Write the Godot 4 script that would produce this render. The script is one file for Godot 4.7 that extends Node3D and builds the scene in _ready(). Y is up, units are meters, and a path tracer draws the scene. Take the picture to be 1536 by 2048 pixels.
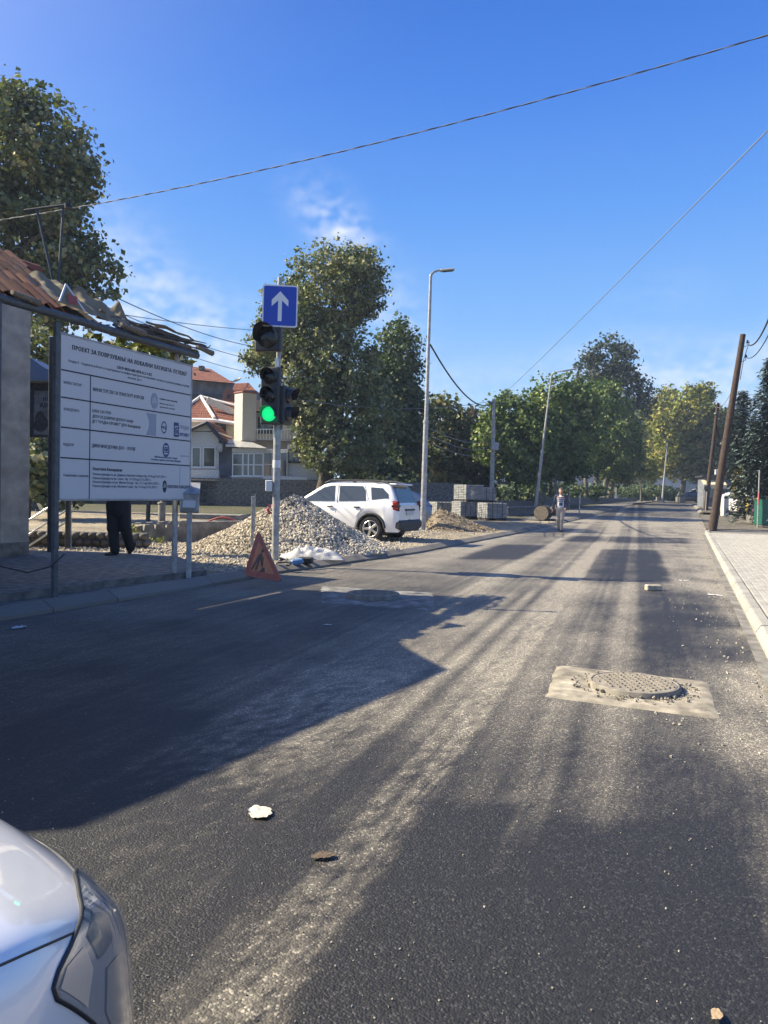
extends Node3D

var M := {}
var T := {}
var used := {}
var rng := RandomNumberGenerator.new()
const XLT := [[-4.0, -9.2], [0.0, -7.45], [7.96, -4.04], [10.76, -2.76], [13.14, -1.79], [15.25, -0.68], [17.97, 0.74], [30.55, 5.93], [34.67, 8.0], [43.21, 11.9], [67.69, 22.0], [87.65, 30.85], [150.0, 59.0]]
const XRT := [[-4.0, -0.83], [6.84, 3.52], [16.7, 7.47], [33.32, 14.15], [45.53, 19.0], [59.1, 24.5], [79.04, 32.2], [150.0, 64.0]]
const ALONG := Vector3(0.402514, 0, -0.915413)
const BACK := Vector3(-0.915413, 0, -0.402514)


class MB:
	var v := PackedVector3Array()
	var n := PackedVector3Array()
	var uv := PackedVector2Array()
	var c := PackedColorArray()
	var ix := PackedInt32Array()
	var col := Color(1, 1, 1)
	var xf := Transform3D.IDENTITY

	func pt(p: Vector3, nn: Vector3, u := Vector2.ZERO) -> int:
		v.append(xf * p)
		n.append((xf.basis * nn).normalized())
		uv.append(u)
		c.append(col)
		return v.size() - 1

	# corners run counter-clockwise seen from outside
	func quad(a: Vector3, b: Vector3, d: Vector3, e: Vector3) -> void:
		var nn := (b - a).cross(d - a)
		if nn.length_squared() < 1e-14:
			nn = (d - a).cross(e - a)
		nn = nn.normalized()
		var i := pt(a, nn, Vector2(0, 1))
		pt(b, nn, Vector2(1, 1))
		pt(d, nn, Vector2(1, 0))
		pt(e, nn, Vector2(0, 0))
		for k in [0, 2, 1, 0, 3, 2]:
			ix.append(i + k)

	func quado(a: Vector3, b: Vector3, d: Vector3, e: Vector3, out: Vector3) -> void:
		if (b - a).cross(d - a).dot(out) >= 0.0:
			quad(a, b, d, e)
		else:
			quad(a, e, d, b)

	func tri(a: Vector3, b: Vector3, d: Vector3, out: Vector3) -> void:
		var nn := (b - a).cross(d - a).normalized()
		if nn.dot(out) < 0.0:
			var t := b
			b = d
			d = t
			nn = -nn
		var i := pt(a, nn)
		pt(b, nn)
		pt(d, nn)
		for k in [0, 2, 1]:
			ix.append(i + k)

	func box(center: Vector3, size: Vector3, bev := 0.0, turn := Basis.IDENTITY) -> void:
		var keep := xf
		xf = xf * Transform3D(turn, center)
		var h := size * 0.5
		var b: float = minf(bev, minf(h.x, minf(h.y, h.z)) * 0.9)
		for ax in 3:
			var a1 := (ax + 1) % 3
			var a2 := (ax + 2) % 3
			for s in [-1.0, 1.0]:
				var q := []
				for k in [[-1.0, -1.0], [1.0, -1.0], [1.0, 1.0], [-1.0, 1.0]]:
					var p := Vector3.ZERO
					p[ax] = s * h[ax]
					p[a1] = k[0] * (h[a1] - b)
					p[a2] = k[1] * (h[a2] - b)
					q.append(p)
				var o := Vector3.ZERO
				o[ax] = s
				quado(q[0], q[1], q[2], q[3], o)
				if b > 0.0:
					for s2 in [-1.0, 1.0]:
						var e := []
						for k in [[0, -1.0], [0, 1.0], [1, 1.0], [1, -1.0]]:
							var p := Vector3.ZERO
							p[ax] = s * (h[ax] if k[0] == 0 else h[ax] - b)
							p[a1] = s2 * (h[a1] - b if k[0] == 0 else h[a1])
							p[a2] = k[1] * (h[a2] - b)
							e.append(p)
						var o2 := Vector3.ZERO
						o2[ax] = s
						o2[a1] = s2
						quado(e[0], e[1], e[2], e[3], o2)
		if b > 0.0:
			for sx in [-1.0, 1.0]:
				for sy in [-1.0, 1.0]:
					for sz in [-1.0, 1.0]:
						var sg := Vector3(sx, sy, sz)
						tri(sg * Vector3(h.x, h.y - b, h.z - b), sg * Vector3(h.x - b, h.y, h.z - b), sg * Vector3(h.x - b, h.y - b, h.z), sg)
		xf = keep

	func tube(pts: Array, radii: Array, sides := 8, caps := true) -> void:
		var m := pts.size()
		var up := Vector3.UP
		var t0: Vector3 = (pts[1] - pts[0]).normalized()
		if absf(t0.dot(up)) > 0.9:
			up = Vector3.RIGHT
		var u := t0.cross(up).normalized()
		var first := v.size()
		for i in m:
			var t: Vector3 = (pts[mini(i + 1, m - 1)] - pts[maxi(i - 1, 0)]).normalized()
			u = (u - t * u.dot(t)).normalized()
			var w := t.cross(u)
			var r: float = radii[mini(i, radii.size() - 1)]
			for k in sides + 1:
				var a := TAU * k / sides
				var d := u * cos(a) + w * sin(a)
				pt(pts[i] + d * r, d, Vector2(float(k) / sides, float(i) / (m - 1)))
		var st := sides + 1
		for i in m - 1:
			for k in sides:
				var a := first + i * st + k
				for j in [a, a + st, a + st + 1, a, a + st + 1, a + 1]:
					ix.append(j)
		if caps:
			for e in [0, m - 1]:
				var t: Vector3 = (pts[1] - pts[0]) if e == 0 else (pts[m - 1] - pts[m - 2])
				var o := (t if e else -t).normalized()
				var base := first + int(e) * st
				var keep := xf
				xf = Transform3D.IDENTITY
				var on := (keep.basis * o).normalized()
				var cc := pt(keep * pts[e], on)
				var ring := []
				for k in sides:
					ring.append(pt(v[base + k], on))
				for k in sides:
					var r0: int = ring[k]
					var r1: int = ring[(k + 1) % sides]
					if (v[r0] - v[cc]).cross(v[r1] - v[cc]).dot(on) > 0.0:
						for j in [cc, r1, r0]:
							ix.append(j)
					else:
						for j in [cc, r0, r1]:
							ix.append(j)
				xf = keep

	# profile of (radius, height) from bottom to top, turned about y
	func lathe(prof: Array, sides := 16, at := Vector3.ZERO) -> void:
		var pr := prof
		grid(sides + 1, pr.size(), func(i, j): return at + Vector3(cos(-TAU * i / sides) * pr[j].x, pr[j].y, sin(-TAU * i / sides) * pr[j].x))

	# u runs to the right and v upwards seen from outside
	func grid(nu: int, nv: int, f: Callable, paint = null) -> void:
		var p := PackedVector3Array()
		p.resize(nu * nv)
		for j in nv:
			for i in nu:
				p[j * nu + i] = f.call(i, j)
		var first := v.size()
		var closed := p[0].distance_squared_to(p[nu - 1]) < 1e-10 and nu > 3
		for j in nv:
			for i in nu:
				var i0 := (i - 1 if i > 0 else (nu - 2 if closed else 0))
				var i1 := (i + 1 if i < nu - 1 else (1 if closed else nu - 1))
				var du := p[j * nu + i1] - p[j * nu + i0]
				var dv := p[mini(j + 1, nv - 1) * nu + i] - p[maxi(j - 1, 0) * nu + i]
				var nn := du.cross(dv)
				if nn.length_squared() < 1e-16:
					var jj := (1 if j == 0 else nv - 2)
					nn = (p[jj * nu + i1] - p[jj * nu + i0]).cross(dv)
				if nn.length_squared() < 1e-18:
					nn = Vector3.UP
				if paint != null:
					col = paint.call(i, j, p[j * nu + i])
				pt(p[j * nu + i], nn.normalized(), Vector2(float(i) / (nu - 1), 1.0 - float(j) / (nv - 1)))
		for j in nv - 1:
			for i in nu - 1:
				var a := first + j * nu + i
				for k in [a, a + nu + 1, a + 1, a, a + nu, a + nu + 1]:
					ix.append(k)

	# outline in x, y pushed from z0 to z1
	func prism(poly: PackedVector2Array, z0: float, z1: float) -> void:
		var q := poly
		if Geometry2D.is_polygon_clockwise(q):
			q = q.duplicate()
			q.reverse()
		var t := Geometry2D.triangulate_polygon(q)
		for k in range(0, t.size(), 3):
			var a := q[t[k]]
			var b := q[t[k + 1]]
			var d := q[t[k + 2]]
			tri(Vector3(a.x, a.y, z1), Vector3(b.x, b.y, z1), Vector3(d.x, d.y, z1), Vector3.BACK)
			tri(Vector3(a.x, a.y, z0), Vector3(b.x, b.y, z0), Vector3(d.x, d.y, z0), Vector3.FORWARD)
		for k in q.size():
			var a := q[k]
			var b := q[(k + 1) % q.size()]
			quado(Vector3(a.x, a.y, z0), Vector3(b.x, b.y, z0), Vector3(b.x, b.y, z1), Vector3(a.x, a.y, z1), Vector3(b.y - a.y, a.x - b.x, 0))

	func ball(at: Vector3, r: Vector3, nu := 12, nv := 8) -> void:
		grid(nu + 1, nv + 1, func(i, j): return at + Vector3(cos(-TAU * i / nu) * sin(PI * j / nv) * r.x, -cos(PI * j / nv) * r.y, sin(-TAU * i / nu) * sin(PI * j / nv) * r.z))

	func add(o: MB, at: Transform3D) -> void:
		var f := v.size()
		for i in o.v.size():
			v.append(xf * (at * o.v[i]))
			n.append((xf.basis * (at.basis * o.n[i])).normalized())
		uv.append_array(o.uv)
		if col == Color(1, 1, 1):
			c.append_array(o.c)
		else:
			for i in o.v.size():
				c.append(col * o.c[i])
		for i in o.ix:
			ix.append(i + f)

	func mesh() -> ArrayMesh:
		var a := []
		a.resize(Mesh.ARRAY_MAX)
		a[Mesh.ARRAY_VERTEX] = v
		a[Mesh.ARRAY_NORMAL] = n
		a[Mesh.ARRAY_TEX_UV] = uv
		a[Mesh.ARRAY_COLOR] = c
		a[Mesh.ARRAY_INDEX] = ix
		var m := ArrayMesh.new()
		m.add_surface_from_arrays(Mesh.PRIMITIVE_TRIANGLES, a)
		return m


# ------------------------------------------------------------------ nodes
func numbered(s: String) -> String:
	used[s] = used.get(s, -1) + 1
	return s if used[s] == 0 else "%s_%03d" % [s, used[s]]


func tag(o: Node, label: String, category: String, group := "") -> void:
	o.set_meta("label", label)
	o.set_meta("category", category)
	if group:
		o.set_meta("group", group)


func thing(called: String, label: String, category: String, at := Vector3.ZERO, turn := 0.0, group := "") -> Node3D:
	var o := Node3D.new()
	o.name = numbered(called)
	add_child(o)
	o.position = at
	o.rotation.y = turn
	tag(o, label, category, group)
	return o


func part(called: String, m, mat: Material, parent: Node3D, at := Vector3.ZERO) -> MeshInstance3D:
	var o := MeshInstance3D.new()
	var k := 0
	var nm := called
	while parent.has_node(NodePath(nm)):
		k += 1
		nm = "%s_%03d" % [called, k]
	o.name = nm
	o.mesh = m.mesh() if m is MB else m
	o.material_override = mat
	parent.add_child(o)
	o.position = at
	return o


func fast_part(called: String, k: int, m: Mesh, mat: Material, parent: Node3D) -> MeshInstance3D:
	var o := MeshInstance3D.new()
	o.name = called if k == 0 else "%s_%03d" % [called, k]
	o.mesh = m
	o.material_override = mat
	parent.add_child(o)
	return o


func single(called: String, label: String, category: String, m, mat: Material, at := Vector3.ZERO, turn := 0.0, group := "") -> MeshInstance3D:
	var o := MeshInstance3D.new()
	o.name = numbered(called)
	o.mesh = m.mesh() if m is MB else m
	o.material_override = mat
	add_child(o)
	o.position = at
	o.rotation.y = turn
	tag(o, label, category, group)
	return o


func struct(called: String, label: String, m, mat: Material) -> Node3D:
	var o: Node3D
	if m == null:
		o = Node3D.new()
	else:
		o = MeshInstance3D.new()
		o.mesh = m.mesh() if m is MB else m
		o.material_override = mat
	o.name = numbered(called)
	add_child(o)
	o.set_meta("kind", "structure")
	o.set_meta("label", label)
	o.set_meta("category", called.replace("_", " "))
	return o


func copy(o: Node3D, at: Vector3, turn: float, label: String) -> Node3D:
	var r: Node3D = o.duplicate()
	var base := String(o.name)
	if base.length() > 4 and base.substr(base.length() - 3).is_valid_int():
		base = base.substr(0, base.length() - 4)
	r.name = numbered(base)
	add_child(r)
	r.position = at
	r.rotation.y = turn
	r.set_meta("label", label)
	return r


func text_part(s: String, font: Font, size_x: float, size_y: float, at: Vector3, basis: Basis, mat: Material, parent: Node3D) -> void:
	var t := TextMesh.new()
	t.text = s
	t.font = font
	t.font_size = 48
	t.pixel_size = 0.01
	t.depth = 0.02
	t.curve_step = 4.0
	var bb := t.get_aabb()
	var o := part("lettering", t, mat, parent)
	var sx := size_x / maxf(bb.size.x, 0.001)
	var sy := size_y / 0.345
	o.transform = Transform3D(basis * Basis.from_scale(Vector3(sx, sy, 0.15)), at + basis * Vector3(size_x * 0.5, 0, 0))


# ------------------------------------------------------------------ materials
func noise_image(size: int, freq: float, seed_: int, lo: float, hi: float, kind := 0, oct := 3) -> Image:
	var f := FastNoiseLite.new()
	f.seed = seed_
	f.frequency = freq
	f.fractal_octaves = oct
	if kind == 1:
		f.noise_type = FastNoiseLite.TYPE_CELLULAR
		f.fractal_type = FastNoiseLite.FRACTAL_NONE
		f.cellular_return_type = FastNoiseLite.RETURN_CELL_VALUE
	elif kind == 2:
		f.noise_type = FastNoiseLite.TYPE_CELLULAR
		f.fractal_type = FastNoiseLite.FRACTAL_NONE
		f.cellular_return_type = FastNoiseLite.RETURN_DISTANCE2_SUB
	elif kind == 3:
		f.noise_type = FastNoiseLite.TYPE_CELLULAR
		f.fractal_type = FastNoiseLite.FRACTAL_NONE
		f.cellular_return_type = FastNoiseLite.RETURN_DISTANCE
	else:
		f.noise_type = FastNoiseLite.TYPE_SIMPLEX_SMOOTH
	var im := f.get_seamless_image(size, size)
	im.convert(Image.FORMAT_L8)
	var d := im.get_data()
	var lut := PackedByteArray()
	for i in 256:
		var u := i / 255.0
		if kind == 1:
			u = u * 0.5 if u < 0.5 else (0.25 + (u - 0.5) * 0.6 if u < 0.9 else 1.0)
		lut.append(int(255.0 * lerpf(lo, hi, u)))
	for i in d.size():
		d[i] = lut[d[i]]
	return Image.create_from_data(size, size, false, Image.FORMAT_L8, d)


func mix_images(a: Image, b: Image, w: float) -> Image:
	var x := a.get_data()
	var y := b.get_data()
	var m := int(w * 256)
	for i in x.size():
		x[i] = (x[i] * (256 - m) + y[i] * m) >> 8
	return Image.create_from_data(a.get_width(), a.get_height(), false, Image.FORMAT_L8, x)


func tex(im: Image) -> ImageTexture:
	return ImageTexture.create_from_image(im)


func mt(c: Color, rough := 0.8, metal := 0.0, look := "", scale := 1.0, relief := 0.0) -> StandardMaterial3D:
	var m := StandardMaterial3D.new()
	m.albedo_color = Color(c.r, c.g, c.b).linear_to_srgb()
	m.roughness = rough
	m.metallic = metal
	if look:
		m.albedo_texture = T[look]
		m.uv1_triplanar = true
		m.uv1_world_triplanar = true
		m.uv1_scale = Vector3.ONE * scale
		if relief > 0.0:
			m.heightmap_enabled = true
			m.heightmap_texture = T[look + "_h"] if T.has(look + "_h") else T[look]
			m.heightmap_scale = relief
	return m


func vc(m: StandardMaterial3D) -> StandardMaterial3D:
	m.vertex_color_use_as_albedo = true
	return m


func pane(c: Color, a := 0.35) -> StandardMaterial3D:
	var m := StandardMaterial3D.new()
	m.albedo_color = Color(c.r, c.g, c.b, a)
	m.transparency = BaseMaterial3D.TRANSPARENCY_ALPHA
	m.roughness = 0.04
	return m


func make_materials() -> void:
	T.grain = tex(noise_image(512, 0.05, 3, 0.66, 1.0, 0, 5))
	T.blotch = tex(mix_images(noise_image(512, 0.008, 5, 0.55, 1.0, 0, 5), noise_image(512, 0.12, 6, 0.7, 1.0, 0, 3), 0.4))
	T.grime = tex(mix_images(noise_image(1024, 0.006, 15, 0.35, 1.0, 0, 6), noise_image(1024, 0.09, 16, 0.6, 1.0, 0, 3), 0.35))
	T.chips = tex(mix_images(noise_image(1024, 0.13, 7, 0.34, 1.0, 1), noise_image(1024, 0.03, 8, 0.5, 1.0, 0, 5), 0.35))
	T.chips_h = tex(mix_images(mix_images(noise_image(1024, 0.13, 7, 1.0, 0.0, 3), noise_image(1024, 0.13, 7, 0.0, 1.0, 1), 0.35), noise_image(1024, 0.05, 17, 0.0, 1.0, 0, 4), 0.3))
	T.stones = tex(mix_images(noise_image(512, 0.05, 9, 0.5, 1.0, 1), noise_image(512, 0.01, 10, 0.6, 1.0, 0, 4), 0.3))
	T.stones_h = tex(noise_image(512, 0.05, 9, 0.0, 1.0, 2))
	T.bark = tex(mix_images(noise_image(512, 0.03, 11, 0.4, 1.0, 1), noise_image(512, 0.03, 12, 0.5, 1.0, 0, 5), 0.5))
	# grain drawn out along one axis
	var w := noise_image(512, 0.05, 13, 0.45, 1.0, 0, 5)
	w.resize(512, 4096, Image.INTERPOLATE_CUBIC)
	w.crop(512, 512)
	T.wood = tex(w)

	M.asphalt = vc(mt(Color(1, 1, 1), 0.62, 0, "chips", 0.88, 0.55))
	M.patch = vc(mt(Color(1, 1, 1), 0.92, 0, "grime", 0.8, 0.35))
	M.earth = mt(Color(0.30, 0.25, 0.18), 0.95, 0, "grime", 0.21, 1.0)
	M.gravel_bed = vc(mt(Color(1, 1, 1), 0.95, 0, "stones", 0.9, 2.0))
	M.concrete = mt(Color(0.36, 0.345, 0.31), 0.9, 0, "grime", 0.5, 0.4)
	M.concrete_dark = mt(Color(0.31, 0.29, 0.255), 0.92, 0, "grime", 0.9, 0.4)
	M.paver = vc(mt(Color(1, 1, 1), 0.9, 0, "grain", 2.0, 0.1))
	M.paver_bed = mt(Color(0.26, 0.245, 0.21), 0.95, 0, "grain", 1.0)
	M.galv = mt(Color(0.55, 0.555, 0.56), 0.5, 0.35, "blotch", 1.5)
	M.steel_dark = mt(Color(0.085, 0.095, 0.11), 0.55, 0.3, "blotch", 2.0)
	M.steel_blue = mt(Color(0.13, 0.15, 0.17), 0.55, 0.3, "blotch", 2.0)
	M.steel_bright = mt(Color(0.62, 0.62, 0.6), 0.3, 0.8)
	M.black = mt(Color(0.02, 0.021, 0.023), 0.5)
	M.black_gloss = mt(Color(0.012, 0.013, 0.015), 0.15)
	M.housing = mt(Color(0.028, 0.03, 0.034), 0.55)
	M.rubber = mt(Color(0.028, 0.028, 0.029), 0.85, 0, "grain", 6.0)
	M.white_print = mt(Color(0.55, 0.55, 0.55), 0.55)
	M.ink = mt(Color(0.022, 0.026, 0.045), 0.7)
	M.ink_soft = mt(Color(0.09, 0.10, 0.13), 0.7)
	M.ink_blue = mt(Color(0.03, 0.07, 0.20), 0.7)
	M.ink_grey = mt(Color(0.30, 0.34, 0.40), 0.7)
	M.white_paint = mt(Color(0.78, 0.78, 0.76), 0.45)
	M.sign_blue = mt(Color(0.01, 0.055, 0.42), 0.4)
	M.wood_pole = mt(Color(0.10, 0.062, 0.045), 0.9, 0, "wood", 1.2, 1.2)
	M.wood_dry = mt(Color(0.36, 0.29, 0.21), 0.9, 0, "wood", 2.0, 0.5)
	M.wood_grey = mt(Color(0.16, 0.14, 0.125), 0.9, 0, "wood", 2.0, 0.5)
	M.bark = mt(Color(0.15, 0.125, 0.10), 0.95, 0, "bark", 0.8, 3.0)
	M.bark_pale = mt(Color(0.34, 0.31, 0.25), 0.92, 0, "bark", 0.7, 1.5)
	M.leaf = vc(mt(Color(1, 1, 1), 0.55))
	M.leaf.metallic_specular = 0.3
	M.leaf.cull_mode = BaseMaterial3D.CULL_DISABLED
	M.leaf.backlight_enabled = true
	M.leaf.backlight = Color(0.62, 0.66, 0.34)
	M.needle = vc(mt(Color(1, 1, 1), 0.7))
	M.needle.cull_mode = BaseMaterial3D.CULL_DISABLED
	M.needle.backlight_enabled = true
	M.needle.backlight = Color(0.3, 0.4, 0.36)
	M.tile = vc(mt(Color(1, 1, 1), 0.85, 0, "blotch", 1.3, 0.3))
	M.stucco = mt(Color(0.52, 0.475, 0.41), 0.92, 0, "blotch", 0.6, 0.15)
	M.stucco_white = mt(Color(0.92, 0.90, 0.85), 0.9, 0, "grain", 0.5)
	M.stucco_cream = mt(Color(0.86, 0.80, 0.68), 0.9, 0, "grain", 0.5)
	M.stucco_grey = mt(Color(0.20, 0.22, 0.26), 0.9, 0, "blotch", 0.3)
	M.stone = vc(mt(Color(1, 1, 1), 0.95, 0, "grain", 1.2, 0.5))
	M.mortar = mt(Color(0.12, 0.115, 0.105), 0.95, 0, "grain", 1.0)
	M.glass_dark = mt(Color(0.05, 0.06, 0.065), 0.05)
	M.glass_dark.metallic_specular = 0.7
	M.glass_tint = pane(Color(0.10, 0.12, 0.13), 0.6)
	M.glass_clear = pane(Color(0.9, 0.93, 0.95), 0.12)
	M.car_white = mt(Color(0.80, 0.80, 0.79), 0.25)
	M.car_white.clearcoat_enabled = true
	M.car_white.clearcoat = 0.8
	M.car_white.clearcoat_roughness = 0.06
	M.car_silver = mt(Color(0.74, 0.745, 0.75), 0.28, 0.15)
	M.car_silver.clearcoat_enabled = true
	M.car_silver.clearcoat = 1.0
	M.car_silver.clearcoat_roughness = 0.03
	M.car_blue = mt(Color(0.22, 0.27, 0.33), 0.3, 0.4)
	M.plastic = mt(Color(0.035, 0.036, 0.038), 0.65)
	M.red_lens = mt(Color(0.20, 0.01, 0.012), 0.15)
	M.chrome = mt(Color(0.75, 0.75, 0.74), 0.12, 1.0)
	M.amber = mt(Color(0.80, 0.62, 0.42), 0.25, 0.3)
	M.tarp = mt(Color(0.33, 0.27, 0.16), 0.8, 0, "blotch", 1.0)
	M.tarp.cull_mode = BaseMaterial3D.CULL_DISABLED
	M.sign_orange = mt(Color(0.72, 0.27, 0.12), 0.6, 0, "blotch", 1.5)
	M.sign_red = mt(Color(0.46, 0.10, 0.075), 0.55, 0, "blotch", 1.5)
	M.paper = mt(Color(0.72, 0.68, 0.58), 0.9, 0, "grain", 3.0)
	M.green_box = mt(Color(0.01, 0.14, 0.095), 0.5, 0, "blotch", 0.8)
	M.skin = mt(Color(0.42, 0.24, 0.17), 0.6)
	M.hair = mt(Color(0.10, 0.085, 0.07), 0.8)
	M.jacket = mt(Color(0.05, 0.065, 0.095), 0.9)
	M.cloth_black = mt(Color(0.012, 0.014, 0.02), 0.9)
	M.trousers = mt(Color(0.40, 0.345, 0.29), 0.9)
	M.shirt_white = mt(Color(0.62, 0.62, 0.65), 0.9)
	M.shirt_navy = mt(Color(0.045, 0.055, 0.13), 0.9)
	M.cable = mt(Color(0.02, 0.022, 0.025), 0.7)
	M.cable_grey = mt(Color(0.16, 0.18, 0.22), 0.6)
	M.sheet_metal = mt(Color(0.62, 0.62, 0.60), 0.5, 0.2, "blotch", 0.8)
	M.plastic_film = mt(Color(0.72, 0.72, 0.70), 0.25)
	M.plastic_film.albedo_color.a = 0.55
	M.plastic_film.transparency = BaseMaterial3D.TRANSPARENCY_ALPHA
	M.plastic_film.roughness = 0.3
	M.film_blue = mt(Color(0.10, 0.22, 0.42), 0.4)
	M.iron = mt(Color(0.33, 0.30, 0.25), 0.85, 0.0, "blotch", 2.5, 0.2)


func lut(t: Array, z: float) -> float:
	for i in t.size() - 1:
		if z <= t[i + 1][0]:
			return lerpf(t[i][1], t[i + 1][1], (z - t[i][0]) / (t[i + 1][0] - t[i][0]))
	return t[-1][1]


func terrain(z: float) -> float:
	return 0.0 if z < 30.0 else 1.15 * (1.0 - exp(-(z - 30.0) / 40.0))


func on_ground(x: float, z: float, h := 0.0) -> Vector3:
	return Vector3(x, terrain(z) + h, -z)


# ------------------------------------------------------------------ camera, sky, sun
func camera_and_light() -> void:
	var cam := Camera3D.new()
	cam.name = "camera"
	add_child(cam)
	cam.position = Vector3(0, 1.45, 0)
	cam.rotation = Vector3(-0.02582, 0.0, 0.020944)
	cam.fov = 68.28
	cam.near = 0.05
	cam.far = 900.0
	cam.current = true
	var env := Environment.new()
	env.background_mode = Environment.BG_SKY
	env.tonemap_mode = Environment.TONE_MAPPER_LINEAR
	env.tonemap_exposure = 2.42
	env.sdfgi_enabled = true
	env.ssao_enabled = true
	env.ssil_enabled = true
	env.fog_enabled = true
	env.fog_density = 0.0006
	env.fog_light_color = Color(0.80, 0.88, 1.0)
	var sky := Sky.new()
	var pm := PanoramaSkyMaterial.new()
	pm.panorama = tex(sky_image())
	sky.sky_material = pm
	env.sky = sky
	var we := WorldEnvironment.new()
	we.name = "world_environment"
	we.environment = env
	add_child(we)
	var sun := DirectionalLight3D.new()
	sun.name = "sun"
	add_child(sun)
	sun.basis = Basis.looking_at(Vector3(0.771, -0.6225, 0.136))
	sun.light_color = Color(1.0, 0.945, 0.83)
	sun.light_energy = 1.6
	sun.light_angular_distance = 0.5
	sun.shadow_enabled = true


func sky_image() -> Image:
	var w := 2048
	var h := 1024
	var im := Image.create(w, h, false, Image.FORMAT_RGBF)
	im.fill(Color(0.19, 0.19, 0.18))
	var f := FastNoiseLite.new()
	f.seed = 21
	f.frequency = 1.0
	f.fractal_octaves = 6
	f.fractal_gain = 0.58
	f.noise_type = FastNoiseLite.TYPE_SIMPLEX_SMOOTH
	# air colour by height
	var steps := [[0.0, Color(0.62, 0.78, 0.90)], [0.05, Color(0.53, 0.72, 0.90)], [0.12, Color(0.37, 0.60, 0.90)], [0.22, Color(0.215, 0.455, 0.87)], [0.35, Color(0.118, 0.325, 0.81)], [0.48, Color(0.066, 0.225, 0.72)], [0.60, Color(0.042, 0.165, 0.61)], [1.0, Color(0.03, 0.12, 0.48)], [1.6, Color(0.026, 0.105, 0.43)]]
	# clouds: azimuth, elevation, half widths, strength, slant
	var puffs := [[-0.0707, 0.3354, 0.050, 0.036, 1.2, 0.5], [-0.3343, 0.2859, 0.085, 0.055, 0.42, 0.6], [-0.2234, 0.1828, 0.22, 0.06, 0.85, 0.25], [-0.3907, 0.1877, 0.14, 0.06, 0.5, 0.2], [0.3371, 0.2410, 0.06, 0.03, 0.14, -0.2], [0.3513, 0.1545, 0.20, 0.03, 0.5, -0.15], [0.4362, 0.1306, 0.16, 0.045, 0.6, -0.1], [0.2611, 0.1724, 0.08, 0.03, 0.35, -0.2], [0.0026, 0.2233, 0.05, 0.06, 0.55, 0.4], [0.1497, 0.0910, 0.4, 0.03, 0.3, 0.0], [0.0832, 0.1485, 0.12, 0.03, 0.2, 0.0], [1.3, 0.25, 0.4, 0.10, 0.5, 0.1], [-1.3, 0.22, 0.5, 0.10, 0.5, 0.1], [2.4, 0.3, 0.6, 0.10, 0.5, 0.1], [-2.4, 0.25, 0.6, 0.10, 0.5, 0.1]]
	var sd := Vector3(-0.771, 0.6225, -0.136)
	for y in range(0, h / 2 + 2):
		var el := (0.5 - (y + 0.5) / h) * PI
		var e := maxf(el, 0.0)
		var air := Color()
		for i in steps.size() - 1:
			if e <= steps[i + 1][0]:
				air = steps[i][1].lerp(steps[i + 1][1], (e - steps[i][0]) / (steps[i + 1][0] - steps[i][0]))
				break
		for x in w:
			var az := wrapf((x + 0.5) / w * TAU, -PI, PI)
			var c := air
			var d := Vector3(sin(az) * cos(el), sin(el), -cos(az) * cos(el))
			var near_sun := maxf(d.dot(sd), 0.0)
			if near_sun > 0.1:
				var k := pow(near_sun, 6.0) * 1.1
				c = c + Color(0.95, 0.92, 0.84) * k
			var a := 0.0
			for p in puffs:
				var dx: float = az - p[0]
				var dy: float = el - p[1] + dx * p[5]
				var r: float = (dx * dx) / (p[2] * p[2]) + (dy * dy) / (p[3] * p[3])
				if r < 4.0:
					a += p[4] * exp(-r * 1.2)
			if a > 0.01:
				var n1 := f.get_noise_2d(az * 9.0 + el * 4.0, el * 26.0) * 0.5 + 0.5
				var n2 := f.get_noise_2d(az * 40.0 + 7.0, el * 70.0 + 3.0) * 0.5 + 0.5
				var t := clampf((n1 * 0.65 + n2 * 0.55 - 0.42) * 2.2, 0.0, 1.0)
				c = c.lerp(Color(0.86, 0.90, 0.96), clampf(a * t * 0.8, 0.0, 0.8))
			im.set_pixel(x, y, Color(c.r, c.g, c.b) * 0.475)
	return im


# ------------------------------------------------------------------ ground, road, kerbs, pavement
var nz := FastNoiseLite.new()


func bump(x: float, at: float, half: float, soft: float) -> float:
	return 1.0 - smoothstep(half - soft, half + soft, absf(x - at))


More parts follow.
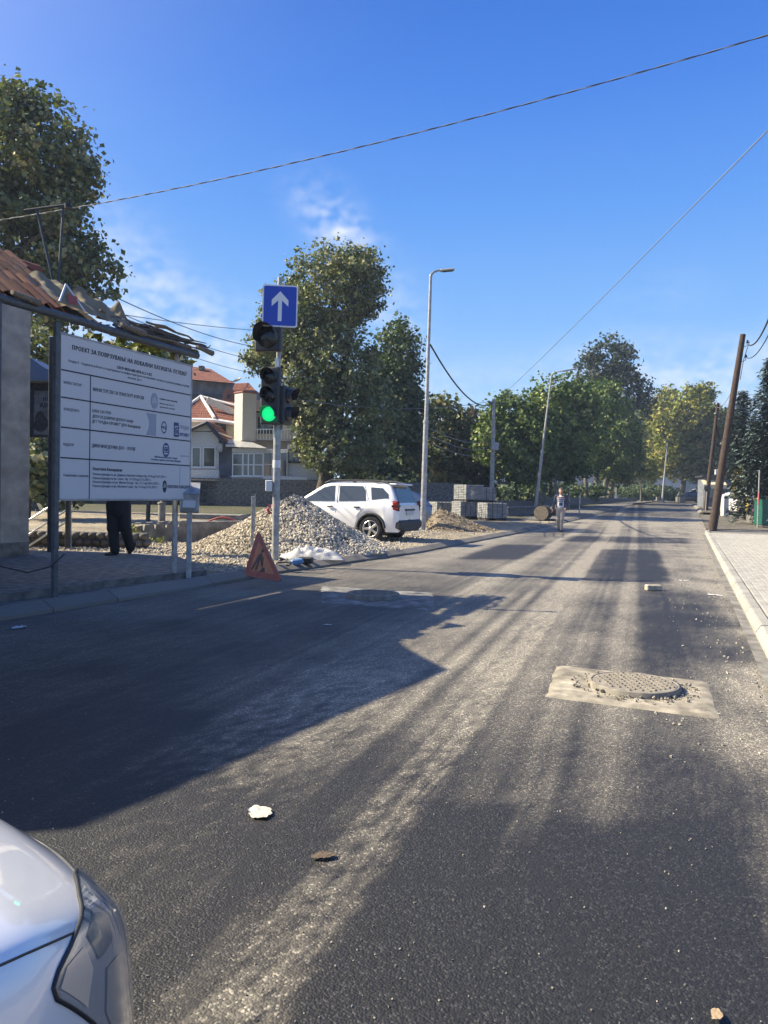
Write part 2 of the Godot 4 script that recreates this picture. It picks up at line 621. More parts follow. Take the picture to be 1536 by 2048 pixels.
func road_tone(x: float, z: float) -> Color:
	# dust, tyre tracks and painted shade on young asphalt, laid in strips
	var w := x * 0.948 - z * 0.318 + 0.018 * nz.get_noise_2d(x * 3.0, z * 3.0 + 9.0) + 0.022 * nz.get_noise_2d(x * 22.0, z * 22.0)
	var streak := nz.get_noise_2d(w * 24.0, z * 0.22)
	var thin := nz.get_noise_2d(w * 75.0 + 30.0, z * 0.45)
	var cloud := nz.get_noise_2d(x * 3.0 + 90.0, z * 3.0)
	var fine := nz.get_noise_2d(x * 28.0, z * 28.0 + 40.0)
	var far := smoothstep(3.2, 5.5, z)
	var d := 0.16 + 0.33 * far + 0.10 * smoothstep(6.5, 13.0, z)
	d += (0.24 * streak + 0.24 * thin) * lerpf(1.0, 0.6, far) + 0.26 * cloud + 0.18 * fine
	# pale tyre tracks
	d += 0.42 * bump(w, -0.10, 0.13, 0.08) * smoothstep(2.6, 4.0, z)
	d += 0.46 * bump(w, -1.01, 0.13, 0.03) * (1.0 - 0.4 * far) * (0.75 + 1.2 * fine + 0.9 * thin)
	d += 0.12 * bump(w, -1.52, 0.08, 0.06)
	d += 0.40 * smoothstep(0.22, 0.6, w) * (0.8 + 0.7 * cloud) * (1.0 - 0.7 * bump(z, 9.2, 2.8, 1.2))
	d += 0.30 * bump(w, -2.0, 0.4, 0.3) * bump(z, 4.6, 1.6, 1.2) * (1.0 + 2.4 * fine)
	d += 0.50 * bump(w, -2.3, 0.22, 0.16) * smoothstep(9.0, 12.0, z)
	d += 0.55 * bump(w, -0.95, 0.32, 0.16) * smoothstep(8.0, 12.0, z)
	d += 0.30 * bump(w, -4.2, 0.5, 0.4) * smoothstep(13.0, 16.0, z)
	d += 0.30 * bump(w, -1.6, 1.1, 0.6) * bump(z, 7.6, 2.4, 1.4)
	for t in [[-1.44, 0.035, 0.26], [-1.32, 0.03, -0.16], [-1.21, 0.04, 0.22], [-0.86, 0.02, -0.2], [-0.50, 0.03, 0.26], [-0.40, 0.035, 0.2], [-0.22, 0.03, -0.14], [-1.72, 0.04, 0.14], [-2.45, 0.05, 0.16], [-2.75, 0.05, 0.14], [0.12, 0.03, -0.12], [0.42, 0.04, -0.18]]:
		d += t[2] * bump(w, t[0], t[1], 0.025) * (0.8 + 0.8 * cloud)
	# fresh strips, darker bitumen, and cast shade painted as darker tone
	d -= 0.60 * bump(w, -0.66, 0.17, 0.03) * (1.0 - smoothstep(3.3, 3.6, z))
	d -= 0.25 * bump(w, -0.36, 0.13, 0.05) * (1.0 - smoothstep(2.9, 3.6, z))
	d -= 0.85 * bump(w, 0.0, 0.40, 0.14) * (1.0 - smoothstep(2.9, 3.5, z))  # soft cast shade at the near right, painted in
	d -= 0.42 * bump(w, -1.85, 0.60, 0.12) * (1.0 - smoothstep(3.4, 4.4, z))  # shade beside the near car, painted into the tone
	d -= 0.26 * bump(w, -3.6, 1.3, 0.7) * (1.0 - smoothstep(9.0, 15.0, z))  # shaded left side darkened further in the colour
	d -= 0.50 * bump(w, 0.55, 0.55, 0.28) * bump(z, 9.0, 2.7, 1.3)  # soft tree shade on the right, painted; no tree casts it
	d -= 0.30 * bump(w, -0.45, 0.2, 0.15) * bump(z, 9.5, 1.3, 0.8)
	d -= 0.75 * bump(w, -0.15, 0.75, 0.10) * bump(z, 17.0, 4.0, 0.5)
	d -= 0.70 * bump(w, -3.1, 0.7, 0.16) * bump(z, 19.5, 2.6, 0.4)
	d -= 0.70 * bump(w, -0.3, 2.0, 0.2) * bump(z, 26.0, 1.8, 0.5)  # band of tree shade across the far road, painted in
	d -= 0.34 * bump(x, 0.02 + (z - 5.0) * 0.335, 0.05, 0.03) * bump(z, 8.2, 3.4, 0.8)
	d -= 0.28 * bump(x, 0.26 + (z - 5.0) * 0.335, 0.04, 0.03) * bump(z, 8.2, 3.4, 0.8)
	d -= 0.6 * bump(x, -1.25, 0.16, 0.08) * bump(z, 4.72, 0.16, 0.08)
	d += 0.55 * bump(z, 37.5, 3.0, 1.5) * (0.6 + cloud)
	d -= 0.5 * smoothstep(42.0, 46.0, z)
	# dust blown against both kerbs
	d += 0.40 * smoothstep(0.7, 0.1, lut(XRT, z) - x) * (0.8 + cloud)
	d += 0.26 * smoothstep(0.7, 0.1, x - lut(XLT, z)) * (0.7 + cloud) * smoothstep(12.0, 16.0, z)
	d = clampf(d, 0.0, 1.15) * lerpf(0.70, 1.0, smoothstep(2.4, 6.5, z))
	return Color(0.046, 0.044, 0.044).lerp(Color(0.62, 0.56, 0.435), pow(d, 1.35))


func lane_y(x: float, z: float) -> float:
	return terrain(z) + 0.006 * nz.get_noise_2d(x * 1.3, z * 1.3)


func make_ground() -> void:
	nz.seed = 4
	nz.frequency = 0.25
	nz.fractal_octaves = 4
	# one sheet out to the horizon
	var g := MB.new()
	var zs := [-60.0, -20.0, 0.0, 15.0, 30.0, 36.0, 42.0, 50.0, 60.0, 75.0, 95.0, 130.0, 200.0, 420.0]
	var xs := [-300.0, -120.0, -60.0, -30.0, -10.0, 10.0, 30.0, 60.0, 120.0, 300.0]
	g.grid(xs.size(), zs.size(), func(i, j): return Vector3(xs[i], terrain(zs[j]) - 0.06, -zs[j]))
	struct("ground", "dusty bare ground stretching away beyond the street", g, M.earth)
	# road
	var rows := []
	var z := -4.0
	while z < 150.0:
		rows.append(z)
		z += 0.024 + maxf(z, 0.0) * 0.011
	var r := MB.new()
	var nu := 330
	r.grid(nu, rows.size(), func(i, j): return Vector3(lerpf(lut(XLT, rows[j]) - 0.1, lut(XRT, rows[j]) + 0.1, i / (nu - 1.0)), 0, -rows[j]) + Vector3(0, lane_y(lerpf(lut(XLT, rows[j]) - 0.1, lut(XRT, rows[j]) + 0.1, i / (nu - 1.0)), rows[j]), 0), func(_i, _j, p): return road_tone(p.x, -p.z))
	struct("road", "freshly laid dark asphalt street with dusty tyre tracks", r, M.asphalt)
	# side street behind the wooden pole
	var s := MB.new()
	s.grid(30, 25, func(i, j): var zz = 34.5 + j * 0.64; var x = lut(XRT, zz) + 0.05 + i * 0.9; return Vector3(x, terrain(zz) - 0.02 + 0.012 * (i / 29.0), -zz), func(_i, _j, p): return Color(0.34, 0.31, 0.25) * (0.8 + 0.5 * nz.get_noise_2d(p.x * 2.0, p.z * 2.0)))
	struct("side_street", "pale dusty side street opening behind the leaning wooden pole", s, M.gravel_bed)
	var v := MB.new()
	v.grid(30, 14, func(i, j): var zz = 50.6 + j * 2.4; var x = lut(XRT, zz) + 0.3 + i * 0.9; return Vector3(x, terrain(zz) + 0.10 + 0.02 * nz.get_noise_2d(x, zz), -zz), func(_i, _j, p): return Color(0.34, 0.28, 0.20) * (0.8 + 0.6 * nz.get_noise_2d(p.x * 1.5, p.z * 1.5)))
	struct("verge", "bare earth verge under the spruces past the side street", v, M.gravel_bed)
	# gravel lot on the left, with tyre ruts
	var l := MB.new()
	l.grid(64, 56, func(i, j): var zz = 10.6 + j * 0.46; var x = lut(XLT, zz) - 0.28 - pow(i / 63.0, 1.5) * 26.0; return Vector3(x, lot_y(x, zz), -zz), func(_i, _j, p): return lot_tone(p.x, -p.z))
	struct("gravel_lot", "rough pale gravel parking area left of the street", l, M.gravel_bed)
	# planted strip under the street trees
	var pk := MB.new()
	pk.grid(46, 40, func(i, j): var zz = 36.3 + j * 2.0; var x = lut(XLT, zz) - 2.3 - i * 1.1; return Vector3(x, terrain(zz) + 0.08 + 0.03 * nz.get_noise_2d(x * 0.7, zz * 0.7), -zz), func(_i, _j, p): return Color(0.20, 0.175, 0.11).lerp(Color(0.10, 0.12, 0.04), clampf(0.5 + 1.3 * nz.get_noise_2d(p.x * 0.8, p.z * 0.8), 0.0, 1.0)))
	struct("planted_strip", "shady earth and dry grass under the street trees", pk, M.gravel_bed)
	var fp := MB.new()
	fp.grid(3, 40, func(i, j): var zz = 36.3 + j * 2.0; return Vector3(lut(XLT, zz) - 0.28 - (2 - i) * 1.05, terrain(zz) + 0.115, -zz), func(_i, _j, _p): return Color(0.30, 0.29, 0.26))
	struct("footpath", "concrete footpath along the far left kerb", fp, M.gravel_bed)


func lot_y(x: float, z: float) -> float:
	return 0.10 + 0.035 * nz.get_noise_2d(x * 1.2, z * 1.2) + 0.012 * nz.get_noise_2d(x * 9.0, z * 9.0) + terrain(z)


func lot_tone(x: float, z: float) -> Color:
	var a := nz.get_noise_2d(x * 0.9, z * 0.9)
	var b := nz.get_noise_2d(x * 11.0, z * 11.0)
	return Color(0.60, 0.51, 0.36) * (0.92 + 0.45 * a + 0.30 * b)


func kerb_stone(length: float, wide: float, high: float, slope: float, shade: float) -> ArrayMesh:
	# along +x, road side at z = 0, back at z = -wide
	var b := MB.new()
	b.col = (Color(0.40, 0.385, 0.345) if length < 0.7 else Color(0.28, 0.255, 0.215)) * shade
	var s := PackedVector2Array([Vector2(0, -0.2), Vector2(0.0, high * 0.35), Vector2(slope, high * 0.93), Vector2(slope + 0.02, high), Vector2(wide - 0.012, high), Vector2(wide, high - 0.012), Vector2(wide, -0.2)])
	# profile in x, y pushed along z, then turned so that the push runs along x
	b.xf = Transform3D(Basis(Vector3(0, 0, -1), Vector3(0, 1, 0), Vector3(1, 0, 0)), Vector3.ZERO)
	b.prism(s, 0.006, length - 0.006)
	return b.mesh()


func make_kerbs() -> void:
	rng.seed = 11
	var lk := struct("kerb", "sloped concrete kerb along the left side of the street", null, null)
	var shapes := []
	for s in [0.92, 1.0, 1.06, 0.84]:
		shapes.append(kerb_stone(1.0, 0.27, 0.13, 0.15, s))
	var z := 4.0
	var k := 0
	while z < 70.0:
		var a := Vector3(lut(XLT, z), 0, -z)
		var dz := 1.0 / sqrt(1.0 + pow(lut(XLT, z + 0.5) - lut(XLT, z - 0.5), 2.0))
		var e := Vector3(lut(XLT, z + dz), 0, -(z + dz))
		var o := fast_part("kerb_stone", k, shapes[rng.randi() % 4], M.paver, lk)
		var d := (e - a).normalized()
		o.transform = Transform3D(Basis(d, Vector3.UP, d.cross(Vector3.UP)), a + Vector3(0, terrain(z) - 0.004 + rng.randf_range(-0.008, 0.008), 0))
		o.rotate_object_local(Vector3.UP, rng.randf_range(-0.012, 0.012))
		k += 1
		z += dz
	var rk := struct("kerb", "pale new concrete kerb edging the paved right pavement", null, null)
	var half := []
	for s in [1.0, 1.08, 1.14, 0.95]:
		half.append(kerb_stone(0.5, 0.17, 0.12, 0.045, s * 1.05))
	# along the street, then round the corner by the wooden pole
	var line := []
	z = 2.0
	while z < 32.4:
		line.append(Vector3(lut(XRT, z), 0, -z))
		z += 0.4642
	var cc: Vector3 = line[-1]
	for q in [Vector3(0.22, 0, -0.46), Vector3(0.56, 0, -0.83), Vector3(1.02, 0, -1.0)]:
		line.append(cc + q)
	for i in 16:
		line.append(line[-1] + Vector3(0.5, 0, 0.0))
	k = 0
	for i in line.size() - 1:
		var d: Vector3 = (line[i] - line[i + 1]).normalized()
		var o := fast_part("kerb_stone", k, half[rng.randi() % 4], M.paver, rk)
		o.transform = Transform3D(Basis(d, Vector3.UP, d.cross(Vector3.UP)), line[i + 1] + Vector3(0, rng.randf_range(-0.004, 0.004), 0))
		k += 1
	# flat gutter strip in front of the right kerb
	var gt := MB.new()
	gt.grid(3, 60, func(i, j): var zz = 2.0 + j * 0.515; return Vector3(lut(XRT, zz) - 0.12 + i * 0.06, 0.016 - 0.004 * i, -zz))
	struct("gutter", "narrow pale concrete gutter beside the right kerb", gt, M.concrete)
	# far right kerb beyond the side street
	var fk := struct("kerb", "concrete kerb at the far corner past the side street", null, null)
	z = 50.4
	k = 0
	while z < 80.0:
		var a := Vector3(lut(XRT, z), terrain(z), -z)
		var dz := 0.91
		var e := Vector3(lut(XRT, z + dz), terrain(z + dz), -(z + dz))
		var d := (a - e).normalized()
		var o := fast_part("kerb_stone", k, shapes[k % 3], M.paver, fk)
		o.transform = Transform3D(Basis(d, Vector3.UP, d.cross(Vector3.UP).normalized()), e)
		k += 1
		z += dz


func make_pavement() -> void:
	rng.seed = 12
	var bed := MB.new()
	bed.grid(2, 67, func(i, j): var zz = 1.8 + j * 0.5; return Vector3(lut(XRT, minf(zz, 32.4)) + 0.16 + i * 12.0 + maxf(zz - 32.4, 0.0) * 0.4, 0.070, -minf(zz, 33.42)))
	var pv := struct("pavement", "light grey block paving of the right pavement", bed, M.paver_bed)
	var variants := []
	for s in [0.92, 1.0, 1.06, 1.12, 0.98, 0.86]:
		var b := MB.new()
		b.col = Color(0.47, 0.455, 0.41) * s
		b.box(Vector3(0, -0.03, 0), Vector3(0.192, 0.06, 0.093), 0.006)
		variants.append(b)
	var meshes := []
	for b in variants:
		meshes.append(b.mesh())
	# courses run along the kerb
	var d := Vector3(lut(XRT, 12.0) - lut(XRT, 8.0), 0, -4.0).normalized()
	var side := d.cross(Vector3.UP)
	var o0 := Vector3(lut(XRT, 2.2) + 0.20, 0.122, -2.2)
	var spots := []
	for row in 36:
		for i in 150:
			var p := o0 + side * (row * 0.1 + 0.05) + d * (i * 0.2 + (0.1 if row % 2 == 1 else 0.0))
			var zz := -p.z
			if zz > 33.3 or p.x - lut(XRT, minf(zz, 32.4)) < 0.16 or p.x > 0.53 * zz + 2.2:
				continue
			var seen := 1.0 if absf(p.x) < 0.515 * zz and zz > 5.5 else 0.0
			spots.append([seen / (zz * zz) + 1e-6 / zz, p])
	spots.sort_custom(func(a, b): return a[0] > b[0])
	var rest := MB.new()
	var bs := Basis(d, Vector3.UP, side)
	for k in spots.size():
		var p: Vector3 = spots[k][1]
		p.y += 0.008 * nz.get_noise_2d(p.x * 2.0, p.z * 2.0) + rng.randf_range(-0.002, 0.002)
		var tr := Transform3D(bs.rotated(d, rng.randf_range(-0.012, 0.012)), p)
		var q := rng.randi() % 6
		if k < 300:
			var o := fast_part("paver", k, meshes[q], M.paver, pv)
			o.transform = tr
		else:
			rest.add(variants[q], tr)
	var ro := part("paving_field", rest, M.paver, pv)
	ro.set_meta("kind", "stuff")


func stone_mesh(seed_: int) -> ArrayMesh:
	rng.seed = seed_
	var b := MB.new()
	var p := []
	for k in 8:
		var s := Vector3(1 if k & 1 else -1, 1 if k & 2 else -1, 1 if k & 4 else -1)
		p.append(s * Vector3(rng.randf_range(0.35, 0.6), rng.randf_range(0.22, 0.45), rng.randf_range(0.3, 0.55)))
	for f in [[0, 1, 3, 2], [4, 5, 7, 6], [0, 1, 5, 4], [2, 3, 7, 6], [0, 2, 6, 4], [1, 3, 7, 5]]:
		var o: Vector3 = p[f[0]] + p[f[1]] + p[f[2]] + p[f[3]]
		b.tri(p[f[0]], p[f[1]], p[f[2]], o)
		b.tri(p[f[0]], p[f[2]], p[f[3]], o)
	return b.mesh()


func scatter(called: String, spots: Array, seed_: int, mat: Material, parent: Node3D, label := "") -> void:
	# spots: [position, size, colour]
	var mm := MultiMesh.new()
	mm.transform_format = MultiMesh.TRANSFORM_3D
	mm.use_colors = true
	mm.mesh = stone_mesh(seed_)
	mm.instance_count = spots.size()
	rng.seed = seed_ + 50
	for i in spots.size():
		var b := Basis.from_euler(Vector3(rng.randf() * TAU, rng.randf() * TAU, rng.randf() * TAU)).scaled(Vector3.ONE * spots[i][1])
		mm.set_instance_transform(i, Transform3D(b, spots[i][0]))
		mm.set_instance_color(i, spots[i][2])
	var o := MultiMeshInstance3D.new()
	o.multimesh = mm
	o.material_override = mat
	o.set_meta("kind", "stuff")
	o.name = numbered(called)
	parent.add_child(o)
	if label:
		tag(o, label, called)


func make_loose_stones() -> void:
	rng.seed = 31
	var a := []
	var b := []
	var c := []
	for i in 12000:
		var z := 12.2 + pow(rng.randf(), 1.4) * 17.0
		var x := lut(XLT, z) - 0.25 - rng.randf() * 7.5
		if x < -0.53 * z:
			continue
		if on_platform(x, z):
			continue
		var k := rng.randf()
		var col := Color(0.68, 0.59, 0.43) if k < 0.6 else (Color(0.52, 0.48, 0.41) if k < 0.85 else Color(0.74, 0.68, 0.56))
		var near := 1.0 if x < -0.6 + (z - 14.0) * 0.2 else 0.55
		a.append([Vector3(x, lot_y(x, z) + 0.004, -z), rng.randf_range(0.02, 0.06) * near, col * rng.randf_range(0.75, 1.1)])
	scatter("gravel", a, 41, M.stone, self, "loose pale gravel covering the lot between kerb and car")
	# chips and crumbs on the asphalt, thick along the right kerb
	for i in 1200:
		var z := 1.9 + pow(rng.randf(), 1.7) * 20.0
		var x := rng.randf_range(-0.55, 0.53) * z
		if x > lut(XRT, z) - 0.2 or x < lut(XLT, z) + 0.1:
			continue
		b.append([Vector3(x, lane_y(x, z) + 0.002, -z), rng.randf_range(0.002, 0.008), Color(0.42, 0.39, 0.33) * rng.randf_range(0.4, 1.2)])
	for i in 380:
		var z := 4.0 + rng.randf() * 16.0
		var x := lut(XRT, z) - 0.18 - pow(rng.randf(), 2.6) * 0.8
		b.append([Vector3(x, lane_y(x, z) + 0.004, -z), rng.randf_range(0.005, 0.02), Color(0.50, 0.46, 0.38) * rng.randf_range(0.5, 1.25)])
	scatter("grit", b, 42, M.stone, self, "small stone chips and grit strewn over the asphalt")


func on_platform(x: float, z: float) -> bool:
	var r := Vector3(x, 0, -z) - Vector3(-4.33, 0, -8.52)
	var t := r.dot(ALONG)
	var s := r.dot(BACK)
	return t > -8.0 and t < 3.5 - 0.15 * s and s > -0.25 and s < 5.0


# ------------------------------------------------------------------ porch, board and what stands round them
const BOARD_AT := Vector3(-3.867, 3.240, -8.960)
const NRM := Vector3(0.915413, 0, 0.402514)
var sans: SystemFont
var bold: SystemFont


func sp(t: float, back: float, y: float) -> Vector3:
	return Vector3(-3.836, 3.43 + (y - 3.87) * 0.88, -8.96) + ALONG * (t * 0.84) + BACK * (back * 0.88)


func make_platform() -> void:
	var fr := Vector3(-2.722, 0.200, -11.600)
	var br := Vector3(-3.816, 0.200, -13.890)
	var q := PackedVector2Array()
	for p in [Vector3(-7.0, 0, -2.6), Vector3(-4.33, 0, -8.52), Vector3(-3.55, 0, -10.2), fr, fr.lerp(br, 0.35) + Vector3(0.12, 0, 0), br, Vector3(-5.0, 0, -14.5), Vector3(-14.0, 0, -14.3), Vector3(-14.0, 0, -4.0)]:
		q.append(Vector2(p.x, p.z))
	var o := MB.new()
	o.xf = Transform3D(Basis(Vector3.RIGHT, Vector3(0, 0, 1), Vector3(0, -1, 0)), Vector3(0, 0, 0))
	o.prism(q, -0.2, 0.2)
	struct("pavement", "raised worn concrete pavement in front of the porch", o, M.concrete_dark)
	# broken apron between pavement and kerb
	var s := MB.new()
	s.grid(4, 34, func(i, j): var zz = 3.2 + j * 0.29; var x = lut(XLT, zz) - 0.26 - i * 0.11; return Vector3(x, 0.118 + 0.012 * nz.get_noise_2d(x * 5.0, zz * 5.0) - 0.004 * i, -zz))
	struct("apron", "worn dusty concrete strip between kerb and raised pavement", s, M.concrete_dark)


func roof_tile_mesh(shade: Color) -> ArrayMesh:
	var b := MB.new()
	b.col = shade
	var top := PackedVector2Array()
	var low := PackedVector2Array()
	for k in 9:
		var u := k / 8.0
		var y := 0.035 * sin(u * PI * 1.7 + 0.2)
		top.append(Vector2((u - 0.5) * 0.235, y + 0.016))
		low.append(Vector2((u - 0.5) * 0.235, y))
	low.reverse()
	top.append_array(low)
	b.prism(top, 0.0, 0.44)
	return b.mesh()


func make_corner_house() -> void:
	rng.seed = 5
	var h := thing("corner_house", "beige rendered corner house with a red clay tile porch roof", "house", Vector3.ZERO)
	var w := MB.new()
	w.xf = Transform3D(Basis(ALONG, Vector3.UP, NRM), Vector3(-6.34, 0, -13.48))
	w.box(Vector3(-4.0, 2.35, -2.2), Vector3(8.0, 4.4, 4.4))
	part("wall", w, M.stucco, h)
	var sk := MB.new()
	sk.xf = w.xf
	sk.box(Vector3(-4.0, 0.32, 0.012), Vector3(7.98, 0.24, 0.02), 0.004)
	part("skirting", sk, M.concrete_dark, h)
	var sl := MB.new()
	var q := PackedVector2Array([Vector2(-5.6, -8.9), Vector2(-4.85, -8.45), Vector2(-4.72, -7.85), Vector2(-4.42, -7.06), Vector2(-5.43, -5.39), Vector2(-5.94, -4.5), Vector2(-6.25, -4.04), Vector2(-8.2, -3.6), Vector2(-12.0, -6.0), Vector2(-8.6, -10.8)])
	sl.xf = Transform3D(Basis(Vector3.RIGHT, Vector3(0, 0, 1), Vector3(0, -1, 0)), Vector3.ZERO)
	sl.prism(q, -4.02, -3.84)
	part("eave_slab", sl, M.concrete_dark, h)
	# rafters and boards under the porch tiles
	var rise := 0.62
	var rb := MB.new()
	for k in 8:
		var t := -1.2 + k * 0.29
		rb.tube([sp(t, 0.12, 3.92), sp(t, 1.65, 3.92 + 1.53 * rise)], [0.03], 6)
	part("rafter", rb, M.wood_grey, h)
	var bd := MB.new()
	bd.quad(sp(-1.3, 0.10, 3.955), sp(0.85, 0.10, 3.955), sp(0.85, 1.66, 3.955 + 1.56 * rise), sp(-1.3, 1.66, 3.955 + 1.56 * rise))
	bd.quad(sp(-1.3, 1.66, 3.955 + 1.56 * rise), sp(0.85, 1.66, 3.955 + 1.56 * rise), sp(0.85, 3.2, 3.96), sp(-1.3, 3.2, 3.96))
	var rf := part("roof", bd, M.wood_grey, h)
	var tm := []
	for c in [Color(0.23, 0.085, 0.055), Color(0.19, 0.075, 0.05), Color(0.15, 0.07, 0.055), Color(0.27, 0.11, 0.07)]:
		tm.append(roof_tile_mesh(c))
	var up := (BACK + Vector3(0, rise, 0)).normalized()
	var nn := ALONG.cross(up).normalized()
	if nn.y < 0:
		nn = -nn
	var k := 0
	for row in 5:
		for i in 10:
			var t := -1.25 + i * 0.215
			if t > 0.25 + row * 0.14:
				continue
			var o := fast_part("tile", k, tm[rng.randi() % 4], M.tile, rf)
			var p := sp(t, 0.02, 3.985) + up * (row * 0.345) + nn * rng.randf_range(0.01, 0.03)
			var bs := Basis(ALONG, nn, -up)
			bs = bs.rotated(nn, rng.randf_range(-0.07, 0.07)).rotated(ALONG, 0.07 + rng.randf_range(-0.02, 0.03))
			o.transform = Transform3D(bs, p + up * 0.44)
			k += 1
	for i in 7:
		var rt := MB.new()
		rt.col = [Color(0.36, 0.11, 0.06), Color(0.30, 0.09, 0.055)][i % 2]
		rt.grid(9, 2, func(a, b): return Vector3(0.11 * cos(PI - PI * a / 8.0), 0.11 * sin(PI * a / 8.0), -0.2 + 0.4 * (1 - b)))
		var o := fast_part("ridge_tile", i, rt.mesh(), M.tile, rf)
		o.transform = Transform3D(Basis(NRM, Vector3(0, 1, 0), -ALONG), sp(-1.1 + i * 0.33, 1.68, 4.90 + rng.randf_range(0.0, 0.03)))


func make_porch() -> void:
	rng.seed = 6
	var p := thing("porch_frame", "blue grey steel pipe frame carrying the porch edge above the board", "pergola")
	var a := MB.new()
	a.tube([sp(-1.5, 0, 3.90), sp(0.2, 0, 3.89), sp(1.8, 0, 3.865), sp(3.0, 0, 3.86)], [0.05], 12)
	part("edge_pipe", a, M.steel_blue, p)
	var bk := MB.new()
	bk.tube([sp(2.3, 1.65, 3.93), sp(3.1, 1.6, 3.90)], [0.04], 10)
	part("rear_pipe", bk, M.steel_dark, p)
	for t in [-1.05, 2.716]:
		var c := MB.new()
		var y0 := 0.1
		c.tube([sp(t, 0.02 if t < 2.0 else 0.2, y0), sp(t, 0.02 if t < 2.0 else 0.2, 3.85)], [0.042 if t > -1.0 else 0.055], 12)
		part("post", c, M.steel_blue if t < 1.0 else M.galv, p)
	var th := MB.new()
	th.box(Vector3(-6.272, 0.180, -14.190) + Vector3(0, 2.0, 0), Vector3(0.085, 4.1, 0.085), 0.01)
	part("post", th, M.steel_dark, p)
	for k in 7:
		var c := MB.new()
		var t := -0.1 + k * 0.16
		c.tube([sp(t, -0.03, 3.945), sp(t + 0.17, 0.42, 4.0)], [0.009], 6)
		part("reed_rod", c, M.wood_grey, p)
	var wr := MB.new()
	wr.tube([sp(-1.05, -0.06, 0.62), sp(-0.6, -0.05, 0.50), sp(-0.2, -0.05, 0.55), sp(0.02, -0.05, 0.70)], [0.008], 6)
	part("wire", wr, M.cable, p)
	# dry vine bundle lying on the frame
	var v := thing("vine_bundle", "bundle of dry vine branches lying along the porch edge", "branches")
	for k in 46:
		var c := MB.new()
		var t0 := 0.9 + rng.randf() * 1.2
		var ln := 0.9 + rng.randf() * 1.3
		var bb := rng.randf_range(-0.06, 0.55)
		var yy := 3.955 + rng.randf_range(0.0, 0.22) * (1.0 + bb * 0.5)
		var pts := []
		for s in 6:
			var u := s / 5.0
			pts.append(sp(minf(t0 + ln * u, 3.38), bb + rng.randf_range(-0.05, 0.05), yy + rng.randf_range(-0.022, 0.022) - u * 0.03 + (rng.randf_range(0.0, 0.12) if u > 0.9 and k % 4 == 0 else 0.0)))
		c.tube(pts, [0.016, 0.016, 0.014, 0.013, 0.011, 0.006], 6)
		part("branch", c, [M.wood_grey, M.wood_dry, M.wood_grey][k % 3], v)
	for k in 4:
		var c := MB.new()
		var t0: float = [-0.9, 1.15, 1.05, 2.9][k]
		c.tube([sp(t0, -0.07, 3.99), sp(t0 + 0.42, -0.08, 3.95)], [0.028, 0.045], 8)
		part("split_log", c, M.wood_dry, v)
	var lf := MB.new()
	foliage_leaves(lf, [[sp(2.2, 0.8, 3.86), Vector3(0.8, 0.22, 0.5)], [sp(2.9, 0.5, 4.02), Vector3(0.35, 0.12, 0.3)], [sp(1.7, 1.2, 3.8), Vector3(0.5, 0.2, 0.4)]], 50, 14, 0.075, 0.10, [Color(0.10, 0.14, 0.04), Color(0.16, 0.17, 0.05), Color(0.24, 0.19, 0.09)], 61)
	var l := part("leaves", lf, M.leaf, v)
	l.set_meta("kind", "stuff")
	# tarpaulin thrown over the end of the tiles
	var tp := MB.new()
	tp.grid(34, 16, func(i, j): var u = i / 33.0; var w = j / 15.0; var t = 0.02 + u * 1.52; var fold = 0.05 * sin(u * 17.0 + w * 3.0) * (0.3 + u) + 0.035 * sin(u * 31.0 - w * 5.0); return sp(t, 0.04 + w * lerpf(0.95, 0.40, u), 4.03 + w * lerpf(0.66, 0.36, u) + fold * (0.35 + w) + 0.05 * nz.get_noise_2d(u * 22.0, w * 13.0)))
	single("tarpaulin", "crumpled ochre tarpaulin lying on the edge of the tile roof", "tarpaulin", tp, M.tarp)
	# a roadwork triangle laid on the roof
	var tri := thing("warning_triangle", "upturned metal warning triangle lying on the tarpaulin", "road sign", Vector3.ZERO)
	var apex := sp(0.15, 0.10, 4.36)
	var l0 := sp(-0.12, -0.06, 4.05)
	var r0 := sp(0.36, -0.04, 4.03)
	var fm := MB.new()
	fm.tube([l0, apex], [0.014], 6)
	fm.tube([apex, r0], [0.014], 6)
	part("rim", fm, M.steel_bright, tri)
	var fc := MB.new()
	var md := (l0 + r0) * 0.5
	fc.tri(l0.lerp(md, 0.05), r0.lerp(md, 0.05), apex, NRM)
	fc.tri(l0.lerp(md, 0.05) + BACK * 0.006, r0.lerp(md, 0.05) + BACK * 0.006, apex + BACK * 0.006, -NRM)
	part("face", fc, M.tarp, tri)
	var mk := MB.new()
	for s in [-0.3, 0.05]:
		var b0: Vector3 = md.lerp(apex, 0.12) + ALONG * (s * 0.22) + NRM * 0.006
		mk.quad(b0, b0 + ALONG * 0.075, b0 + ALONG * 0.09 + Vector3(0, 0.11, 0) + BACK * 0.02, b0 + ALONG * 0.02 + Vector3(0, 0.11, 0) + BACK * 0.02)
	part("marking", mk, M.sign_red, tri)
	# service mast on the ridge
	var m := thing("service_mast", "dark V shaped steel service mast on the roof ridge", "mast")
	var z := 10.6
	for e in [[Vector3(-4.912, 5.275, -10.600), Vector3(-4.658, 4.217, -10.600)], [Vector3(-4.544, 5.337, -10.600), Vector3(-4.609, 4.218, -10.600)]]:
		var c := MB.new()
		c.tube(e, [0.018], 8)
		part("leg", c, M.steel_dark, m)
	var c2 := MB.new()
	c2.tube([Vector3(-5.092, 5.264, -10.600), Vector3(-4.516, 5.352, -10.600)], [0.017], 8)
	part("crossbar", c2, M.steel_dark, m)
	var c3 := MB.new()
	c3.tube([Vector3(-4.488, 5.373, -10.600), Vector3(-4.474, 5.304, -10.600)], [0.045, 0.055], 10)
	part("insulator", c3, M.black, m)
	var c4 := MB.new()
	c4.ball(Vector3(-4.637, 4.197, -10.600), Vector3(0.06, 0.055, 0.06))
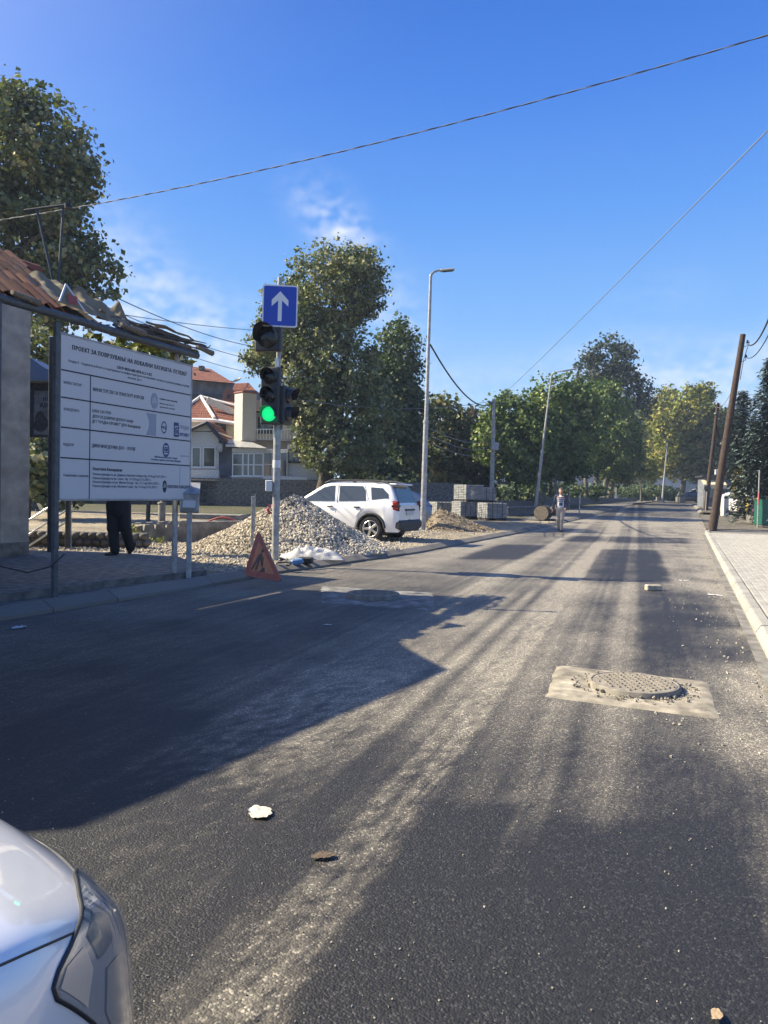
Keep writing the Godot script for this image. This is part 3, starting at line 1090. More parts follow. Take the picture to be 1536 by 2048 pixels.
	part("base", c4, M.sign_orange, m)


func board_line(s: String, f: Font, x0: float, y0: float, x1: float, y1: float, h: float, mat: Material, o: Node3D) -> void:
	text_part(s, f, x1 - x0, h * 0.87, Vector3(x0, -(y0 + y1) * 0.5, 0.0215), Basis.IDENTITY, mat, o)


func make_board() -> void:
	sans = SystemFont.new()
	sans.font_names = PackedStringArray(["Droid Sans"])
	bold = SystemFont.new()
	bold.font_names = PackedStringArray(["Droid Sans"])
	bold.font_weight = 700
	var o := thing("project_board", "large white construction notice board with a ruled table of text", "notice board")
	o.transform = Transform3D(Basis(ALONG, Vector3.UP, NRM), BOARD_AT)
	var W := 2.41
	var Hh := 1.945
	var s := MB.new()
	s.box(Vector3(W / 2, -Hh / 2, 0), Vector3(W, Hh, 0.04), 0.004)
	part("panel", s, M.white_print, o)
	var rim := MB.new()
	for e in [[Vector3(W / 2, 0.012, 0), Vector3(W + 0.05, 0.024, 0.05)], [Vector3(W / 2, -Hh - 0.012, 0), Vector3(W + 0.05, 0.024, 0.05)], [Vector3(W + 0.013, -Hh / 2, 0), Vector3(0.025, Hh, 0.05)]]:
		rim.box(e[0], e[1], 0.004)
	part("frame", rim, M.galv, o)
	for e in [[-0.045, 0.02]]:
		var b := MB.new()
		b.box(Vector3(e[0], -1.52, e[1] - 0.02), Vector3(0.07, 3.3, 0.055), 0.006)
		part("post", b, M.steel_blue, o)
	# ruled table
	var ln := []
	for e in [[0.0048, 0.3905, 2.4494, 0.4453], [0.0089, 0.7164, 2.4566, 0.7653], [0.0133, 1.0702, 2.4646, 1.1195], [0.0178, 1.4340, 2.4727, 1.4784]]:
		ln.append((e[1] + e[3]) * 0.5)
	for y in ln:
		var b := MB.new()
		b.box(Vector3(W / 2, -y, 0.021), Vector3(W - 0.01, 0.017, 0.003))
		part("ruled_line", b, M.ink, o)
	var vx := [0.4607, 1.0299]
	var vb := MB.new()
	vb.box(Vector3(vx[0], -(ln[0] + Hh) * 0.5, 0.0212), Vector3(0.013, Hh - ln[0], 0.003))
	part("ruled_line", vb, M.ink, o)
	var vt := [2.1847, 1.5982]
	var vb2 := MB.new()
	vb2.box(Vector3(vt[0], -ln[3] - 0.17, 0.0212), Vector3(0.006, 0.34, 0.003))
	part("ruled_line", vb2, M.ink_grey, o)
	board_line("ПРОЕКТ ЗА ПОВРЗУВАЊЕ НА ЛОКАЛНИ ПАТИШТА- П170267", bold, 0.1650, 0.1044, 2.3028, 0.1505, 0.064, M.ink, o)
	board_line("LRCP-9034-MK-RFB-A.2.1-R2", bold, 0.9076, 0.2395, 1.5619, 0.2527, 0.042, M.ink, o)
	board_line("Тендер 4 – Градежни работи за подобрување на инфраструктурата на локалните патишта за реконструкција на улици", sans, 0.1046, 0.2700, 2.3658, 0.3202, 0.034, M.ink_soft, o)
	board_line("општини, Дел 1", sans, 1.1036, 0.3489, 1.3673, 0.3469, 0.030, M.ink_soft, o)
	board_line("ИНВЕСТИТОР:", sans, 0.0443, 0.5640, 0.3255, 0.5577, 0.040, M.ink_soft, o)
	board_line("МИНИСТЕРСТВО ЗА ТРАНСПОРТ И ВРСКИ", sans, 0.5033, 0.5796, 1.4104, 0.5833, 0.052, M.ink, o)
	board_line("ИЗВЕДУВАЧ:", sans, 0.0483, 0.8802, 0.2903, 0.8721, 0.038, M.ink_soft, o)
	board_line("БЛЕК СИ ГРУП", sans, 0.4990, 0.8528, 0.8074, 0.8454, 0.043, M.ink, o)
	board_line("ДПТУ ОСД КИРИЛ ДООЕЛ-Скопје", sans, 0.4999, 0.9147, 1.2156, 0.9155, 0.043, M.ink, o)
	board_line("ДГТ \"ГРАДБА ПРОМЕТ\" ДОО-Кавадарци", sans, 0.4967, 0.9771, 1.3546, 0.9797, 0.043, M.ink, o)
	board_line("НАДЗОР:", sans, 0.0460, 1.2959, 0.2138, 1.2937, 0.040, M.ink_soft, o)
	board_line("ДИВИ МАКЕДОНИЈА ДОО – СКОПЈЕ", sans, 0.4969, 1.2782, 1.2644, 1.2812, 0.050, M.ink, o)
	board_line("Соопштение за проекти", sans, 0.0542, 1.6554, 0.4413, 1.6685, 0.038, M.ink_soft, o)
	board_line("Општина Кавадарци", bold, 0.5134, 1.5636, 1.0191, 1.5739, 0.044, M.ink, o)
	board_line("Реконструкција на ул. Димката Ангелов Габерот бр. 11-8 од 31.01.2022 г.", sans, 0.5142, 1.6197, 1.8926, 1.6493, 0.036, M.ink_soft, o)
	board_line("Реконструкција на ул. Слога - бр. 11-229 од 25.11.2021 г.", sans, 0.5150, 1.6726, 1.5791, 1.6953, 0.036, M.ink_soft, o)
	board_line("Реконструкција на ул. Мичко Козар - бр. 11-7 од 20.01.2022 г.", sans, 0.5157, 1.7225, 1.7531, 1.7403, 0.036, M.ink_soft, o)
	board_line("Реконструкција на ул. Мошине Сарај - бр. 11-6 од 27.01.2022 г.", sans, 0.5164, 1.7725, 1.7130, 1.7933, 0.036, M.ink_soft, o)
	board_line("ОПШТИНА КАВАДАРЦИ", bold, 1.9159, 1.7515, 2.4564, 1.7904, 0.052, M.ink_soft, o)
	for e in [["Република Северна Македонија", 1.7298, 0.5478, 2.1018, 0.5525, 0.024], ["Министерство за", 1.7310, 0.6100, 2.0268, 0.6183, 0.024], ["транспорт и врски", 1.7320, 0.6585, 2.0495, 0.6656, 0.024]]:
		board_line(e[0], sans, e[1], e[2], e[3], e[4], e[5], M.ink_soft, o)
	board_line("DIWI Macedonia DOOEL, Skopje", sans, 1.6383, 1.3621, 2.1189, 1.3625, 0.028, M.ink_blue, o)
	board_line("Consulting Engineers and Project Managers", sans, 1.5636, 1.4003, 2.2028, 1.4018, 0.028, M.ink_blue, o)
	board_line("ГРАДБА", bold, 2.1642, 0.8982, 2.3790, 0.9123, 0.062, M.ink_grey, o)
	board_line("ПРОМЕТ", bold, 2.1666, 1.0098, 2.3870, 1.0145, 0.055, M.ink_blue, o)
	board_line("проект", sans, 2.1842, 1.3122, 2.4343, 1.3247, 0.034, M.ink_grey, o)
	# emblems
	emblem(o, "emblem", M.ink_grey, 1.6237, 0.5951, 0.085, 0.125, 0)
	emblem(o, "emblem", M.ink_blue, 1.8258, 0.9421, 0.068, 0.098, 1)
	emblem(o, "emblem", M.ink_blue, 1.8741, 1.2548, 0.085, 0.115, 2)
	emblem(o, "emblem", M.ink, 1.8579, 1.7595, 0.05, 0.095, 3)
	emblem(o, "emblem", M.ink_blue, 2.0936, 0.9474, 0.055, 0.11, 4)
	var cx := [1.5646, 0.9237]
	var lg := MB.new()
	var pl := PackedVector2Array()
	for k in 13:
		var u := k / 12.0 - 0.5
		pl.append(Vector2(-0.10 + 0.06 * cos(u * PI), u * 0.30))
	for k in 2:
		pl.append(Vector2(0.10, 0.15 - k * 0.30))
	lg.xf = Transform3D(Basis.IDENTITY, Vector3(cx[0], -cx[1], 0))
	lg.prism(pl, 0.02, 0.0225)
	part("emblem", lg, M.ink_grey, o)


func emblem(o: Node3D, called: String, mat: Material, x: float, y: float, rx: float, ry: float, kind: int) -> void:
	var b := MB.new()
	rx *= 0.85
	ry *= 0.88
	b.xf = Transform3D(Basis.IDENTITY, Vector3(x, -y, 0))
	var z0 := 0.02
	var z1 := 0.0225
	if kind == 0 or kind == 3:
		var p := PackedVector2Array()
		for k in 24:
			var a := TAU * k / 24
			var r := 1.0 + (0.06 if k % 2 == 0 else -0.05)
			p.append(Vector2(cos(a) * rx * r, sin(a) * ry * r * (1.0 if kind == 0 else (1.15 if sin(a) < 0 else 0.9))))
		b.prism(p, z0, z1)
		var c := MB.new()
		c.xf = b.xf
		for k in 9:
			var a := PI * k / 8
			c.tri(Vector3(0, -ry * 0.25, 0.0235), Vector3(cos(a) * rx * 0.7, -ry * 0.25 + sin(a) * ry * 0.7, 0.0235), Vector3(cos(a + 0.2) * rx * 0.7, -ry * 0.25 + sin(a + 0.2) * ry * 0.7, 0.0235), Vector3.BACK)
		var e := part(called, b, mat, o)
		part("rays", c, M.white_print, e)
		return
	if kind == 1 or kind == 2:
		for k in 28:
			var a := TAU * k / 28
			var a2 := TAU * (k + 1) / 28
			var i := 0.78
			b.quado(Vector3(cos(a) * rx * i, sin(a) * ry * i, z1), Vector3(cos(a) * rx, sin(a) * ry, z1), Vector3(cos(a2) * rx, sin(a2) * ry, z1), Vector3(cos(a2) * rx * i, sin(a2) * ry * i, z1), Vector3.BACK)
		if kind == 2:
			for k in 5:
				var yy := (k - 2) * ry * 0.34
				if k == 2:
					continue
				var hw := rx * sqrt(1.0 - pow(yy / ry, 2.0))
				b.box(Vector3(0, yy, z1), Vector3(hw * 1.9, ry * 0.13, 0.002))
		part(called, b, mat, o)
		text_part("DIWI" if kind == 2 else "ОСД", bold, rx * 1.35, ry * 0.42, Vector3(-rx * 0.68, -y, z1) + Vector3(x, 0, 0), Basis.IDENTITY, mat, o)
		return
	for e in [[-rx, 0, 0.02, ry * 2], [rx * 0.95, -ry * 0.25, 0.018, ry * 1.45], [0, ry * 0.86, rx * 2, 0.03], [0, ry * 0.6, rx * 2, 0.02], [0, -ry * 0.95, rx * 2, 0.03], [-rx * 0.3, -ry * 0.2, 0.02, ry], [rx * 0.1, ry * 0.22, rx, 0.02], [rx * 0.35, -ry * 0.35, 0.02, ry * 0.6]]:
		b.box(Vector3(e[0], e[1], z1), Vector3(e[2], e[3], 0.002))
	part(called, b, mat, o)


func make_left_things() -> void:
	rng.seed = 9
	# letter box on a post, at the end of the board
	var at := Vector3(-2.883, 0.060, -11.190)
	var m := thing("letter_box", "grey steel letter box with slanted lid on a post", "letter box", at, 0.2)
	var b := MB.new()
	b.box(Vector3(0, 0.62, 0), Vector3(0.075, 1.24, 0.075), 0.006)
	part("post", b, M.galv, m)
	var body := MB.new()
	body.xf = Transform3D(Basis(Vector3(0, 0, 1), Vector3.UP, Vector3(-1, 0, 0)), Vector3(0.0, 1.02, 0.02))
	body.prism(PackedVector2Array([Vector2(-0.10, 0), Vector2(0.09, 0.03), Vector2(0.13, 0.28), Vector2(-0.10, 0.44)]), -0.135, 0.135)
	var bo := part("box", body, M.galv, m)
	var lid := MB.new()
	lid.box(Vector3(0, 1.392, 0.035), Vector3(0.30, 0.014, 0.29), 0.003, Basis(Vector3.RIGHT, 0.61))
	part("lid", lid, M.galv, m)
	var rec := MB.new()
	rec.box(Vector3(0, 1.20, 0.135), Vector3(0.19, 0.19, 0.008), 0.002, Basis(Vector3.RIGHT, -0.16))
	part("window", rec, M.white_print, m)
	for e in [[-0.115, 0, 0.018, 0.25], [0.115, 0, 0.018, 0.25]]:
		var fr := MB.new()
		fr.box(Vector3(e[0], 1.20, 0.143), Vector3(e[2], e[3], 0.02), 0.003, Basis(Vector3.RIGHT, -0.16))
		part("frame", fr, M.galv, m)
	text_part("КУТИЈА ЗА", bold, 0.13, 0.02, Vector3(-0.075, 1.150, 0.136), Basis(Vector3.RIGHT, -0.16), M.ink, m)
	text_part("ПОПЛАКИ", bold, 0.11, 0.02, Vector3(-0.075, 1.115, 0.131), Basis(Vector3.RIGHT, -0.16), M.ink, m)
	# lantern shaped poster case behind the wall
	var c := thing("poster_case", "dark metal poster case with sloped blue roof behind the wall", "poster case", Vector3(-6.949, 0.100, -15.130) + Vector3(-0.12, 0, -0.9))
	var z := 0.0
	for x in [-0.55, 0.36]:
		var s := MB.new()
		s.box(Vector3(x, 1.75, 0), Vector3(0.09, 3.5, 0.09), 0.008)
		part("post", s, M.steel_dark, c)
	var bx := MB.new()
	bx.box(Vector3(-0.09, 2.93, 0), Vector3(0.84, 1.15, 0.12), 0.01)
	part("case", bx, M.steel_dark, c)
	var pa := MB.new()
	pa.box(Vector3(-0.05, 2.88, 0.064), Vector3(0.60, 0.92, 0.006))
	var po := part("poster", pa, mt(Color(0.22, 0.25, 0.28), 0.7, 0, "blotch", 1.0), c)
	text_part("НОВА", bold, 0.30, 0.085, Vector3(-0.17, 3.17, 0.068), Basis.IDENTITY, M.ink, c)
	text_part("ИДНИНА", bold, 0.40, 0.085, Vector3(-0.23, 3.04, 0.068), Basis.IDENTITY, M.ink, c)
	for e in [[-0.22, 2.70, 0.19, 0.45], [0.13, 2.62, 0.17, 0.30]]:
		var fg := MB.new()
		fg.xf = Transform3D(Basis.IDENTITY, Vector3(e[0], e[1], 0.0))
		var pl := PackedVector2Array()
		for k in 12:
			var a := TAU * k / 12
			pl.append(Vector2(cos(a) * e[2] * (0.6 if sin(a) > 0 else 1.0), sin(a) * e[3] * 0.5))
		fg.prism(pl, 0.066, 0.0685)
		part("print", fg, M.steel_dark, c)
	var rf := MB.new()
	rf.xf = Transform3D(Basis.IDENTITY, Vector3(0, 0, -0.35))
	rf.prism(PackedVector2Array([Vector2(-0.75, 3.52), Vector2(0.52, 3.52), Vector2(0.50, 3.58), Vector2(-0.05, 3.80), Vector2(-0.30, 3.98), Vector2(-0.55, 3.80)]), 0.0, 0.7)
	part("roof", rf, mt(Color(0.13, 0.18, 0.26), 0.5), c)
	# handrail of the steps
	var hr := thing("handrail", "three bright steel handrail bars sloping beside the porch steps", "handrail")
	for e in [[Vector3(-7.816, 0.595, -16.300), Vector3(-6.785, 1.276, -16.300)], [Vector3(-7.813, 0.281, -16.300), Vector3(-6.782, 0.973, -16.300)], [Vector3(-7.811, 0.032, -16.300), Vector3(-6.780, 0.725, -16.300)]]:
		var s := MB.new()
		s.tube(e, [0.022], 8)
		part("bar", s, M.steel_bright, hr)
	var ps := MB.new()
	ps.tube([Vector3(-6.762, 0.087, -16.300), Vector3(-6.775, 1.308, -16.300)], [0.025], 8)
	part("post", ps, M.galv, hr)
	# low rubble wall
	var rw := thing("rubble_wall", "low dark wall of river stones behind the porch", "wall")
	var core := MB.new()
	core.box(Vector3(-7.010, 0.235, -16.600), Vector3(3.6, 0.42, 0.3))
	part("core", core, M.mortar, rw)
	var k := 0
	for row in 3:
		for i in 20:
			var s := MB.new()
			s.col = Color(0.17, 0.16, 0.145) * rng.randf_range(0.7, 1.3)
			s.ball(Vector3(-7.010, 0.235, -16.600) + Vector3(-1.75 + i * 0.185 + (0.09 if row % 2 == 1 else 0.0), -0.15 + row * 0.15, 0.15), Vector3(0.095, 0.075, 0.07) * rng.randf_range(0.85, 1.1), 7, 5)
			fast_part("stone", k, s.mesh(), M.stone, rw)
			k += 1
	# broken concrete wall
	var bw := thing("broken_wall", "broken low concrete wall with notched crumbling top", "wall")
	var o := Vector3(-6.292, 0.072, -18.800)
	var poly := PackedVector2Array([Vector2(0, -0.3), Vector2(0, 0.30), Vector2(0.05, 0.42), Vector2(0.28, 0.50), Vector2(0.29, 0.35), Vector2(0.36, 0.33), Vector2(0.38, 0.51), Vector2(0.6, 0.53), Vector2(0.62, 0.40), Vector2(0.68, 0.39), Vector2(0.70, 0.55), Vector2(0.9, 0.57), Vector2(0.93, 0.43), Vector2(0.99, 0.44), Vector2(1.02, 0.58), Vector2(1.26, 0.60), Vector2(1.29, 0.47), Vector2(1.34, 0.47), Vector2(1.37, 0.61), Vector2(2.9, 0.66), Vector2(4.2, 0.70), Vector2(4.2, -0.3)])
	var w := MB.new()
	w.xf = Transform3D(Basis(Vector3(0.847, 0, -0.146), Vector3(0, 0.86, 0), Vector3(0.146, 0, 0.847)), o)
	w.prism(poly, -0.28, 0.0)
	part("wall", w, M.concrete, bw)
	for i in 5:
		var s := MB.new()
		s.xf = w.xf
		s.box(Vector3(0.17 + i * 0.325, 0.555 + i * 0.022, -0.14), Vector3(0.20, 0.03, 0.31), 0.008, Basis(Vector3.BACK, 0.06))
		part("coping_piece", s, M.concrete, bw)
	var bo2 := thing("bollard", "round concrete bollard with a knob standing by the broken wall", "bollard", Vector3(-6.063, 0.080, -20.600))
	var l := MB.new()
	l.lathe([Vector2(0.10, -0.2), Vector2(0.098, 0.93), Vector2(0.0, 0.932)], 16)
	part("shaft", l, M.concrete, bo2)
	var l2 := MB.new()
	l2.lathe([Vector2(0.115, 0.93), Vector2(0.12, 0.965), Vector2(0.085, 0.985), Vector2(0.045, 0.99), Vector2(0.042, 1.03), Vector2(0.055, 1.05), Vector2(0.03, 1.085), Vector2(0.0, 1.09)], 16)
	part("cap", l2, M.concrete, bo2)
	# slabs lying behind
	for e in [[Vector3(-5.403, 0.574, -24.000), 2.0, 0.16, "long pale concrete slab lying flat behind the gravel heap"], [Vector3(-5.526, 0.405, -23.000), 1.2, 0.13, "short concrete slab lying below the long slab"]]:
		var s := MB.new()
		s.box(Vector3(0, 0, 0), Vector3(e[1], e[2], 0.8), 0.02, Basis(Vector3.UP, -0.1))
		single("concrete_slab", e[3], "slab", s, M.concrete, e[0])
	var pp := MB.new()
	var pts := []
	for i in 9:
		pts.append(Vector3(-4.815, 0.436, -22.600) + Vector3(-0.5 + i * 0.13, 0.17 * sin(PI * i / 8.0), 0.1))
	pp.tube(pts, [0.03], 8)
	single("pipe", "bent dark pipe arching over the concrete slabs", "pipe", pp, M.sign_red)
	var wd := MB.new()
	foliage_leaves(wd, [[Vector3(-5.910, 0.112, -18.500), Vector3(0.55, 0.22, 0.2)], [Vector3(-6.157, 0.279, -18.500), Vector3(0.2, 0.3, 0.2)]], 40, 12, 0.10, 0.07, [Color(0.16, 0.20, 0.06), Color(0.30, 0.28, 0.12), Color(0.11, 0.15, 0.05)], 71)
	var wo := single("weeds", "low green weeds at the foot of the broken wall", "weeds", wd, M.leaf)
	wo.set_meta("kind", "stuff")


func make_gravel_heap(called: String, label: String, at: Vector3, rx: float, rz: float, hh: float, seed_: int, n: int, size: float, cols: Array, peak: float) -> void:
	var t := thing(called, label, "heap", at)
	rng.seed = seed_
	var shape := func(x: float, z: float) -> float:
		var u := (x - peak) / (rx - peak * signf(x - peak)) if absf(x - peak) > 0.001 else 0.0
		var r := sqrt(u * u + (z / rz) * (z / rz)) * (1.0 + 0.16 * nz.get_noise_2d(x * 1.4 + seed_, z * 1.4))
		var y := maxf(0.0, 1.0 - r)
		y = hh * (pow(y, 1.08) if y > 0.12 else y * 0.84)
		if y < 0.01 * hh:
			return -0.35
		return y + 0.035 * hh * nz.get_noise_2d(x * 5.0, z * 5.0 + seed_) * minf(1.0, y * 6.0)
	var b := MB.new()
	b.grid(60, 44, func(i, j): var x = (i / 59.0 - 0.5) * 2.3 * rx; var z = -(j / 43.0 - 0.5) * 2.3 * rz; return Vector3(x, shape.call(x, z) - 0.03, z), func(_i, _j, p): return cols[0] * (0.75 + 0.3 * nz.get_noise_2d(p.x * 4.0, p.z * 4.0)))
	part("mound", b, M.gravel_bed, t)
	var sp2 := []
	for i in n:
		var x := rng.randf_range(-1.1, 1.1) * rx
		var z := rng.randf_range(-1.1, 1.1) * rz
		var y: float = shape.call(x, z)
		if y < 0.01 and rng.randf() < 0.75:
			continue
		var mixn := nz.get_noise_2d(x * 1.1 + 5.0 + seed_, z * 1.1 + y * 1.5)
		var c: Color = cols[0] if mixn > -0.22 else cols[1]
		if y > hh * 0.8 and cols.size() > 2:
			c = cols[2]
		sp2.append([Vector3(x, y + size * 0.1, z), size * rng.randf_range(0.55, 1.5), c * rng.randf_range(0.65, 1.2)])
	scatter("stones", sp2, seed_ + 1, M.stone, t)


# ------------------------------------------------------------------ street furniture and loose things
func visor(r: float, ln: float) -> MB:
	var b := MB.new()
	b.grid(15, 2, func(i, j): var a = -0.35 + (PI + 0.7) * i / 14.0; return Vector3(cos(a) * r, sin(a) * r, j * ln * (0.55 + 0.45 * maxf(sin(a), 0.0))))
	b.grid(15, 2, func(i, j): var a = PI + 0.35 - (PI + 0.7) * i / 14.0; return Vector3(cos(a) * r * 0.97, sin(a) * r * 0.97, j * ln * (0.55 + 0.45 * maxf(sin(a), 0.0))))
	return b


func signal_head(o: Node3D, at: Vector3, turn: float, n: int, r: float, lit: int) -> void:
	var bs := Basis(Vector3.UP, turn)
	var h := n * (r * 2.0 + 0.075)
	var body := MB.new()
	body.xf = Transform3D(bs, at)
	body.box(Vector3(0, 0, -0.09), Vector3(r * 2 + 0.10, h + 0.03, 0.16), 0.03)
	var hd := part("signal_head", body, M.housing, o)
	for k in n:
		var y := h * 0.5 - (k + 0.5) * h / n
		var c := MB.new()
		c.xf = Transform3D(bs, at + bs * Vector3(0, y, 0))
		c.xf = c.xf * Transform3D(Basis(Vector3.RIGHT, PI / 2), Vector3.ZERO)
		c.lathe([Vector2(r, -0.01), Vector2(r, 0.012), Vector2(r * 0.93, 0.02), Vector2(r * 0.5, 0.045), Vector2(0, 0.055)], 24)
		var lens: StandardMaterial3D = M.black_gloss
		if k == lit:
			lens = StandardMaterial3D.new()
			lens.albedo_color = Color(0.05, 0.5, 0.33)
			lens.emission_enabled = true
			lens.emission = Color(0.06, 0.60, 0.36)
			lens.emission_energy_multiplier = 0.85
		part("lamp_lens", c, lens, hd)
		var v := MB.new()
		v.add(visor(r + 0.012, r * 1.5), Transform3D(bs, at + bs * Vector3(0, y, -0.01)))
		part("visor", v, M.housing, hd)
		if k == lit:
			var l := OmniLight3D.new()
			l.name = "signal_lamp"
			l.light_color = Color(0.1, 1.0, 0.6)
			l.light_energy = 0.03
			l.omni_range = 12.0
			l.omni_attenuation = 2.0
			l.light_size = r * 0.8
			l.shadow_enabled = true
			o.add_child(l)
			l.position = at + bs * Vector3(0, y, 0.10)


func make_traffic_light() -> void:
	var at := Vector3(-2.060, 0.100, -14.380)
	var o := thing("traffic_light", "grey traffic light pole with green lamp lit and black heads", "traffic light", at)
	o.scale = Vector3.ONE * 0.955
	var p := MB.new()
	p.tube([Vector3(0, -0.2, 0), Vector3(0, 2.7, 0)], [0.072], 18)
	p.tube([Vector3(0, 2.7, 0), Vector3(0, 5.62, 0)], [0.045], 14)
	part("pole", p, M.galv, o)
	var b2 := MB.new()
	b2.lathe([Vector2(0.078, 1.86), Vector2(0.080, 1.87), Vector2(0.080, 2.0), Vector2(0.078, 2.01)], 18)
	part("band", b2, M.white_paint, o)
	var bx := MB.new()
	bx.box(Vector3(-0.14, 1.50, 0.03), Vector3(0.13, 0.22, 0.09), 0.01)
	part("push_button_box", bx, M.white_paint, o)
	var cap := MB.new()
	cap.lathe([Vector2(0.074, 2.66), Vector2(0.082, 2.67), Vector2(0.082, 2.72), Vector2(0.05, 2.74), Vector2(0.0, 2.74)], 18)
	cap.box(Vector3(-0.03, 2.52, 0.065), Vector3(0.05, 0.10, 0.06), 0.01)
	part("collar", cap, M.galv, o)
	signal_head(o, Vector3(-0.14, 3.27, 0.20), -0.22, 3, 0.145, 2)
	signal_head(o, Vector3(-0.20, 4.41, 0.20), -0.22, 1, 0.22, -1)
	signal_head(o, Vector3(0.22, 3.10, -0.02), 1.25, 2, 0.145, -1)
	var br := MB.new()
	for y in [2.9, 3.6, 4.3, 4.55]:
		br.tube([Vector3(0, y, 0), Vector3(-0.12, y, 0.08)], [0.02], 6)
	br.tube([Vector3(0.10, 2.62, 0.02), Vector3(0.10, 3.42, 0.02)], [0.028], 8)
	part("bracket", br, M.galv, o)
	var cl := MB.new()
	cl.tube([Vector3(-0.015, 3.84, 0.05), Vector3(-0.03, 4.02, 0.06)], [0.035], 10)
	part("clamp", cl, M.white_paint, o)
	var rb := MB.new()
	rb.grid(5, 7, func(i, j): return Vector3(-0.10 + 0.03 * sin(j * 1.7) - i * 0.016, 0.93 + j * 0.035, 0.075 + 0.015 * sin(i * 2.0 + j)))
	rb.tube([Vector3(-0.078, 1.12, 0.0), Vector3(0, 1.12, 0.078), Vector3(0.078, 1.13, 0.0)], [0.012], 6)
	var rr := part("ribbon", rb, mt(Color(0.55, 0.13, 0.14), 0.7), o)
	# the blue sign on top
	var sg := thing("one_way_sign", "square blue road sign with white upward arrow and white rim", "road sign", Vector3(-2.016, 4.880, -14.150), 0.06)
	sg.rotation.z = -0.012
	sg.scale = Vector3.ONE * 0.935
	var rd := func(w: float, h: float, r: float) -> PackedVector2Array:
		var q := PackedVector2Array()
		for k in 4:
			for s in 5:
				var a: float = k * PI / 2 + s * PI / 8
				q.append(Vector2((1 if k == 0 or k == 3 else -1) * (w / 2 - r), (1 if k < 2 else -1) * (h / 2 - r)) + Vector2(cos(a), sin(a)) * r)
		return q
	var a := MB.new()
	a.prism(rd.call(0.70, 0.83, 0.05), -0.02, 0.0)
	part("plate", a, M.white_paint, sg)
	var f := MB.new()
	f.prism(rd.call(0.645, 0.775, 0.035), 0.0, 0.003)
	part("face", f, M.sign_blue, sg)
	var ar := MB.new()
	ar.prism(PackedVector2Array([Vector2(-0.038, -0.30), Vector2(0.038, -0.30), Vector2(0.038, 0.11), Vector2(0.165, -0.01), Vector2(0.165, 0.115), Vector2(0.0, 0.29), Vector2(-0.165, 0.115), Vector2(-0.165, -0.01), Vector2(-0.038, 0.11)]), 0.003, 0.006)
	part("arrow", ar, M.white_paint, sg)
	var cp := MB.new()
	cp.box(Vector3(0, 0.2, -0.045), Vector3(0.16, 0.05, 0.05), 0.005)
	cp.box(Vector3(0, -0.2, -0.045), Vector3(0.16, 0.05, 0.05), 0.005)
	cp.tube([Vector3(-0.035, -0.55, -0.06), Vector3(-0.035, 0.45, -0.06)], [0.03], 10)
	part("bracket", cp, M.galv, sg)


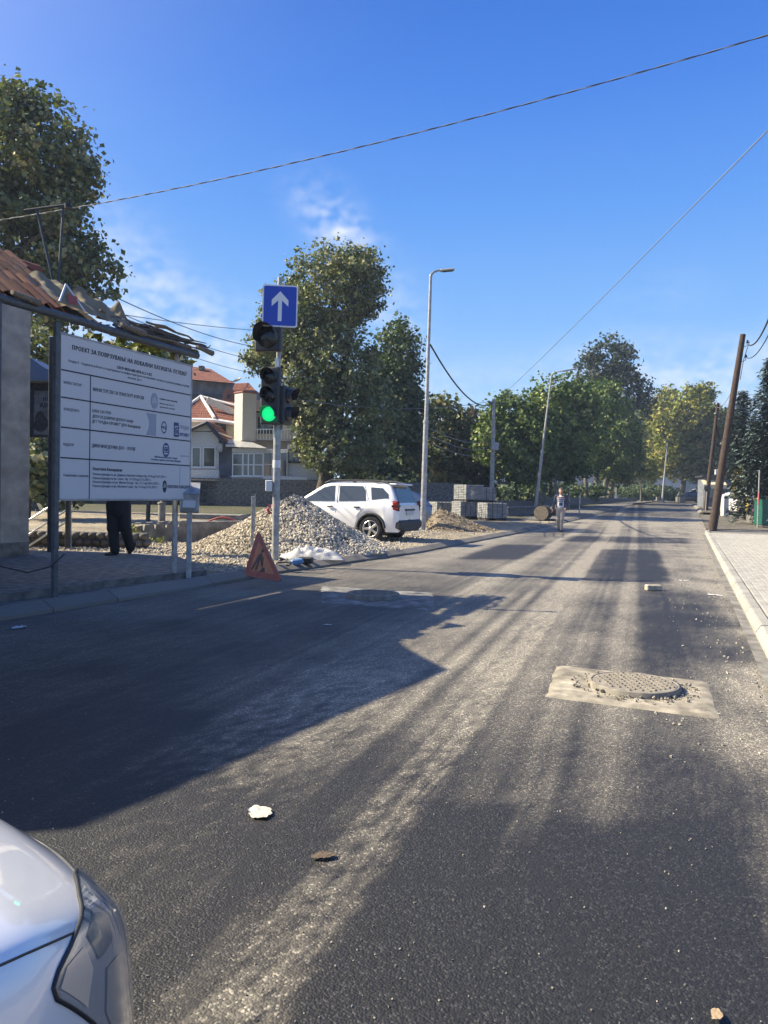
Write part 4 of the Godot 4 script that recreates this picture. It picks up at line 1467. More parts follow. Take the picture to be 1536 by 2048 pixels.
func make_roadwork_sign() -> void:
	var bl := Vector3(-2.219, 0.084, -12.050)
	var br := Vector3(-1.522, 0.071, -11.400)
	var tp := Vector3(-2.073, 0.788, -12.450)
	var o := thing("roadwork_sign", "faded orange roadworks triangle leaning beside the kerb with black digging figure", "road sign")
	var x := (br - bl).normalized()
	var n := x.cross(tp - bl).normalized()
	var y := n.cross(x)
	o.transform = Transform3D(Basis(x, y, n), bl)
	var w := bl.distance_to(br)
	var t := Vector2((tp - bl).dot(x), (tp - bl).dot(y))
	var rounded := func(inset: float, r: float) -> PackedVector2Array:
		var c := [Vector2(0, 0), Vector2(w, 0), t]
		var cen: Vector2 = (c[0] + c[1] + c[2]) / 3.0
		var out := PackedVector2Array()
		for k in 3:
			var p: Vector2 = c[k] + (cen - c[k]) * inset
			var a: Vector2 = c[(k + 2) % 3] + (cen - c[(k + 2) % 3]) * inset
			var b: Vector2 = c[(k + 1) % 3] + (cen - c[(k + 1) % 3]) * inset
			var p0 := p + (a - p).normalized() * r
			var p1 := p + (b - p).normalized() * r
			for s in 6:
				var u := s / 5.0
				out.append(p0.lerp(p, u).lerp(p.lerp(p1, u), u))
		return out
	var a := MB.new()
	a.prism(rounded.call(0.0, 0.12), -0.012, 0.0)
	part("plate", a, M.sign_red, o)
	var rim := MB.new()
	var rp: PackedVector2Array = rounded.call(0.0, 0.12)
	for k in rp.size():
		var p := rp[k]
		var q := rp[(k + 1) % rp.size()]
		if p.distance_to(q) > 0.001:
			rim.tube([Vector3(p.x, p.y, -0.006), Vector3(q.x, q.y, -0.006)], [0.012], 5)
	part("rim", rim, mt(Color(0.30, 0.12, 0.09), 0.6), o)
	var f := MB.new()
	f.prism(rounded.call(0.34, 0.05), 0.0, 0.003)
	part("face", f, M.sign_orange, o)
	var c := Vector2((w + t.x) / 3.0 - w * 0.07, t.y * 0.27)
	var pg := MB.new()
	var u := w / 0.95
	for e in [[[-0.11, -0.14], [-0.06, -0.14], [-0.02, 0.03], [0.00, 0.03], [0.03, -0.14], [0.08, -0.14], [0.05, 0.08], [0.05, 0.20], [-0.01, 0.24], [-0.07, 0.20], [-0.08, 0.06]], [[0.05, 0.19], [0.12, 0.09], [0.18, -0.02], [0.16, -0.04], [0.09, 0.05], [0.04, 0.12]], [[0.10, 0.16], [0.115, 0.17], [0.24, -0.10], [0.22, -0.11]], [[0.17, -0.15], [0.36, -0.15], [0.28, -0.05], [0.24, -0.06]]]:
		var q := PackedVector2Array()
		for k in e:
			q.append(c + Vector2(k[0], k[1]) * u * 0.8)
		pg.prism(q, 0.003, 0.006)
	var hd := PackedVector2Array()
	for k in 12:
		hd.append(c + (Vector2(0.0, 0.285) + Vector2(cos(TAU * k / 12), sin(TAU * k / 12)) * 0.042) * u * 0.8)
	pg.prism(hd, 0.003, 0.006)
	part("pictogram", pg, M.black, o)
	# stake that the sign leans on
	var st := MB.new()
	st.box(Vector3(0, 0.68, 0), Vector3(0.055, 1.36, 0.055), 0.005)
	st.box(Vector3(0.045, 1.0, 0), Vector3(0.02, 0.8, 0.03), 0.003)
	var sk := single("stake", "thin grey steel stake standing behind the roadworks triangle", "stake", st, M.galv, Vector3(-2.796, 0.000, -16.780) + Vector3(0, -0.05, 0.7))
	sk.rotation.z = 0.0


func lamp_post(called: String, label: String, at: Vector3, top: Vector3, tip: Vector3, r: float) -> Node3D:
	var o := thing(called, label, "street lamp", at, 0.0, "street lamps")
	var d := top - at
	var mid := d * 0.43
	var a := MB.new()
	a.tube([Vector3(0, -0.3, 0), mid], [r * 1.25, r * 1.1], 14)
	part("lower_pole", a, M.galv, o)
	var c := MB.new()
	c.tube([mid - d * 0.006, mid + d * 0.006], [r * 1.3], 14)
	part("collar", c, M.galv, o)
	var b := MB.new()
	b.tube([mid, d], [r * 0.85, r * 0.6], 12)
	part("upper_pole", b, M.galv, o)
	var e := tip - at
	var m := MB.new()
	m.tube([d, d + Vector3(0, 0.02, 0), d.lerp(e, 0.12) + Vector3(0, 0.12, 0), d.lerp(e, 0.4) + Vector3(0, (e.y - d.y) * 0.15 + 0.06, 0)], [r * 0.6, r * 0.6, r * 0.5, r * 0.45], 10)
	part("arm", m, M.galv, o)
	var h := MB.new()
	var x := (e - d)
	var hx := Vector3(x.x, x.y * 0.7, x.z).normalized()
	var s := d.lerp(e, 0.38) + Vector3(0, (e.y - d.y) * 0.15 + 0.06, 0)
	var l := s.distance_to(e)
	h.box(s.lerp(e, 0.5), Vector3(l, 0.07, 0.24), 0.03, Basis(hx, hx.cross(Vector3.BACK).normalized() * -1.0, Vector3.BACK))
	var hd := part("lamp_head", h, M.steel_bright, o)
	var g := MB.new()
	g.box(s.lerp(e, 0.55) - Vector3(0, 0.042, 0), Vector3(l * 0.7, 0.012, 0.18), 0.004, Basis(hx, hx.cross(Vector3.BACK).normalized() * -1.0, Vector3.BACK))
	part("lens", g, M.glass_dark, hd)
	return o


func cable(label: String, pts: Array, r: float, mat: Material, sag := 0.0, twisted := false) -> void:
	var a: Vector3 = pts[0]
	var b: Vector3 = pts[pts.size() - 1]
	var line := []
	for s in pts.size() - 1:
		var steps := 14
		for k in steps + (1 if s == pts.size() - 2 else 0):
			var u := float(k) / steps
			var p: Vector3 = pts[s].lerp(pts[s + 1], u)
			line.append(p - Vector3(0, sag * 4.0 * u * (1.0 - u), 0))
	var m := MB.new()
	if not twisted:
		m.tube(line, [r], 6)
		single("overhead_cable", label, "cable", m, mat, Vector3.ZERO, 0.0, "overhead cables")
		return
	var t := thing("overhead_cable", label, "cable", Vector3.ZERO, 0.0, "overhead cables")
	for w in 2:
		var q := MB.new()
		var ln := []
		var n := 260
		for k in n:
			var u := float(k) / (n - 1)
			var p := a.lerp(b, u) - Vector3(0, sag * 4.0 * u * (1.0 - u), 0)
			var ang := u * 150.0 + PI * w
			ln.append(p + Vector3(0, cos(ang), sin(ang)) * r * 0.9)
		q.tube(ln, [r], 5)
		part("strand", q, [M.cable, M.cable_grey][w], t)


func make_poles_and_cables() -> void:
	lamp_post("street_lamp", "tall pale street lamp behind the parked white car", Vector3(1.412, 0.100, -27.400), Vector3(1.494, 9.220, -27.200), Vector3(2.407, 9.686, -28.000), 0.085)
	lamp_post("street_lamp", "leaning street lamp in front of the green street trees", Vector3(10.195, 0.549, -51.000), Vector3(11.069, 9.583, -51.000), Vector3(12.580, 9.935, -50.500), 0.085)
	lamp_post("street_lamp", "slim street lamp far down the street by the footbridge", Vector3(34.933, 1.176, -95.000), Vector3(35.400, 8.531, -95.000), Vector3(34.158, 8.556, -93.000), 0.10)
	# concrete pole
	var cp := thing("utility_pole", "pale concrete utility pole rising behind the paver pallets", "utility pole", Vector3(7.526, 1.082, -53.000))
	var b := MB.new()
	b.tube([Vector3(0, -0.3, 0), Vector3(7.527, 8.147, -53.000) - Vector3(7.526, 1.082, -53.000)], [0.17, 0.11], 12)
	part("pole", b, mt(Color(0.62, 0.61, 0.58), 0.85, 0, "blotch", 0.8), cp)
	for e in [[-0.55, 6.75, 0.65, 6.8], [-0.5, 6.85, 0.0, 6.5]]:
		var c := MB.new()
		c.tube([Vector3(e[0] + 0.2, e[1], 0), Vector3(e[2] + 0.2, e[3], 0)], [0.05], 6)
		part("crossarm", c, M.steel_dark, cp)
	var bx := MB.new()
	bx.box(Vector3(0.12, 3.75, 0.2), Vector3(0.5, 0.55, 0.3), 0.03)
	part("meter_box", bx, M.galv, cp)
	# leaning wooden pole
	var at := Vector3(14.306, 0.160, -32.880)
	var top := Vector3(15.386, 8.616, -32.900)
	var wp := thing("utility_pole", "dark brown wooden utility pole leaning over the right pavement", "utility pole", at)
	var w := MB.new()
	w.tube([Vector3(0, -0.2, 0), (top - at) * 0.5, top - at], [0.185, 0.15, 0.115], 14)
	part("pole", w, M.wood_pole, wp)
	for k in 2:
		var c := MB.new()
		var p: Vector3 = [Vector3(15.544, 8.276, -32.800), Vector3(15.500, 7.652, -32.800)][k] - at
		c.tube([p + Vector3(-0.28, -0.28, 0.02), p + Vector3(-0.02, -0.16, 0.0), p], [0.014], 6)
		part("bracket", c, M.steel_dark, wp)
		var q := MB.new()
		q.lathe([Vector2(0.0, -0.05), Vector2(0.05, -0.04), Vector2(0.055, 0.0), Vector2(0.03, 0.03), Vector2(0.045, 0.06), Vector2(0, 0.09)], 10, p)
		part("insulator", q, M.black_gloss, wp)
	var pc := MB.new()
	pc.tube([Vector3(15.582, 8.278, -32.700) - at, Vector3(15.351, 7.480, -32.700) - at, Vector3(15.228, 6.620, -32.700) - at], [0.015], 6)
	part("down_lead", pc, M.cable, wp)
	# second wooden pole
	var at2 := Vector3(23.378, 0.629, -55.000)
	var tp2 := Vector3(24.072, 8.450, -55.000)
	var w2 := thing("utility_pole", "second wooden utility pole further off beside the kiosk", "utility pole", at2)
	var ww := MB.new()
	ww.tube([Vector3(0, -0.3, 0), tp2 - at2], [0.17, 0.11], 10)
	part("pole", ww, M.wood_pole, w2)
	var br := MB.new()
	br.tube([Vector3(24.015, 6.856, -55.000) - at2, Vector3(24.938, 3.064, -55.000) - at2], [0.09], 8)
	part("brace", br, M.wood_pole, w2)
	for k in 4:
		var q := MB.new()
		q.lathe([Vector2(0.0, -0.08), Vector2(0.08, -0.04), Vector2(0.04, 0.04), Vector2(0, 0.1)], 8, (tp2 - at2) * (0.99 - k * 0.045) + Vector3(-0.15 if k % 2 == 0 else 0.15, 0, 0.1))
		part("insulator", q, M.sheet_metal, w2)
	# overhead lines
	cable("twisted cable crossing the sky high above the street", [Vector3(-10.222, 7.955, -19.000), Vector3(-7.558, 9.023, -19.500), Vector3(6.034, 8.785, -12.000)], 0.008, M.cable, 0.30, true)
	cable("thin straight wire rising from the concrete pole to upper right", [Vector3(7.944, 8.260, -53.000), Vector3(6.080, 7.450, -12.000)], 0.011, M.cable_grey, 0.1)
	cable("sagging cable from the tall lamp to the concrete pole", [Vector3(1.541, 6.767, -27.200), Vector3(7.464, 7.867, -53.000)], 0.035, M.cable, 0.9)
	cable("thick upper cable running past the traffic light to the plane tree", [Vector3(-8.808, 6.769, -17.000), Vector3(-8.278, 7.107, -22.000), Vector3(-6.380, 8.576, -38.000)], 0.014, M.cable, 0.25)
	cable("middle cable running from the roof to the plane tree", [Vector3(-8.357, 6.246, -17.000), Vector3(-8.273, 6.704, -22.000), Vector3(-6.369, 7.903, -38.000)], 0.012, M.cable, 0.2)
	cable("lowest cable passing just above the vine bundle", [Vector3(-7.776, 5.752, -18.000), Vector3(-7.759, 6.067, -22.000), Vector3(-6.358, 7.255, -38.000)], 0.011, M.cable, 0.2)
	cable("hair thin wire above the house roofs", [Vector3(-9.102, 6.992, -24.000), Vector3(-6.203, 9.827, -40.000)], 0.014, M.cable_grey, 0.1)
	cable("thin wire at tree height from the lamp to the left", [Vector3(-4.558, 6.238, -40.000), Vector3(7.425, 8.006, -53.000)], 0.018, M.cable_grey, 0.5)
	cable("short thick cable from the wooden pole towards upper right", [Vector3(15.592, 8.148, -32.800), Vector3(10.238, 6.884, -20.000)], 0.028, M.cable, 0.42)
	cable("second thin cable from the wooden pole towards the right", [Vector3(15.546, 7.588, -32.800), Vector3(10.256, 6.361, -20.000)], 0.018, M.cable, 0.35)
	for k in 3:
		cable(["upper", "middle", "lower"][k] + " of three slack wires between the lamp and the dark trees", [Vector3(1.632, 3.774, -27.300) + Vector3(0, -0.25 * k, 0), Vector3(8.008, 5.642, -58.000) + Vector3(0, -0.5 * k, 0)], 0.014, M.cable_grey, 0.35)
	cable("wire from the wooden pole back to the second pole", [Vector3(15.112, 6.431, -32.900), Vector3(24.010, 8.123, -55.000)], 0.014, M.cable_grey, 0.3)


func manhole(label: String, at: Vector3, r: float, lift: float, tilt: float, turn: float) -> void:
	var o := thing("manhole_cover", label, "manhole cover", at, turn)
	o.rotation.x = tilt
	var f := MB.new()
	f.lathe([Vector2(r * 1.09, -0.05), Vector2(r * 1.07, lift), Vector2(r * 1.0, lift + 0.006), Vector2(r * 0.985, lift), Vector2(r * 0.985, lift - 0.02)], 48)
	part("frame", f, M.iron, o)
	var l := MB.new()
	l.lathe([Vector2(r * 0.975, lift - 0.03), Vector2(r * 0.975, lift - 0.001), Vector2(r * 0.965, lift + 0.003), Vector2(0.0, lift + 0.003)], 48)
	var lid := part("lid", l, M.iron, o)
	var p := MB.new()
	var s := 0.052
	for i in range(-7, 8):
		for j in range(-7, 8):
			var c := Vector2(i * s + (s * 0.5 if j % 2 != 0 else 0.0), j * s * 0.93)
			if c.length() > r * 0.88:
				continue
			p.box(Vector3(c.x, lift + 0.007, c.y), Vector3(s * 0.30, 0.012, s * 0.74), 0.002)
			if (i + j) % 3 == 0:
				p.box(Vector3(c.x + s * 0.36, lift + 0.006, c.y), Vector3(s * 0.34, 0.010, s * 0.26), 0.002)
	var po := part("raised_pattern", p, M.iron, lid)
	po.set_meta("kind", "stuff")


func patch(corners: Array, y: float, rough: float, tone: Color, called: String, label: String) -> void:
	var b := MB.new()
	var n := 26
	b.grid(n, n, func(i, j): var u = i / (n - 1.0); var v = j / (n - 1.0); var p = corners[3].lerp(corners[2], u).lerp(corners[0].lerp(corners[1], u), v); var e = minf(minf(u, 1 - u), minf(v, 1 - v)); var wob = 0.016 * (nz.get_noise_2d(p.x * 9.0, p.z * 9.0)) * clampf(1.0 - e * 5.0, 0.0, 1.0); return Vector3(p.x + wob, y + lane_y(p.x, -p.z) + rough * nz.get_noise_2d(p.x * 14.0, p.z * 14.0) - (0.014 if e < 0.001 else 0.0), p.z + wob), func(_i, _j, p): return tone * (0.88 + 0.35 * nz.get_noise_2d(p.x * 7.0, p.z * 7.0)))
	struct(called, label, b, M.patch)


func make_manholes() -> void:
	patch([Vector3(1.502, 0.000, -6.440), Vector3(2.601, 0.000, -5.960), Vector3(2.243, 0.000, -4.940), Vector3(1.182, 0.000, -5.410)], 0.012, 0.003, Color(0.60, 0.54, 0.42), "concrete_patch", "pale cement patch set round the near manhole cover")
	manhole("dusty round manhole cover in a pale cement patch on the right", Vector3(1.930, 0.012, -5.710), 0.315, 0.035, 0.0, 0.55)
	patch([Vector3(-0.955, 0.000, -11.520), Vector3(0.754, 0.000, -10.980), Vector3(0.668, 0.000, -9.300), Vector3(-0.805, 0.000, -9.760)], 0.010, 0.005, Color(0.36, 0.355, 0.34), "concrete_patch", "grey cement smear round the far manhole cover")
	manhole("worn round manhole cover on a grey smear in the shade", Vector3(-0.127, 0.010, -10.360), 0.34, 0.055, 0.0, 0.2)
	rng.seed = 77
	var sp2 := []
	for i in 170:
		var a := rng.randf() * TAU
		var r := 0.33 + rng.randf() * 0.14
		sp2.append([Vector3(1.926, 0.015, -5.700) + Vector3(cos(a) * r, rng.randf() * 0.012, sin(a) * r), rng.randf_range(0.006, 0.02), Color(0.34, 0.31, 0.26) * rng.randf_range(0.5, 1.3)])
	scatter("rubble", sp2, 78, M.stone, self, "dark crumbs of asphalt round the near manhole cover")


func scrap(label: String, at: Vector3, w: float, d: float, seed_: int, mat: Material, cat := "litter") -> void:
	rng.seed = seed_
	var a := rng.randf() * TAU
	var b := MB.new()
	b.grid(11, 11, func(i, j): var u = i / 10.0 * 2 - 1; var v = j / 10.0 * 2 - 1; var q = Vector2(u * sqrt(1 - v * v * 0.5), v * sqrt(1 - u * u * 0.5)); var k = 1.0 + 0.35 * nz.get_noise_2d(q.x * 3.0 + seed_, q.y * 3.0); return Vector3(q.x * w * 0.5 * k, maxf(0.004, 0.010 + w * 0.07 * nz.get_noise_2d(u * 6.0 + seed_, v * 6.0)), -q.y * d * 0.5 * k))
	single("litter", label, cat, b, mat, at, a)


func make_litter() -> void:
	scrap("torn flat piece of pale cardboard on the dark asphalt", Vector3(-0.526, 0.003, -3.340), 0.125, 0.105, 1, M.paper)
	scrap("white paper scrap by the left kerb", Vector3(-3.670, 0.003, -7.610), 0.16, 0.12, 2, M.white_print)
	scrap("tiny white scrap in the middle of the shaded road", Vector3(-0.584, 0.003, -8.120), 0.09, 0.05, 3, M.white_print)
	scrap("brown clod of dried mud on the asphalt", Vector3(-0.213, 0.003, -2.950), 0.09, 0.06, 5, mt(Color(0.10, 0.075, 0.05), 0.95))
	scrap("white scrap beside the right kerb in the dust", Vector3(5.016, 0.003, -11.350), 0.22, 0.08, 6, M.white_print)
	scrap("long white scrap past the brick on the right", Vector3(5.301, 0.003, -13.270), 0.16, 0.07, 7, M.white_print)
	scrap("small dry leaf at the foot of the picture", Vector3(0.956, 0.006, -2.070), 0.03, 0.055, 8, mt(Color(0.34, 0.25, 0.15), 0.8), "leaf")
	var b := MB.new()
	b.box(Vector3(0, 0.045, 0), Vector3(0.24, 0.09, 0.11), 0.012)
	single("brick", "single pale brick lying on the road in the sun", "brick", b, mt(Color(0.62, 0.55, 0.42), 0.9, 0, "blotch", 2.0), Vector3(4.252, 0.000, -11.830), 0.1)
	# film and rubbish at the foot of the traffic light
	var f := MB.new()
	f.grid(30, 20, func(i, j): var u = i / 29.0; var v = j / 19.0; var e = sin(u * PI) * sin(v * PI); return Vector3((u - 0.5) * 1.25, 0.02 + 0.34 * pow(e, 0.7) * (0.45 + 0.75 * absf(nz.get_noise_2d(u * 9.0, v * 7.0 + 3.0)) + 0.35 * nz.get_noise_2d(u * 30.0, v * 24.0)), -(v - 0.5) * 0.75))
	single("plastic_sheet", "crumpled translucent plastic sheet at the foot of the gravel heap", "plastic sheet", f, M.plastic_film, Vector3(-1.430, 0.100, -14.970), 0.1)
	var r := MB.new()
	r.box(Vector3(0, 0.05, 0), Vector3(0.22, 0.10, 0.14), 0.02, Basis(Vector3.BACK, 0.15))
	single("package", "blue plastic package under the crumpled sheet", "package", r, M.film_blue, Vector3(-1.572, 0.100, -13.790), 0.3)
	var r2 := MB.new()
	r2.box(Vector3(0, 0.06, 0), Vector3(0.26, 0.12, 0.16), 0.02)
	single("container", "black plastic container lying beside the blue package", "container", r2, M.black, Vector3(-1.430, 0.100, -14.010), -0.2)
	for k in 3:
		var w := MB.new()
		w.box(Vector3(0, 0.03, 0), Vector3(0.34 - k * 0.06, 0.03, 0.07), 0.004, Basis(Vector3.BACK, 0.12 * k))
		single("board", ["long", "shorter", "shortest"][k] + " broken board by the foot of the traffic light", "board", w, M.wood_grey, [Vector3(-1.798, 0.100, -13.840), Vector3(-1.666, 0.120, -13.370), Vector3(-1.913, 0.100, -14.420)][k], 0.6 + k * 0.9)


func pallet_of_pavers(label: String, at: Vector3, turn: float, layers: int, w: float, d: float, wrapped: bool) -> void:
	var o := thing("paver_pallet", label, "pallet of pavers", at, turn, "pallets of grey pavers")
	var p := MB.new()
	for k in 3:
		p.box(Vector3((k - 1) * w * 0.42, 0.05, 0), Vector3(0.1, 0.09, d * 0.98))
	for k in 5:
		p.box(Vector3(0, 0.108, (k - 2) * d * 0.235), Vector3(w, 0.022, 0.1), 0.003)
	part("pallet", p, M.wood_grey, o)
	rng.seed = int(absf(at.x) * 100)
	for l in layers:
		var b := MB.new()
		var nx := int(round(w / 0.2))
		var ny := int(round(d / 0.2))
		for i in nx:
			for j in ny:
				if i > 0 and i < nx - 1 and j > 0 and j < ny - 1 and l < layers - 1:
					continue
				b.col = Color(0.42, 0.42, 0.41) * rng.randf_range(0.8, 1.15)
				b.box(Vector3((i + 0.5) * w / nx - w / 2 + rng.randf_range(-0.004, 0.004), 0.12 + 0.08 * (l + 0.5), (j + 0.5) * d / ny - d / 2 + rng.randf_range(-0.006, 0.006)), Vector3(w / nx - 0.014, 0.066, d / ny - 0.012), 0.008)
		part("paver_layer", b, M.paver, o)
	if wrapped:
		for s in [-0.25, 0.25]:
			var st := MB.new()
			st.box(Vector3(s * w, 0.12 + 0.0425 * layers, d / 2 + 0.004), Vector3(0.03, 0.085 * layers, 0.003))
			part("strap", st, M.black, o)


func make_pallets() -> void:
	pallet_of_pavers("front pallet of grey pavers standing nearest the road", Vector3(5.117, 0.233, -35.700), 0.42, 9, 1.1, 0.9, true)
	pallet_of_pavers("middle pallet of grey pavers carrying the topmost stack", Vector3(3.991, 0.263, -36.900), 0.42, 9, 1.1, 0.9, true)
	pallet_of_pavers("topmost stack of pavers raised on the middle pallet", Vector3(4.118, 1.072, -36.900), 0.55, 9, 1.1, 1.0, false)
	pallet_of_pavers("stack of pavers beside the topmost one at the back", Vector3(4.919, 1.055, -37.600), 0.55, 8, 0.8, 1.0, true)
	pallet_of_pavers("lower back pallet of pavers under the stack beside the topmost one", Vector3(4.890, 0.269, -38.000), 0.5, 9, 1.0, 0.9, false)
	pallet_of_pavers("leftmost low pallet of grey pavers behind the sand heap", Vector3(2.960, 0.285, -37.800), 0.42, 8, 1.2, 0.9, true)
	# log
	var l := thing("log", "thick sawn tree log lying at the footpath end", "log", Vector3(7.571, 0.620, -36.400), 0.75)
	var b := MB.new()
	b.tube([Vector3(0, 0, 0), Vector3(1.2, 0.02, -0.5)], [0.36, 0.33], 18, false)
	part("bark", b, M.bark, l)
	var c := MB.new()
	c.tube([Vector3(-0.006, 0, 0.003), Vector3(0.0, 0, 0)], [0.35], 18)
	part("cut_face", c, mt(Color(0.58, 0.46, 0.30), 0.9, 0, "wood", 2.0), l)
	var l2 := thing("log", "smaller forked log resting behind the thick log", "log", Vector3(8.230, 0.765, -37.000), -0.4)
	var b2 := MB.new()
	b2.tube([Vector3(0, -0.1, 0), Vector3(0.3, 0.16, -0.1), Vector3(0.5, 0.42, -0.1)], [0.24, 0.2, 0.14], 12)
	part("stem", b2, M.bark, l2)
	var b3 := MB.new()
	b3.tube([Vector3(0.2, 0.05, 0), Vector3(0.75, 0.2, 0.1)], [0.16, 0.1], 10)
	part("fork", b3, M.bark_pale, l2)
	# stakes and young tree supports
	for e in [[Vector3(11.471, 0.426, -44.400), Vector3(11.525, 1.633, -44.400), 0.035, "white topped marker stake at the footpath beside the person"], [Vector3(13.371, 0.609, -54.600), Vector3(13.363, 2.200, -54.600), 0.04, "thin pale stake behind the person's shoulder"], [Vector3(25.166, 0.892, -82.000), Vector3(25.150, 3.333, -82.000), 0.055, "pale support stake among the far tree trunks"]]:
		var s := MB.new()
		s.tube([Vector3(0, -0.2, 0), e[1] - e[0]], [e[2]], 8)
		single("stake", e[3], "stake", s, M.galv, e[0])


func make_right_side() -> void:
	rng.seed = 44
	# thin steel post
	var b := MB.new()
	b.tube([Vector3(0, -0.1, 0), Vector3(17.933, 2.903, -36.200) - Vector3(17.927, 0.243, -36.200)], [0.035], 8)
	var p := thing("post", "thin grey steel post beside the green box", "post", Vector3(17.927, 0.243, -36.200))
	part("tube", b, M.galv, p)
	var rbn := MB.new()
	rbn.tube([Vector3(17.930, 1.226, -36.200) - Vector3(17.927, 0.243, -36.200), Vector3(17.934, 1.826, -36.200) - Vector3(17.927, 0.243, -36.200)], [0.042], 8)
	part("red_sleeve", rbn, mt(Color(0.45, 0.12, 0.13), 0.6), p)
	# green box
	var g := thing("green_cabinet", "dark green metal cabinet with a white swoosh by the pavement end", "cabinet", Vector3(18.119, 0.247, -36.200))
	var c := MB.new()
	c.box(Vector3(1.1, 0.63, -0.4), Vector3(2.2, 1.22, 0.8), 0.02)
	part("body", c, M.green_box, g)
	var lid := MB.new()
	lid.box(Vector3(1.1, 1.25, -0.4), Vector3(2.26, 0.04, 0.86), 0.01)
	part("lid", lid, M.green_box, g)
	var ft := MB.new()
	ft.box(Vector3(1.1, 0.0, -0.4), Vector3(2.1, 0.06, 0.7))
	part("plinth", ft, M.concrete, g)
	var sw := MB.new()
	var pts := []
	for k in 9:
		pts.append(Vector3(0.22 + k * 0.05, 0.20 + 0.28 * sin(k / 8.0 * PI * 0.5), 0.004))
	sw.tube(pts, [0.022], 6)
	part("mark", sw, M.white_paint, g)
	# coloured picket fence on a low plinth
	var f := thing("picket_fence", "rainbow coloured picket fence on a low stone plinth", "fence")
	var a0 := Vector3(19.951, 0.363, -41.300)
	var a1 := Vector3(18.842, 0.275, -37.600)
	var pl := MB.new()
	var d := (a1 - a0)
	var fx := Vector3(d.x, 0, d.z).normalized()
	pl.box((a0 + a1) * 0.5 + Vector3(0, 0.20, 0), Vector3(d.length(), 0.62, 0.25), 0.02, Basis(fx, Vector3.UP, fx.cross(Vector3.UP)))
	part("plinth", pl, M.concrete, f)
	var cols := [Color(0.62, 0.42, 0.05), Color(0.66, 0.50, 0.08), Color(0.62, 0.42, 0.05), Color(0.16, 0.26, 0.40), Color(0.16, 0.26, 0.40), Color(0.10, 0.18, 0.36), Color(0.28, 0.10, 0.30), Color(0.33, 0.10, 0.26), Color(0.50, 0.12, 0.06), Color(0.60, 0.32, 0.04), Color(0.60, 0.34, 0.04), Color(0.62, 0.42, 0.05), Color(0.60, 0.32, 0.04)]
	for k in 26:
		var u := (k + 0.5) / 26.0
		var s := MB.new()
		s.xf = Transform3D(Basis(fx, Vector3.UP, fx.cross(Vector3.UP)), a0.lerp(a1, u) + Vector3(0, 0.5, 0))
		s.prism(PackedVector2Array([Vector2(-0.1, 0), Vector2(0.1, 0), Vector2(0.1, 0.66), Vector2(0, 0.80), Vector2(-0.1, 0.66)]), 0.13, 0.155)
		part("picket", s, mt(cols[(k / 2) % 13], 0.6), f)
	for y in [0.64, 1.0]:
		var s := MB.new()
		s.box((a0 + a1) * 0.5 + Vector3(0, y, 0), Vector3(d.length(), 0.06, 0.04), 0.004, Basis(fx, Vector3.UP, fx.cross(Vector3.UP)))
		part("rail", s, M.wood_grey, f)
	# kiosk
	var k := thing("kiosk", "small street kiosk with a cream awning and white sign box", "kiosk", Vector3(28.655, 0.783, -66.000), -0.15)
	var w := MB.new()
	w.box(Vector3(0.4, 1.3, -1.2), Vector3(2.2, 2.6, 2.0), 0.03)
	part("wall", w, M.stucco_grey, k)
	var gl := MB.new()
	gl.box(Vector3(0.1, 1.35, -0.18), Vector3(1.2, 1.1, 0.03), 0.01)
	part("window", gl, M.glass_dark, k)
	var rf := MB.new()
	rf.box(Vector3(0.35, 2.66, -1.1), Vector3(2.6, 0.14, 2.5), 0.02)
	part("roof", rf, M.steel_dark, k)
	var aw := MB.new()
	aw.xf = Transform3D(Basis(Vector3(0, 0, 1), Vector3.UP, Vector3(-1, 0, 0)), Vector3(0.05, 1.6, -0.2))
	aw.prism(PackedVector2Array([Vector2(0, 0.75), Vector2(0.8, 0.35), Vector2(0.8, 0.0), Vector2(0.78, 0.0), Vector2(0.78, 0.33), Vector2(0, 0.72)]), -0.95, 0.95)
	part("awning", aw, mt(Color(0.62, 0.53, 0.33), 0.8), k)
	var sb := MB.new()
	sb.box(Vector3(0.45, 3.05, -0.1), Vector3(0.55, 0.45, 0.2), 0.02)
	part("sign_box", sb, M.white_paint, k)
	for x in [-0.8, 0.9]:
		var q := MB.new()
		q.tube([Vector3(x, 0, 0.55), Vector3(x, 1.9, 0.55)], [0.03], 6)
		part("post", q, M.galv, k)
	# round sign seen from behind
	var rs := thing("road_sign", "round road sign on a pale post beside the second wooden pole", "road sign", Vector3(22.650, 0.586, -53.200))
	var po := MB.new()
	po.tube([Vector3(0, -0.2, 0), Vector3(0.06, 1.95, 0)], [0.035], 8)
	part("post", po, M.galv, rs)
	var pt2 := MB.new()
	pt2.xf = Transform3D(Basis(Vector3.RIGHT, PI / 2), Vector3(0.08, 1.62, 0.05))
	pt2.lathe([Vector2(0.24, -0.01), Vector2(0.24, 0.01), Vector2(0, 0.012)], 20)
	pt2.lathe([Vector2(0, -0.012), Vector2(0.24, -0.01)], 20)
	part("plate", pt2, M.steel_dark, rs)
	# stone blocks in front of the kiosk
	for e in [[1361, 1000, 66.0, 0.95, 0.75, "dark stone block at the far bend of the street"], [1447, 1028, 46.0, 0.28, 1.1, "pale gate pier beside the white car"], [1329, 998, 72.0, 0.5, 0.4, "small pale box at the foot of the far lamp"]]:
		pass
	var s1 := MB.new()
	s1.box(Vector3(0, 0.35, 0), Vector3(1.0, 0.75, 0.8), 0.06)
	single("stone_block", "dark stone block at the far bend of the street", "stone block", s1, M.concrete_dark, Vector3(37.267, 0.973, -95.000), 0.3)
	var s2 := MB.new()
	s2.box(Vector3(0, 0.6, 0), Vector3(0.35, 1.3, 0.35), 0.02)
